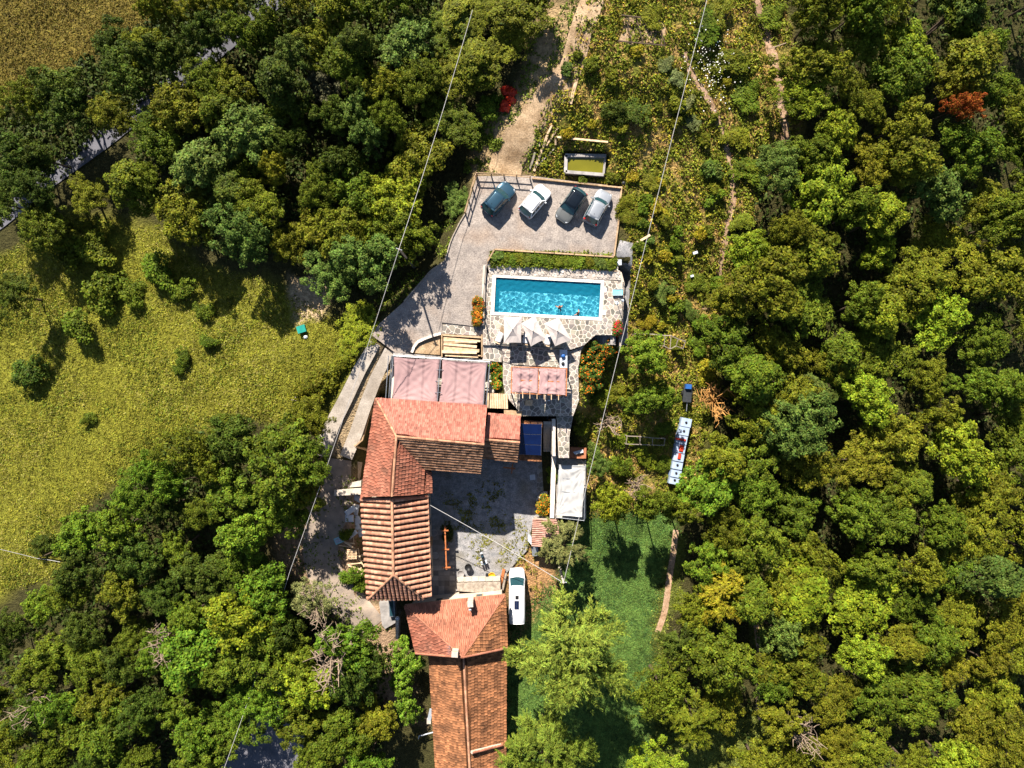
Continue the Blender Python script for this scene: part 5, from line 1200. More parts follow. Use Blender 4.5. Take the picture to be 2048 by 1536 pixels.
def bare(key, seed, Rr, H, m, n=16, nm='bare_tree', cat='dead tree'):
    rg = np.random.default_rng(seed); mb = MB(); mb.tube([(0, 0, -.8), (0, 0, H * .35)], [.12, .09], 7); bmb = MB()
    for i in range(n):
        a = rg.uniform(0, 6.28); e = Vector((math.cos(a), math.sin(a), 0)) * (Rr * rg.uniform(.5, 1)) + Vector((0, 0, H * rg.uniform(.55, 1))); s = Vector((0, 0, H * rg.uniform(.2, .38)))
        m1 = s.lerp(e, .5) + Vector((rg.normal() * .25, rg.normal() * .25, .25)); bmb.tube([s, m1, e], [.11, .08, .035], 5)
        for j in range(6):
            q = m1.lerp(e, rg.uniform(0, 1)); e2 = q + Vector((rg.normal(), rg.normal(), rg.normal() * .5)) * Rr * .22; m3 = q.lerp(e2, .5) + Vector((rg.normal(), rg.normal(), 0)) * .1; bmb.tube([q, m3, e2], [.05, .04, .02], 4)
    tr = mb.build('trunk', m); br = bmb.build('branches', m); hide_proto(tr); hide_proto(br); PROTO[key] = dict(name=nm, cat=cat, crown=br, trunk=tr, R=Rr, H=H, zc=H * .7)
bare('bare0', 301, 2.6, 5.0, 'branch', 18); bare('bare1', 302, 2.2, 4.5, 'branch', 14); bare('bare2', 304, 3.0, 10.5, 'branch', 20); bare('bare_orange', 303, 2.4, 3.6, 'branch_orange', 20)
TINT = dict(olive=(.118, .132, .009), mid=(.088, .123, .009), dark=(.056, .083, .009), lime=(.165, .21, .012), blue=(.092, .135, .022), yellow=(.24, .205, .012), rust=(.26, .08, .015), pale=(.15, .17, .055), moss=(.14, .148, .01), grey=(.13, .12, .06), bright=(.105, .17, .012))
TWORD = dict(olive='olive green', mid='mid green', dark='dark green', lime='lime green', blue='blue-green', yellow='yellowish', rust='rust-brown', pale='pale grey-green', moss='mossy yellow-green', grey='greyish', bright='bright green')
LEAVES_ALL = []
def plant(key, px, py, rad_px=None, tint='mid', label=None, group=None, h=None, zbase=None, seedv=None, cat=None):
    """a copy of a prototype whose crown is seen at (px, py); rad_px: crown radius in photo pixels"""
    p = PROTO[key]; rr = random.Random(int(px * 7 + py * 13) if seedv is None else seedv)
    hb = hpx(px, py) if zbase is None else zbase; sc = 1.0
    for _ in range(3):
        zc_ = hb + p['zc'] * sc
        if rad_px: sc = rad_px * (CAM_Z - zc_) / FPX / (p['R'] * 1.02)
        A = W(px, py, zc_)
        if zbase is None: hb = hxy(A.x, A.y)
    sz = sc if h is None else h / p['H']
    root = bpy.data.objects.new(p['name'], None); C.objects.link(root); root.location = (A.x, A.y, hb); root.rotation_euler = (rr.uniform(-.13, .13), rr.uniform(-.13, .13), rr.uniform(0, 6.28)); root.scale = (sc * rr.uniform(.84, 1.18), sc * rr.uniform(.84, 1.18), sz)
    for part in ('trunk', 'crown'):
        c = p[part].copy(); C.objects.link(c); c.parent = root; c.color = (.5, .5, .5, 1)
        if part == 'crown':
            t = TINT[tint] if isinstance(tint, str) else tint; v = rr.uniform(.8, 1.1); c.color = (t[0] * v * rr.uniform(.9, 1.1), t[1] * v, t[2] * v, 1)
    root['category'] = cat or p['cat']
    if label: root['label'] = label
    if group: root['group'] = group
    LEAVES_ALL.append((root, key, px, py, rad_px or 0, tint)); return root
# ---------------------------------------------------------------- forests
F_TL = [(250, 75), (340, 15), (490, -20), (535, 20), (435, 98), (350, 168), (210, 280), (110, 360), (0, 425), (-40, 450), (-40, 230), (70, 190), (150, 130)]
F_N = [(560, -30), (1120, -30), (1085, 20), (1025, 100), (950, 140), (905, 200), (870, 270), (850, 345), (835, 420), (820, 485), (785, 540), (735, 590), (660, 555), (590, 490), (560, 500), (500, 530), (420, 500), (330, 420), (285, 395), (240, 345), (330, 220), (470, 105)]
F_SW = [(390, 850), (450, 880), (560, 865), (615, 870), (628, 920), (600, 1000), (530, 1045), (440, 1070), (470, 1130), (560, 1160), (600, 1200), (640, 1190), (725, 1260), (770, 1350), (780, 1440), (740, 1570), (-30, 1570), (-30, 1290), (140, 1180), (115, 1080), (225, 990), (290, 930), (350, 875)]
F_E = [(1600, -30), (2080, -30), (2080, 1570), (1315, 1570), (1320, 1360), (1375, 1240), (1400, 1070), (1390, 990), (1420, 890), (1490, 790), (1440, 710), (1465, 560), (1500, 430), (1530, 345), (1640, 290), (1600, 150)]
AVOID = [ribbon([(0, 436), (200, 283), (430, 100), (520, 25)], 12), [(500, 1385), (600, 1430), (640, 1570), (430, 1570), (480, 1430)], ribbon([(1545, 110), (1575, 300)], 34), ribbon([(1510, 1240), (1522, 1450), (1500, 1570)], 40), [(520, 1060), (560, 1050), (570, 1160), (520, 1160)], [(15, 1290), (125, 1250), (130, 1275), (20, 1320)], [(1335, 1480), (1480, 1440), (1500, 1570), (1340, 1570)], [(1330, 740), (1475, 750), (1445, 860), (1430, 985), (1330, 990)], [(890, 330), (1000, 180), (1000, 400), (880, 520)], [(965, 110), (1090, 110), (1060, 260), (965, 260)]]
MAN = []      # hand-placed trees: key, px, py, radius px, tint
def man(key, x, y, r_, t, label): MAN.append((key, x, y, r_, t, label))
# along the driveway and car park
man('big0', 790, 400, 62, 'lime', 'lime green tree with round clumps, crossed by the cable left of the car park')
man('oak0', 690, 470, 60, 'olive', 'broad olive green tree at the edge of the meadow shade above the green box')
man('oak1', 745, 530, 58, 'blue', 'blue-green tree overhanging the bend of the driveway')
man('oak2', 815, 480, 52, 'mid', 'mid green tree between the cable and the driveway kerb')
man('big1', 640, 470, 55, 'moss', 'yellow-green tree standing alone in front of the dark wood by the meadow')
man('fine0', 700, 655, 46, 'lime', 'rounded lime bush-like tree under the cable beside the top of the concrete ramp')
man('shrub0', 975, 215, 26, 'mid', 'small green tree beside the red plastic heap')
man('fine1', 905, 395, 34, 'blue', 'small blue-green tree outside the rail fence of the dark blue car')
man('fine2', 470, 470, 66, 'blue', 'large rounded grey-green tree at the upper edge of the meadow')
man('oak3', 360, 430, 62, 'olive', 'broad olive tree casting shade on the upper meadow')
man('fine0', 70, 450, 46, 'mid', 'round tree between the asphalt road and the meadow')
man('fine1', 160, 400, 36, 'olive', 'small olive tree at the road bend')
man('fine2', 25, 590, 42, 'dark', 'dark tree at the left border of the meadow')
man('oak3', 640, 160, 42, 'grey', 'greyish half-bare tree in the middle of the upper wood')
# right of the garden
man('big0', 1640, 370, 64, 'lime', 'bright lime tree with puffy clumps right of the footpath')
man('oak0', 1665, 250, 50, 'lime', 'upright lime tree above the puffy lime tree')
man('oak1', 1555, 560, 72, 'moss', 'wide mossy tree with ruffled crown right of the garden slope')
man('oak2', 1480, 600, 52, 'olive', 'olive tree at the bend of the footpath')
man('fine0', 1870, 230, 30, 'rust', 'rust-brown withered tree in the right-hand wood')
man('fine2', 1600, 860, 70, 'blue', 'large blue-green tree right of the orange bare bush')
man('big1', 1730, 800, 60, 'lime', 'lime tree with fluffy crown right of the large blue-green tree')
man('oak3', 1430, 990, 62, 'bright', 'bright green tree beside the lower end of the water tanks')
man('fine1', 1510, 990, 52, 'mid', 'mid green tree right of the water tanks')
man('oak2', 1420, 1120, 50, 'bright', 'bright green tree at the corner of the lawn')
man('pinnate', 1450, 1210, 58, 'yellow', 'yellow feathery tree at the right side of the lawn path')
man('pinnate', 1370, 1290, 44, 'dark', 'dark feathery bush right of the lawn path end')
man('oak0', 1440, 1330, 62, 'mid', 'tall green tree casting a long shadow towards the bottom lawn')
man('pinnate', 1395, 1440, 56, 'olive', 'olive feathery tree near the bottom, right of the shaded lawn')
man('fine0', 1570, 1190, 56, 'moss', 'mossy tree left of the deep shade in the lower right wood')
# bottom left
man('big0', 470, 1240, 78, 'lime', 'very large bright lime tree left of the dead branches')
man('big1', 540, 1180, 60, 'bright', 'bright green tree above the large lime tree by the dirt yard')
man('big0', 380, 1310, 66, 'bright', 'bright green tree at the left flank of the large lime tree')
man('oak1', 690, 1290, 56, 'bright', 'bright green tree between the dead branches and the barn')
man('big1', 610, 1370, 62, 'lime', 'lime tree hung over the shaded lane')
man('oak2', 600, 1450, 48, 'olive', 'olive tree at the right edge of the shaded lane')
man('oak3', 720, 1370, 60, 'dark', 'dark glossy tree left of the clipped hedge')
man('oak0', 545, 930, 76, 'mid', 'large dense green tree left of the concrete ramp')
man('oak1', 600, 985, 44, 'olive', 'olive tree at the shaded dirt yard')
man('oak2', 480, 985, 56, 'mid', 'dense green tree left of the large tree by the ramp')
man('fine1', 610, 850, 46, 'olive', 'olive tree beside the upper concrete ramp')
man('fine2', 370, 900, 60, 'olive', 'broad olive tree at the lower edge of the meadow')
man('bare2', 645, 1330, 66, 'mid', 'pale dead branches above the shaded lane')
man('fine2', 620, 1205, 40, 'pale', 'pale withered tree beside the dirt yard')
man('bare2', 620, 1215, 40, 'mid', 'pale dead branches beside the dirt yard')
man('bare2', 1592, 1480, 46, 'mid', 'grey dead tree with radiating branches near the bottom right')
man('bare2', 320, 1300, 50, 'mid', 'grey dead branches in the lower left wood')
man('bare2', 80, 1420, 46, 'mid', 'grey dead branches near the bottom left corner')
man('feather0', 1136, 1278, 118, (.19, .255, .034), 'huge feathery light green tree beside the camper van')
man('feather1', 1090, 1488, 92, (.14, .195, .022), 'huge feathery green tree at the bottom beside the barn roof')
man('pinnate', 1133, 1100, 46, (.14, .15, .045), 'pale feathery tree between shed and utility pole')
# courtyard side garden
man('big0', 1290, 715, 46, 'bright', 'bright green fruit tree below the stake frame')
man('big1', 1310, 790, 42, 'mid', 'glossy green fruit tree left of the water tanks')
man('bare_orange', 1435, 810, 42, 'mid', 'orange leafless bush right of the water tanks')
man('bare1', 1215, 850, 30, 'mid', 'dry bare bush left of the long cable in the terrace garden')
man('bare0', 1280, 970, 32, 'mid', 'grey dry bush below the trellis frame')
man('oak3', 1205, 930, 26, 'blue', 'small blue-green tree beside the white canopy')
man('oak0', 1225, 1000, 36, 'lime', 'lime tree right of the white canopy above the lawn')
man('oak1', 1290, 990, 38, 'mid', 'mid green tree above the lawn')
man('oak2', 1345, 1010, 34, 'olive', 'olive tree above the lawn corner below the water tanks')
TALL = {(1136, 1278): 17, (1090, 1488): 14, (745, 530): 11, (815, 480): 10.5, (1870, 230): 12, (1225, 1000): 9, (1290, 990): 10, (1345, 1010): 9, (1440, 1330): 12, (700, 655): 3.6, (1395, 1440): 9, (905, 395): 3, (975, 215): 2}
for m_ in MAN: plant(*m_[:5], label=m_[5], h=TALL.get(m_[1:3]))
for q in LEAVES_ALL:
    if q[1].startswith('feather'): o = q[0]; k = (o.scale.x + o.scale.y) / 2; o.scale = (k, k, o.scale.z); o.rotation_euler = (0, 0, o.rotation_euler.z)
occ = [(m_[1], m_[2], m_[3] * (1.3 if m_[4] == 'rust' else .82)) for m_ in MAN if not m_[0].startswith('bare')]
def fill(poly, n_try, rmin, rmax, tints, keys, seed, where):
    rr = random.Random(seed); xs = [p[0] for p in poly]; ys = [p[1] for p in poly]; made = []
    for _ in range(n_try):
        x, y = rr.uniform(min(xs), max(xs)), rr.uniform(min(ys), max(ys))
        if not inpoly(poly, np.array(x), np.array(y)): continue
        if any(inpoly(a, np.array(x), np.array(y)) for a in AVOID): continue
        r_ = rr.uniform(rmin, rmax)
        if any((x - q[0]) ** 2 + (y - q[1]) ** 2 < ((r_ + q[2]) * .66) ** 2 for q in occ): continue
        occ.append((x, y, r_)); t = rr.choice(tints); k = rr.choice(keys)
        o = plant(k, x, y, r_, t, h=PROTO[k]['H'] * rr.uniform(.85, 1.2) * (.5 if 870 < x < 1120 and y < 350 else 1)); made.append((o, x, y, t, k))
    return made, where
ALLF = []
KEYS = ['oak0', 'oak1', 'oak2', 'oak3', 'oak4', 'fine0', 'fine1', 'fine2', 'fine3', 'big0', 'big1', 'slim0', 'slim1']
ALLF.append(fill(F_N, 2600, 36, 62, ['olive', 'mid', 'mid', 'olive', 'dark', 'moss', 'blue'], KEYS, 1, 'in the upper wood'))
ALLF.append(fill(F_TL, 800, 36, 54, ['dark', 'olive', 'dark', 'moss'], KEYS[:11], 2, 'beyond the asphalt road'))
ALLF.append(fill(F_SW, 2200, 36, 62, ['mid', 'olive', 'mid', 'bright', 'dark'], KEYS[:11], 3, 'in the lower left wood'))
ALLF.append(fill(F_E, 5200, 42, 72, ['olive', 'mid', 'moss', 'olive', 'mid', 'mid', 'moss', 'lime', 'blue'], KEYS, 4, 'in the right-hand wood'))
KW = dict(oak='broadleaf tree', big='large-leaved tree', fine='small-leaved tree', slim='slender tree')
ORD = ['topmost', 'second from the top', 'third from the top', 'fourth from the top', 'fifth from the top', 'sixth from the top', 'seventh from the top', 'eighth from the top', 'ninth from the top', 'tenth from the top', 'eleventh from the top', 'twelfth from the top', 'thirteenth from the top', 'fourteenth from the top']
def ordw(i, n): return ORD[i] if i <= n // 2 else ('lowest' if i == n - 1 else ORD[n - 1 - i].replace('top', 'bottom'))
for made, where in ALLF:
    by = {}
    for o, x, y, t, k in made: by.setdefault((t, k.rstrip('0123456789')), []).append((y, x, o))
    for (t, k), lst in by.items():
        lst.sort(key=lambda q: q[0])
        for i, (y, x, o) in enumerate(lst):
            o['label'] = (f'{TWORD[t]} {KW[k]} {where}' if len(lst) == 1 else f'{TWORD[t]} {KW[k]} {where}, {ordw(i, len(lst))}')
            o['group'] = 'trees ' + where
print('trees', len(LEAVES_ALL))
# ---------------------------------------------------------------- ground cover
def cover(name, polys, n_, size, tint, label, cat, seed, blades=4, hgt=0.3, spread=0.25, aspect=0.35, m='leaf', excl=(), clump=None, flat=0.5, z0=None):
    rg = np.random.default_rng(seed); out = []
    for P in polys:
        xs = [p[0] for p in P]; ys = [p[1] for p in P]; x0, x1, y0, y1 = max(min(xs), -150), min(max(xs), 2200), max(min(ys), -120), min(max(ys), 1660)
        k = int(n_ / len(polys)); x = rg.uniform(x0, x1, k); y = rg.uniform(y0, y1, k); ok = sdist(P, x, y) < rg.normal(0, 6, k)
        for e in excl: ok &= ~inpoly(e, x, y)
        if clump is not None: ok &= fbm(x, y, clump[0], seed + 7) + rg.normal(0, .05, k) > clump[1]
        x, y = x[ok], y[ok]; h_ = hpx(x, y) if z0 is None else np.full(len(x), z0); kk = (CAM_Z - h_) / FPX; base = np.stack([(x - 1024) * kk, (768 - y) * kk, h_], -1)
        for b in range(blades):
            nb = len(base); a = rg.uniform(0, 6.283, nb); dr = np.stack([np.cos(a), np.sin(a), rg.uniform(.1, 1.0, nb)], -1); p = base + dr * np.stack([rg.uniform(0, spread, nb), rg.uniform(0, spread, nb), rg.uniform(.1, 1, nb) * hgt], -1)
            N = unit(np.array([0, 0, flat]) + rg.normal(size=(nb, 3)) * .5 + dr * .3); out.append(leaves(p, N, size, aspect, rg, .1, dr))
    o = quadmesh(name, np.concatenate(out), m); o.color = (*tint, 1); tag(o, label, cat, None, 'stuff'); return o
cover('meadow_grass', [MEADOW], 76000, 0.23, (.235, .232, .024), 'long golden green grass over the meadow on the left', 'grass', 1, 3, .28, .25, .28)
cover('meadow_weeds', [MEADOW], 40000, 0.24, (.125, .155, .016), 'greener weed patches growing through the golden meadow', 'weeds', 2, 3, .25, .25, .5, clump=(90, .5))
cover('meadow_straw', [MEADOW], 20000, 0.22, (.36, .32, .09), 'pale dry straw tufts in the sunny middle of the meadow', 'grass', 32, 3, .3, .25, .25, clump=(110, .52))
cover('field_grass', [FIELD], 20000, 0.24, (.15, .12, .022), 'dry brownish grass on the field in the top left corner', 'grass', 3, 3, .2, .25, .4)
cover('lawn_grass', [LAWN], 46000, 0.17, (.085, .15, .03), 'short green lawn right of the white canopy', 'grass', 4, 2, .1, .2, .5, flat=1.2)
cover('lawn_grass', [LAWN2], 15000, 0.24, (.16, .18, .03), 'yellowish grass strip between lawn path and the wood', 'grass', 5, 2, .14, .2, .5, excl=[ribbon([(1352, 1060), (1346, 1110), (1338, 1160), (1330, 1220), (1315, 1265)], 12)])
GEX = [POND, YARD, ribbon(smooth_line([(1368, 105), (1385, 150), (1415, 195), (1440, 250), (1458, 320), (1466, 390), (1458, 440), (1450, 480), (1440, 540), (1425, 580), (1410, 620)], 3), 7), ribbon([(1505, -40), (1525, 40), (1545, 110), (1560, 180), (1568, 240), (1575, 300)], 12), [(1230, 480), (1266, 486), (1254, 695), (1236, 695)]]
cover('lawn_clover', [LAWN], 30000, 0.17, (.05, .1, .025), 'darker clover patches in the lawn right of the white canopy', 'clover', 44, 2, .1, .2, .6, flat=1.2, clump=(30, .52))
cover('garden_weeds', [GARDEN], 38000, 0.3, (.165, .185, .018), 'tangled green weeds covering the garden slope', 'weeds', 6, 4, .45, .3, .5, excl=GEX, clump=(26, .44))
cover('garden_straw', [GARDEN], 26000, 0.3, (.46, .3, .09), 'dry ochre grass patches on the garden slope', 'grass', 7, 3, .25, .25, .3, excl=GEX, clump=(24, .5))
cover('garden_yellow', [GARDEN], 16000, 0.26, (.36, .31, .025), 'yellow-green flowering weeds on the garden slope', 'weeds', 8, 3, .4, .25, .5, excl=GEX, clump=(34, .53))
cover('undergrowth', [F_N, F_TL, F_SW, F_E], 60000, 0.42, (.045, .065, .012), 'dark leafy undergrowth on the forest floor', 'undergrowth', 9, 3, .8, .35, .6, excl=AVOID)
cover('bank_weeds', [BANK, SOIL, [(880, 440), (930, 420), (905, 500), (860, 540), (800, 600), (740, 660), (700, 640), (850, 520)], [(940, 345), (1010, 300), (960, 240), (930, 330)]], 26000, 0.26, (.13, .17, .02), 'scattered weeds on the earth banks beside track and driveway', 'weeds', 10, 3, .3, .25, .5, clump=(24, .5), excl=[YARD, ribbon([(1185, 0), (1160, 70), (1140, 140), (1090, 205), (1055, 250), (1020, 310), (1005, 348)], 50)])
cover('court_weeds', [[(1000, 1040), (1070, 1030), (1062, 1110), (1085, 1190), (1060, 1200), (1050, 1130), (940, 1130), (925, 1075)], [(880, 990), (1000, 960), (1010, 1050), (900, 1060)]], 5200, 0.2, (.2, .19, .025), 'low weeds growing through the courtyard gravel', 'weeds', 11, 3, .1, .2, .5, clump=(16, .54))
cover('bed_plants', [[(989, 502), (1228, 517), (1232, 538), (980, 523)]], 9000, 0.24, (.13, .17, .015), 'mixed green plants filling the long bed above the pool', 'plants', 12, 4, .3, .2, .5, z0=7.0)
def lift(o, dz): o.location.z += dz
lift(bpy.data.objects['court_weeds'], 0.28)
# ---------------------------------------------------------------- shrubs and flowers
SH = [(200, 580, 44, 'mid', 'largest round shrub in the upper part of the meadow'), (150, 650, 40, 'mid', 'round shrub below and left of the largest meadow shrub'), (55, 745, 34, 'dark', 'dark round shrub by itself at the left of the meadow'),
      (260, 590, 26, 'mid', 'small shrub touching the right end of the largest meadow shrub'), (310, 535, 34, 'bright', 'brighter shrub on the upper meadow near the wood'), (365, 580, 24, 'mid', 'medium shrub right of the brighter meadow shrub'), (410, 625, 20, 'mid', 'small shrub near the tip of the tree shadow on the meadow'), (412, 685, 17, 'mid', 'small dark shrub in the middle of the meadow'), (365, 715, 15, 'mid', 'small shrub on the meadow above its smaller neighbour'), (360, 740, 13, 'mid', 'smallest round shrub in the middle of the meadow'),
      (180, 835, 14, 'mid', 'lonely small shrub low on the meadow'), (85, 1090, 20, 'dark', 'small dark shrub by the stake at the lower meadow border'), (120, 480, 40, 'olive', 'olive shrub between road and meadow'), (180, 500, 36, 'olive', 'second olive shrub on the upper meadow border'),
      (640, 770, 34, 'olive', 'low olive shrub left of the upper concrete ramp'), (600, 790, 30, 'moss', 'mossy shrub at the meadow end near the ramp'), (690, 720, 28, 'olive', 'olive shrub below the cable at the ramp'), (450, 850, 30, 'mid', 'green shrub at the meadow corner above the big tree'),
      (855, 690, 17, 'bright', 'bright green bush in the curved stone bed by the timber stack'), (872, 682, 12, 'mid', 'small bush at the timber stack end of the curved stone bed'), (700, 1150, 20, 'bright', 'green shrub beside the rubbish heap'), (716, 1170, 16, 'mid', 'lower green shrub at the barrel-tiled roof'), (690, 1070, 16, 'mid', 'small shrub left of the pale plastic sheets'),
      (1105, 950, 15, 'mid', 'orange-flecked shrub in the courtyard stone bed'), (1088, 1010, 20, (.22, .16, .02), 'round shrub with orange flowers beside the striped shed'), (955, 620, 10, (.2, .12, .015), 'upper half of the orange-flowered planter bush'), (955, 638, 10, (.17, .14, .015), 'lower half of the orange-flowered planter bush'), (955, 603, 9, (.22, .1, .015), 'top end of the orange-flowered planter bush'),
      (1236, 655, 8, 'bright', 'leafy plant in the planter by the dark stair'), (895, 1065, 17, (.07, .08, .015), 'dark bush in the shaded courtyard under the orange beam'), (1240, 30, 0, 'mid', ''), (1330, 130, 20, 'pale', 'pale shrub beside the upper footpath'), (1270, 215, 30, 'dark', 'dark green bean rows in the middle of the garden'), (1230, 218, 22, 'dark', 'dark bush left of the bean rows'),
      (1365, 210, 20, 'pale', 'grey-green lavender shrub left of the footpath'), (1385, 240, 18, 'pale', 'lower grey-green lavender shrub left of the footpath'), (1350, 150, 20, 'pale', 'upper grey-green lavender shrub left of the footpath'), (1255, 400, 24, 'moss', 'mossy bush touching the silver car'), (1258, 430, 20, 'olive', 'olive bush below the silver car'), (1300, 360, 20, 'olive', 'olive bush right of the black lamp'), (1330, 430, 20, 'yellow', 'yellow bush on the slope right of the car park'), (1350, 500, 22, 'olive', 'olive bush on the slope above the plank'), (1390, 560, 22, 'mid', 'green bush left of the footpath bend'), (1320, 580, 20, 'blue', 'blue-green bush right of the pool terrace'), (1380, 620, 18, 'blue', 'blue-green bush at the footpath'), (1300, 640, 18, 'yellow', 'bright yellow bush above the stake frame'), (1350, 690, 17, 'moss', 'mossy bush beside the stake frame'),
      (1395, 690, 22, 'bright', 'green bush right of the stake frame'), (1420, 740, 26, 'yellow', 'yellow bush above the orange bare bush'), (1480, 780, 24, 'yellow', 'second yellow bush right of the orange bare bush'), (1240, 790, 22, 'moss', 'mossy bush on the terrace garden under the cable'), (1200, 800, 22, 'olive', 'olive bush below the orange-flowered hedge'), (1165, 860, 18, 'moss', 'mossy bush beside the narrow stone path'), (1255, 880, 18, 'lime', 'lime creeper left of the trellis frame'), (1255, 800, 14, 'lime', 'upper lime creeper on the terrace garden'), (1330, 860, 20, 'mid', 'dark leafy bush above the trellis frame'), (1290, 910, 22, 'olive', 'olive bush under the trellis frame'), (1330, 930, 20, 'mid', 'green bush between trellis and water tanks'), (1190, 900, 16, 'blue', 'blue-green bush behind the brick block'), (1240, 930, 22, 'mid', 'green bush between white canopy and dry bush'),
      (1300, 30, 26, 'olive', 'olive bush above the dug garden bed'), (1420, 60, 34, 'mid', 'green bush right of the long cable at the top'), (1460, 120, 34, 'olive', 'olive bush with white blossom right of the upper footpath'), (1490, 190, 30, 'mid', 'green bush beside the leaning poles'), (1480, 270, 30, 'olive', 'olive bush between the two paths'), (1500, 340, 34, 'mid', 'green bush below the leaning poles'), (1420, 330, 18, 'bright', 'bright bush left of the footpath'), (1490, 440, 26, 'olive', 'olive bush right of the footpath'), (1440, 20, 30, 'olive', 'olive bush at the top beside the cable'), (1540, 30, 30, 'mid', 'green bush left of the forest path top'), (1590, 200, 24, 'dark', 'dark bush right of the forest path')]
for i, (x, y, r_, t, lab) in enumerate(SH):
    if r_: o = plant('shrub%d' % (i % 3), x, y, r_, t, lab, zbase={955: 6.9, 1236: 6.6, 1088: .4, 895: .2}.get(x)); o.scale.z *= .45 if x > 1240 else .85
rr = random.Random(77)
def ordinal(items, word, where):
    by = {}
    for o, y, t in items: by.setdefault(t, []).append((y, o))
    for t, l in by.items():
        l.sort(key=lambda q: q[0])
        for i, (y, o) in enumerate(l): o['label'] = f'{TWORD.get(t, t)} {word} {where}' + ('' if len(l) == 1 else ', ' + ORD[min(i, len(ORD) - 1)])
gp = []
for k in range(54):         # garden slope plants
    for _ in range(40):
        x, y = rr.uniform(1130, 1480), rr.uniform(100, 660)
        if inpoly(GARDEN, np.array(x), np.array(y)) and not any(inpoly(e, np.array(x), np.array(y)) for e in GEX): break
    t = rr.choice(['mid', 'olive', 'blue', 'yellow', 'moss', 'bright']); o = plant(rr.choice(['weed0', 'weed1']), x, y, rr.uniform(8, 14), t, None, 'small plants on the garden slope'); gp.append((o, y, t))
ordinal(gp, 'small leafy plant', 'on the garden slope')
ORDL = [q.replace('from the top', 'from the left').replace('topmost', 'leftmost') for q in ORD]; gp = []
for k in range(16):
    x = 995 + k * 15.2; y = 511 + k * 0.95 + rr.uniform(-4, 4); t = rr.choice(['mid', 'olive', 'blue', 'bright'])
    gp.append((plant(rr.choice(['weed0', 'weed1']), x, y + 4, rr.uniform(7, 11), t, None, 'plants in the long bed', zbase=7.0), x, t)); gp[-1][0].scale.z *= .6
sv = ORD[:]; ORD[:] = ORDL; ordinal(gp, 'leafy plant', 'in the bed above the pool'); ORD[:] = sv
# orange flowered hedge right of the patio path
def flower_hedge(label, pts, tint, fl, nfl, zb, seed, big=1.0):
    rg = np.random.default_rng(seed); root = empty('flowering_hedge', W(pts[0][0], pts[0][1], zb), label, 'hedge'); Pl = []; Nl = []; Pf = []; Nf = []
    for (x, y, r_) in pts:
        A = np.array(W(x, y, zb + 1.0)); rad = r_ * (CAM_Z - zb - 1) / FPX
        P, N, Cc = crown_pts(rg, rad, 1.1 * big, 0, 46, .3, 46); Pl.append(P + A); Nl.append(N)
        sel = rg.choice(len(P), int(len(P) * nfl)); Pf.append(P[sel] * 1.04 + A + np.array([0, 0, .06])); Nf.append(N[sel])
    o = quadmesh('foliage', leaves(np.concatenate(Pl), np.concatenate(Nl), .2, .6, rg, .1), 'leaf', root); o.color = (*tint, 1)
    o = quadmesh('blossom', leaves(np.concatenate(Pf), np.concatenate(Nf), .17, .9, rg, 0), 'flower', root); o.color = (*fl, 1)
    return root
flower_hedge('rounded hedge full of orange flowers beside the patio path', [(1190, 702, 20), (1213, 700, 17), (1175, 722, 18), (1197, 722, 19), (1168, 745, 15), (1185, 748, 18), (1178, 770, 16)], (.06, .11, .015), (.55, .17, .012), .1, 4.6, 5)
flower_hedge('green hedge with a few orange flowers in the slot beside the large sails', [(993, 737, 11), (994, 752, 11), (996, 768, 10)], (.11, .2, .02), (.6, .2, .02), .06, 4.6, 6, .8)
flower_hedge('red and pink flowers in the planter beside the dark stair', [(1236, 652, 6), (1236, 662, 6)], (.1, .18, .03), (.7, .02, .02), .12, 6.0, 7, .5)
flower_hedge('orange flowers massed on the planter beside the pool fence', [(955, 604, 8), (956, 618, 8), (955, 632, 8), (955, 643, 7)], (.12, .14, .02), (.6, .17, .015), .16, 6.0, 8, .5)
flower_hedge('orange flowers on the round courtyard bush by the shed', [(1089, 1004, 13), (1088, 1020, 12)], (.13, .17, .02), (.65, .25, .015), .16, .2, 9, .8)
hd = flower_hedge('clipped vertical ivy hedge left of the barn roof', [(803, 1300, 29), (808, 1325, 31), (806, 1350, 30), (810, 1375, 28), (812, 1400, 26), (816, 1424, 22), (830, 1330, 16)], (.11, .19, .014), (.2, .28, .04), .05, 1.6, 10, 1.6)
pw = empty('planter_box', W(955, 622, 6.2), 'long timber planter with orange flowers beside the pool fence', 'planter')
prism('box', [(946, 595), (967, 596), (964, 650), (945, 649)], 7.0, 5.2, 'wood', pw); prism('soil', [(948, 597), (965, 598), (962, 648), (947, 647)], 7.02, 6.9, 'dirt', pw)
# white flowers dotted right of the upper footpath
rg = np.random.default_rng(3); x = rg.normal(1425, 22, 160); y = rg.normal(130, 40, 160); hh_ = hpx(x, y) + .9; kk = (CAM_Z - hh_) / FPX
o = quadmesh('white_blossom', leaves(np.stack([(x - 1024) * kk, (768 - y) * kk, hh_], -1), unit(rg.normal(size=(160, 3)) * .3 + np.array([0, 0, 1.])), .13, 1, rg), 'flower'); o.color = (.8, .78, .72, 1); tag(o, 'white blossoms dotted beside the upper footpath', 'flowers', None, 'stuff')
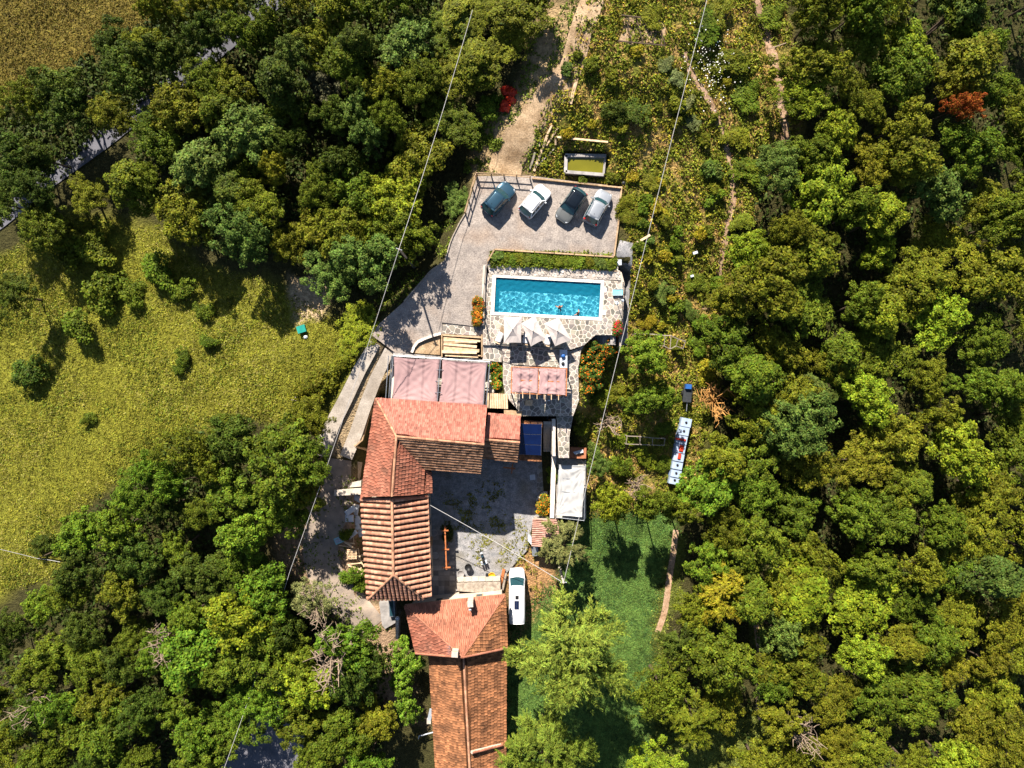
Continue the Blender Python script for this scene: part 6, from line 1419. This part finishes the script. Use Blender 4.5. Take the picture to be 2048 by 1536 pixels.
# ---------------------------------------------------------------- poles and cables
def cable(label, P, sag, rad=0.035):
    pts = []
    for a, b_ in zip(P[:-1], P[1:]):
        n = 24
        for i in range(n): t = i / n; pts.append(a.lerp(b_, t) - Vector((0, 0, sag * 4 * t * (1 - t))))
    pts.append(P[-1]); o = MB().tube(pts, rad, 5).build('cable', 'cable'); tag(o, label, 'cable'); return o
base = W(1121.5, 1143, 3.2); pt = Vector((base.x, base.y, 8.6))
pole_top = W(1127, 1165, 6.5); up_ = empty('utility_pole', (pole_top.x, pole_top.y, hxy(pole_top.x, pole_top.y)), 'pale concrete utility pole between the shed and the huge feathery tree', 'pole')
hb = hxy(pole_top.x, pole_top.y); PT = Vector((pole_top.x, pole_top.y, 6.5))
MB().tube([(PT.x, PT.y, hb - .3), (PT.x, PT.y, 6.5)], [.17, .12], 10).build('shaft', 'concrete', up_); MB().bar(PT + Vector((-.35, 0, -.15)), PT + Vector((.35, 0, -.15)), .08).build('cross_arm', 'steel', up_)
for s in (-1, 1): MB().lathe(PT + Vector((s * .3, 0, -.1)), [(.05, 0), (.07, .08), (.03, .16)], 8).build('insulator', 'white_plastic', up_)
cable('long pale cable crossing the garden from the top to the utility pole', [W(1424, -40, 17), PT + Vector((.02, 0, -.05))], 1.0, .027)
cable('pale cable from the farmhouse eave to the utility pole', [W(856, 1008, 6.6), PT + Vector((-.1, 0, -.1))], .5)
p2 = W(798, 498, 14.5); u2 = empty('utility_pole', (p2.x, p2.y, hxy(p2.x, p2.y)), 'wooden utility pole rising through the trees left of the driveway', 'pole')
MB().tube([(p2.x, p2.y, hxy(p2.x, p2.y) - .3), p2], [.16, .1], 10).build('shaft', 'timber_grey', u2); MB().bar(p2 + Vector((-.3, .1, -.1)), p2 + Vector((.3, -.1, -.1)), .08).build('cross_arm', 'steel', u2)
cable('cable climbing over the upper wood to the wooden pole', [W(945, 20, 16), p2], .6, .027); cable('cable running down past the concrete ramp from the wooden pole', [p2, W(580, 1142, 6.5), W(440, 1560, 4)], .8, .027)
p3 = W(73, 1116, 0); u3 = empty('field_stake', (p3.x, p3.y, hxy(p3.x, p3.y)), 'dark slanting stake at the lower border of the meadow', 'stake'); MB().tube([W(75, 1117, hpx(75, 1117)), W(107, 1103, hpx(107, 1103) + 1.6)], .07, 6).build('shaft', 'bark', u3)
cable('thin pale wire from the left edge to the meadow stake', [W(-60, 1085, 0), W(75, 1117, hpx(75, 1117) + .5), W(120, 1124, hpx(120, 1124) + .3)], .1, .03)
# guy pole top right of garden
o = empty('garden_post', G(1390, 36), 'thin dark pole leaning beside the long cable at the top', 'pole'); MB().tube([G(1388, 38), W(1412, 0, hpx(1412, 0) + 3)], .05, 6).build('shaft', 'dark_steel', o)
# ---------------------------------------------------------------- lamps
A = W(1251, 360, 9.2); o = empty('garden_lamp', (A.x, A.y, hxy(A.x, A.y)), 'small black garden lamp on the slope above the silver car', 'lamp'); h0 = hxy(A.x, A.y)
MB().cyl((A.x, A.y, h0 - .1), .03, 1.1, 8).build('post', 'dark_steel', o); MB().lathe((A.x, A.y, h0 + 1.0), [(.1, 0), (.22, .08), (.18, .2), (.05, .26)], 12).build('lamp_head', 'black_plastic', o)
A = W(795, 1237, 3.0); o = empty('ball_lamp', (A.x, A.y, 0), 'white ball lamp on a post at the corner of the hip-roofed house', 'lamp')
MB().cyl((A.x, A.y, -.3), .05, 3.1, 8).build('post', 'steel', o); MB().lathe((A.x, A.y, 2.75), [(.08, 0), (.22, .1), (.26, .26), (.2, .42), (.05, .52)], 14).build('globe', 'white_plastic', o, True)
# ---------------------------------------------------------------- timber stack
ts = empty('stack_rack', W(925, 693, 5.2), 'pale timber rack edge holding the stacked boards by the driveway', 'rack'); r5 = random.Random(9)
for (x0, x1) in ((883, 886.5), (963, 966)): MB().bar(W(x0 + 1, 669, 6.4), W(x0 + 1, 714, 6.2), .15, .5).build('end_beam', 'wood', ts)
MB().bar(W(884, 670, 6.3), W(964, 675, 6.3), .2, .4).build('back_beam', 'wood_pale', ts)
bl = ['widest upper board of the timber stack', 'second board from the top of the timber stack', 'third board of the timber stack', 'fourth board of the timber stack', 'fifth board of the timber stack', 'sixth board of the timber stack', 'seventh board of the timber stack', 'eighth board of the timber stack', 'ninth board of the timber stack', 'tenth and lowest board of the timber stack']
for i in range(10):
    y0 = 676 + i * 3.9; z = 6.3 + r5.uniform(-.05, .3); A = W(887 + r5.uniform(-4, 4) * (i > 6), y0, z); B = W(963 - r5.uniform(0, 16), y0 + 4 + r5.uniform(-3, 3), z + r5.uniform(-.1, .1))
    o = MB().bar(A, B, r5.uniform(.1, .34), .07).build('board', 'wood_pale'); tag(o, bl[i], 'board', 'stacked boards')
# curved stone bed edging
sleeper_line('stone_edging', 'curved row of pale kerb stones round the bed by the timber stack', [(824, 705), (828, 694), (836, 684), (848, 678), (864, 672), (882, 667)], 6.2, .3, .3, 'white_stone', .6, lambda x, y: float(yard_z(x, y)))
prism('bed_soil', [(826, 706), (836, 686), (862, 675), (880, 671), (880, 710)], 6.15, 4.5, 'dirt')['kind'] = 'structure'
# ---------------------------------------------------------------- planks, garden frames, pond
def log(label, a, b_, w_=.16, m='timber_grey', up=.12, cat='plank', nm='plank'):
    A, B = G(*a, up), G(*b_, up); o = MB().bar(A, B, w_, .1).build(nm, m); return tag(o, label, cat)
log('pale long plank leaning beside the track above the fence', (1068, 342), (1095, 270), .3, 'wood_pale'); log('thin plank right of the long pale plank', (1092, 292), (1116, 256), .18, 'wood_pale'); log('grey plank left of the long pale plank', (1060, 338), (1070, 305), .22); log('thin grey plank on the bank above the fence', (1076, 330), (1111, 295), .13); log('upright plank on the bank by the track', (1095, 268), (1104, 250), .2, 'wood_pale'); log('short plank standing near the track bank', (1079, 293), (1081, 270), .15, 'wood_pale')
log('left plank of the pair lying in grass beside the track', (1139, 205), (1150, 165), .18, 'wood_pale', .2); log('right plank of the pair lying in grass beside the track', (1142, 208), (1153, 164), .22, 'wood_pale', .25)
log('pale beam bordering the bed above the pond', (1112, 274), (1216, 284), .2, 'wood_pale', .3); log('short beam at the left of the bed above the pond', (1111, 274), (1111, 290), .18, 'wood_pale', .3)
log('slanting pale plank on the slope right of the gravel path', (1274, 485), (1300, 470), .25, 'wood_pale', .5); log('small white board lying on the garden slope', (1386, 507), (1395, 504), .3, 'white_plastic', .5); log('small pale board on the slope below the white board', (1381, 553), (1387, 551), .25, 'white_plastic', .6)
pd = empty('garden_pond', W(1170, 330, 7.5), 'rectangular pond of green water with grey liner above the car park', 'pond')
ow = mat('pond_water', (.17, .155, .012), (.13, .12, .01), .4, .08, spec=.5)
prism('liner', [(1130, 309), (1213, 310), (1209, 352), (1130, 346)], 7.45, 5, 'grey_stone', pd); prism('water', [(1135, 316), (1208, 317), (1205, 347), (1135, 341)], 7.456, 7.3, ow, pd)
for a, b_ in (((1130, 311), (1212, 312)), ((1132, 311), (1131, 345)), ((1131, 344), (1207, 350))): MB().bar(W(*a, 7.55), W(*b_, 7.55), .35, .3).build('rim', 'grey_stone', pd)
# dug bed with poles near the top
sheet('dug_bed', [(1246, 36), (1275, 33), (1300, 42), (1322, 40), (1334, 62), (1324, 88), (1290, 84), (1262, 90), (1238, 80), (1247, 58)], over(.1), 'dirt', step=10)
for k, (a, b_) in enumerate((((1243, 30), (1282, 35)), ((1236, 82), (1330, 91)))): log(('dark pole along the top of the dug garden bed', 'dark pole along the bottom of the dug garden bed')[k], a, b_, .12, 'bark', .6, 'pole', 'garden_pole')
for k in range(4):
    x = 1256 + k * 22; log(('first', 'second', 'third', 'fourth')[k] + ' dark stake lying across the dug garden bed', (x - 5, 34 + k * 2), (x + 8, 86 + k), .07, 'bark', .45, 'stake', 'garden_stake')
def frame(label, pts_top, pts_bot, zup, m='timber_grey', cat='trellis'):
    A = [G(*p, zup) for p in pts_top]; B = [G(*p, zup) for p in pts_bot]; root = empty('garden_trellis', G(*pts_top[0]), label, cat)
    for a, b_ in zip(A[:-1], A[1:]): MB().bar(a, b_, .1).build('rail', m, root)
    for a, b_ in zip(B[:-1], B[1:]): MB().bar(a, b_, .08).build('rail', m, root)
    for a, b_ in zip(A, B): MB().bar(a, b_, .08).build('crosspiece', m, root)
    for a in (A[0], A[-1], B[0], B[-1]): MB().bar(a, (a.x, a.y, a.z - zup - .3), .09).build('post', m, root)
    return root
frame('grey timber stake frame between terrace stair and the fruit tree', [(1268, 668), (1300, 668), (1330, 671), (1342, 671), (1356, 678), (1371, 682)], [(1272, 682), (1300, 690), (1328, 692), (1340, 698), (1352, 692), (1366, 697)], 1.6)
frame('weathered trellis frame left of the water tanks', [(1254, 872), (1280, 873), (1305, 876), (1330, 877)], [(1252, 888), (1280, 889), (1305, 890), (1328, 891)], 1.7)
frame('bleached poles lashed together in the wood clearing', [(1552, 211), (1565, 205), (1580, 200), (1592, 194)], [(1555, 200), (1567, 195), (1578, 190), (1585, 185)], 1.2, 'branch')
log('thin bleached pole in the wood clearing above the lashed poles', (1538, 98), (1572, 86), .1, 'branch', 1.0, 'pole', 'garden_pole')
# red plastic heap, green box
A = G(1017, 198, .0); rg = np.random.default_rng(8); rp_ = empty('plastic_heap', A, 'crumpled red plastic heap at the shady end of the track', 'plastic')
for k in range(5):
    c = A + Vector((rg.uniform(-.5, .5), rg.uniform(-.9, .9), .2)); a0 = rg.uniform(0, 6); Vs = []; Fs = []; q = rg.normal(size=(8, 8)) * .13
    for i in range(8):
        for j in range(8):
            u, v = (i / 7 - .5) * rg.uniform(.9, 1.1), (j / 7 - .5) * 1.3; Vs.append(c + Vector((u * math.cos(a0) - v * math.sin(a0), u * math.sin(a0) + v * math.cos(a0), .25 - (u * u + v * v) * .6 + q[i, j])))
    for i in range(7):
        for j in range(7): Fs.append((i * 8 + j, i * 8 + j + 1, i * 8 + j + 9, i * 8 + j + 8))
    obj('crumpled_sheet', Vs, Fs, 'red_plastic', rp_)
A = G(606, 659); o = empty('green_box', A, 'green plastic box lying open at the meadow edge under the trees', 'box'); MB().box(A + Vector((0, 0, .35)), (.95, .8, .6), .3).build('bin', 'teal_plastic', o); MB().box(A + Vector((0, 0, .7)), (1.02, .86, .07), .3).build('lid', 'teal_plastic', o)
A = G(612, 674); o = MB().lathe(A, [(.2, 0), (.24, .2), (.1, .3)], 9).build('bucket', 'white_plastic'); tag(o, 'white bucket just below the green plastic box', 'bucket')
A = G(591, 797); o = MB().box(A + Vector((0, 0, .25)), (.9, .6, .1), .6).build('pale_board', 'concrete'); tag(o, 'pale square board lying in the meadow near the ramp', 'board')
# ---------------------------------------------------------------- row of water tanks
tk = [(1372, 845), (1367.5, 862), (1363.5, 880), (1360, 897), (1357.5, 914), (1354.5, 930), (1352, 946), (1349, 960)]
pos = ['first', 'second', 'third', 'fourth', 'fifth', 'sixth', 'seventh', 'lowest']
for k, (x, y) in enumerate(tk):
    A = W(x, y, hpx(x, y) + 1.0); g0 = hpx(x, y); o = empty('water_tank', (A.x, A.y, g0), pos[k] + ' white cubic water tank of the long row, counted from the top', 'water tank', 'row of water tanks')
    MB().box((A.x, A.y, g0 + .1), (1.3, 1.06, .2), -.19).build('pallet', 'blue_plastic', o); MB().box((A.x, A.y, g0 + .65), (1.28, 1.04, .9), -.19, .98).build('tank', 'tank', o)
    MB().cyl((A.x, A.y, g0 + 1.1), .14, .08, 12).build('cap', 'black_plastic', o)
    for s in (-1, 1):
        for zz in (.3, .6, .9):
            c, q = math.cos(-.19), math.sin(-.19); MB().bar((A.x - .62 * c - s * .5 * q, A.y - .62 * q + s * .5 * c, g0 + zz), (A.x + .62 * c - s * .5 * q, A.y + .62 * q + s * .5 * c, g0 + zz), .025).build('cage_bar', 'steel', o)
for k, (x, y, dx, dy, lab) in enumerate(((1362, 879, 1.3, .25, 'red board lying across the third water tank'), (1363, 897, .5, .8, 'red plastic can on the fourth water tank'), (1359, 913, .35, .7, 'red plastic scraps on the fifth water tank'))):
    A = W(x, y, hpx(x, y) + 1.2); o = MB().box((A.x, A.y, A.z), (dx, dy, .16), -.2, .8).build('red_scrap', 'red_plastic'); tag(o, lab, 'scrap')
A = W(1376, 786, hpx(1376, 786) + .9); o = empty('covered_trailer', (A.x, A.y, hpx(1376, 786)), 'dark trailer with a blue cover above the row of water tanks', 'trailer')
MB().box((A.x, A.y, A.z - .35), (1.0, 2.2, .4), -.08).build('bed', 'dark_steel', o); MB().box((A.x + .05, A.y + .75, A.z + .05), (.75, .6, .35), -.08, .85).build('cover', 'blue_plastic', o); MB().bar((A.x, A.y - 1.1, A.z - .4), (A.x - .1, A.y - 2.2, A.z - .4), .08).build('drawbar', 'steel', o)
for s in (-1, 1): MB().tube([(A.x + s * .5, A.y, A.z - .55), (A.x + s * .65, A.y, A.z - .55)], .3, 14).build('wheel', 'tyre', o)
# ---------------------------------------------------------------- courtyard things
def post_beam(label, pts, z, arms, m='wood_orange'):
    P = [W(*p, z) for p in pts]; root = empty('courtyard_pergola', (P[0].x, P[0].y, 0), label, 'pergola')
    for a, b_ in zip(P[:-1], P[1:]): MB().bar(a, b_, .16, .2).build('beam', m, root)
    for t, l in arms:
        c = P[0].lerp(P[-1], t); d_ = (P[-1] - P[0]).normalized(); s = Vector((d_.y, -d_.x, 0)); MB().bar(c - s * l + Vector((0, 0, .12)), c + s * l + Vector((0, 0, .12)), .14, .16).build('cross_beam', m, root); MB().bar((c.x, c.y, z), (c.x, c.y, 0), .14).build('post', m, root)
    return root
z5 = lambda x, y: Z2(x, y, 680, 930, 5.484)
post_beam('orange timber pergola beam along the barrel-tiled wing', [z5(1150, 675), z5(1168, 1145)], 2.8, [(.09, .42), (.53, .42), (.95, .52)])
post_beam('orange timber cross beam at the link building door', [z6(420, 190), z6(550, 205)], 2.8, [(.75, .6)])
def pot(label, c, rad, h_, m, fillm, z=0.05, cat='pot', nm='flower_pot'):
    A = W(*c, z + h_); o = empty(nm, (A.x, A.y, z), label, cat); MB().lathe((A.x, A.y, z), [(rad * .75, 0), (rad, h_ * .8), (rad * 1.06, h_ * .85), (rad * 1.06, h_), (rad * .9, h_), (rad * .88, h_ * .9)], 16).build('vessel', m, o, True); MB().cyl((A.x, A.y, z + h_ * .8), rad * .85, .03, 14).build('filling', fillm, o); return o
pot('dark round tub with white rim in the lower courtyard', z6(35, 1290), .42, .7, 'black_plastic', 'white_plastic', .03, 'tub', 'round_tub'); pot('grey round basin at the end of the courtyard stone wall', z5(1325, 1195), .42, .5, 'grey_stone', 'black_plastic', .03, 'basin', 'stone_basin')
pot('upper grey stone rosette planter on the shaded paving', z5(1030, 745), .42, .25, 'grey_stone', 'grey_stone', .06); pot('lower grey stone rosette planter on the shaded paving', z5(1046, 993), .42, .25, 'grey_stone', 'grey_stone', .06)
A = W(*z6(293, 1385), .9); o = empty('yellow_crate', (A.x, A.y, .2), 'round yellow plastic tub on the white slab by the house', 'tub'); MB().lathe((A.x, A.y, .25), [(.32, 0), (.42, .5), (.46, .55), (.4, .6), (.34, .45)], 14).build('tub', 'yellow_plastic', o, True)
A = W(*z6(243, 1390), .9); o = MB().box((A.x, A.y, .55), (.35, .5, .6)).build('dark_box', 'black_plastic'); tag(o, 'small dark box next to the yellow tub', 'box')
sw_ = empty('garden_wall', W(957, 1175, 0), 'curved stone wall with pale slabs before the hip-roofed house', 'wall')
prism('core', [(913, 1163), (960, 1161), (1001, 1159), (1001, 1192), (960, 1186), (915, 1182)], .9, -.5, 'stonewall', sw_)
for k in range(6):
    x = 914 + k * 14.4; prism('coping_slab', [(x, 1156 - k * .4), (x + 14, 1155 - k * .4), (x + 14, 1163 - k * .3), (x, 1164 - k * .3)], 1.0, .6, 'concrete', sw_)
prism('house_landing', [(865, 1196), (905, 1194), (1003, 1180), (1006, 1193), (865, 1208)], .6, -.5, 'concrete')['kind'] = 'structure'
log('orange-brown board leaning left of the camper van', (1000, 1172), (1008, 1138), .35, 'wood_orange', .6); log('grey board behind the orange-brown board', (1005, 1180), (1012, 1146), .25, 'timber_grey', .5)
for k, (x, y, s_) in enumerate(((741, 298, .65), (908, 275, .5))):
    A = W(*z6(x, y), .1); o = MB().box((A.x, A.y, .14), (s_, s_, .12), .1).build('drain_cover', 'white_plastic'); tag(o, ('pale square slab in the shaded courtyard', 'pale square slab on the narrow courtyard paving')[k], 'slab')
prism('flower_bed', [(1078, 988), (1104, 985), (1104, 1036), (1085, 1036), (1074, 1005)], .35, -.3, 'dirt')['kind'] = 'structure'
sleeper_line('stone_edging', 'pale kerb stones round the courtyard flower bed', [(1104, 984), (1086, 986), (1076, 996), (1075, 1010), (1080, 1026), (1086, 1037)], .25, .35, .35, 'white_stone', .6)
# props by the patio: low bench walls, square box
o = prism('patio_bench', [(1052, 800), (1066, 801), (1064, 812), (1050, 811)], 6.7, 6, 'wood_pale'); tag(o, 'pale wooden bench block at the foot of the patio', 'bench')
pq = empty('plank_deck', W(995, 797, 4.5), 'small plank deck between the large sails and the patio', 'deck')
for k in range(9): MB().bar(W(976 + k * 4.6, 786 + k * .2, 6.3), W(977 + k * 4.6, 816 + k * .2, 6.3), .22, .05).build('plank', 'wood_pale', pq)
o = prism('dark_trough', [(1008, 820), (1044, 823), (1044, 833), (1008, 830)], 6.4, 3, 'wood'); tag(o, 'brown trough below the plank deck', 'trough')
pl_ = log('white pole lying across the shaded patio', (1098, 800), (1095, 838), .22, 'white_plastic', .3, 'pole', 'white_pole'); pl_.location.z += .35
# rubbish heap west of the house
rg2 = random.Random(31); names = [('plastic_sheet', 'white_plastic', 'sheet'), ('scrap_board', 'wood_pale', 'board'), ('rubble_block', 'concrete', 'block')]
heap = []
for k in range(34):
    x, y = rg2.gauss(708, 9), rg2.uniform(985, 1160); x = min(x, 719); nm, mt, ct = names[0] if y < 1070 and rg2.random() < .7 else names[rg2.choice([1, 1, 2])]
    A = G(x, y, rg2.uniform(.1, .35)); a = rg2.uniform(0, 3.14)
    if nm == 'plastic_sheet': o = MB().box(A, (rg2.uniform(.7, 1.5), rg2.uniform(.5, 1), .08), a, .7).build(nm, mt); lab = 'crumpled pale plastic sheet in the heap by the barrel-tiled roof'
    elif nm == 'scrap_board': d_ = Vector((math.cos(a), math.sin(a), rg2.uniform(-.15, .15))) * rg2.uniform(.4, 1.1); o = MB().bar(A - d_, A + d_, rg2.uniform(.1, .22), .06).build(nm, mt); lab = 'scrap board in the heap by the barrel-tiled roof'
    else: o = MB().box(A, (rg2.uniform(.3, .6), rg2.uniform(.25, .5), .3), a, .8).build(nm, mt); lab = 'rubble block in the heap by the barrel-tiled roof'
    tag(o, lab, ct, 'rubbish heap west of the house'); heap.append((o, y, lab))
hb_ = {}
for o, y, lab in heap: hb_.setdefault(lab, []).append((y, o))
for lab, l in hb_.items():
    l.sort(key=lambda q: q[0])
    for i, (y, o) in enumerate(l): o['label'] = lab + ', ' + (ORD[i] if i < 9 else ORD[len(l) - 1 - i].replace('top', 'bottom') if len(l) - 1 - i > 0 else 'lowest')
pal = empty('pallet', G(704, 1108), 'wooden pallet on the rubbish heap left of the barrel-tiled roof', 'pallet'); A = G(704, 1108, .35)
for k in range(6): MB().box(A + Vector((0, -.5 + k * .2, .06)), (1.2, .12, .03), -.05).build('slat', 'wood_pale', pal)
for k in range(3): MB().box(A + Vector((-.5 + k * .5, 0, 0)), (.1, 1.1, .1), -.05).build('runner', 'wood_pale', pal)
A = G(699, 1066, .3); o = MB().lathe(A, [(.3, -.2), (.42, .05), (.3, .25), (.05, .32)], 9).build('sack', 'teal_plastic', None, True); tag(o, 'teal sack on the rubbish heap', 'sack')
A = G(678, 1080, .25); o = empty('blue_crate', A, 'blue-grey plastic crate in the shade left of the rubbish heap', 'crate'); MB().box(A, (.9, .7, .4), .4, 1.1).build('shell', 'aqua_plastic', o); MB().box(A + Vector((0, 0, .22)), (.8, .6, .03), .4).build('contents', 'steel', o)
# frames between ramp and house
ff = empty('cold_frame', G(722, 900), 'low timber cold frame between concrete ramp and farmhouse wall', 'cold frame')
cf = [(742, 815), (725, 880), (711, 892), (738, 900), (745, 845)]
for a, b_ in zip(cf, cf[1:] + cf[:1]): MB().bar(G(*a, .5), G(*b_, .5), .16, .5).build('frame_board', 'wood', ff)
o = prism('concrete_block', [(696, 966), (722, 962), (722, 973), (696, 975)], hpx(710, 968) + .5, 0, 'concrete'); tag(o, 'upper concrete slab block beside the farmhouse corner', 'block'); o = prism('concrete_block', [(668, 980), (722, 977), (722, 989), (668, 992)], hpx(700, 985) + .6, 0, 'concrete'); tag(o, 'lower long concrete block beside the farmhouse corner', 'block')
# stair pit and wall left of hip-roofed house
prism('cellar_kerb', [(758, 1205), (790, 1205), (792, 1245), (770, 1258), (764, 1250)], .25, -1, 'grey_stone')['kind'] = 'structure'
A = W(783, 1218, 1.0); o = empty('water_trough', (A.x, A.y, .25), 'blue-grey trough in the shadow between farmhouse and hip-roofed house', 'trough'); MB().box((A.x, A.y, .55), (.7, 2.0, .6), .05).build('trough', 'steel', o); MB().box((A.x, A.y, .86), (.5, 1.8, .03), .05).build('water', 'glass', o)
o = prism('boundary_wall', [(791, 1240), (797, 1240), (797, 1278), (791, 1278)], .9, -1, 'white_stone'); tag(o, 'short white wall below the ball lamp', 'wall')
A = W(862, 1420, 2.5); o = empty('barn_step', (A.x, A.y, -1), 'pale metal chute beside the barn wall', 'chute'); MB().bar(W(863, 1418, 2.0), W(857, 1445, 1.2), .45, .06).build('chute', 'white_plastic', o); MB().box(W(858, 1442, 1.2), (.5, .6, .3)).build('hopper', 'concrete', o)
A = W(852, 1468, .5); o = empty('barn_rail', (A.x, A.y, -1), 'thin white rail at the shaded corner of the barn', 'rail'); MB().bar(W(838, 1472, .6), W(868, 1464, .6), .1).build('bar', 'white_plastic', o); MB().bar(W(838, 1472, .6), W(837, 1478, -.8), .08).build('post', 'white_plastic', o)
# shed side things
A = W(*z6(770, 1120), .9); o = empty('wheelbarrow', (A.x, A.y, hpx(1070, 1104)), 'pale wheelbarrow beside the striped shed', 'wheelbarrow'); h0 = hpx(1070, 1104)
MB().box((A.x, A.y, h0 + .6), (.6, .9, .3), .1, 1.3).build('tray', 'steel', o); MB().tube([(A.x - .04, A.y - .7, h0 + .2), (A.x + .04, A.y - .7, h0 + .2)], .2, 12).build('wheel', 'tyre', o)
for s in (-1, 1): MB().bar((A.x + s * .22, A.y - .6, h0 + .35), (A.x + s * .3, A.y + .9, h0 + .6), .04).build('handle', 'wood', o)
o = prism('white_sheet', [(1057, 1068), (1063, 1075), (1063, 1090), (1056, 1082)], 1.2, 0, 'white_plastic'); tag(o, 'white panel leaning on the striped shed', 'panel')
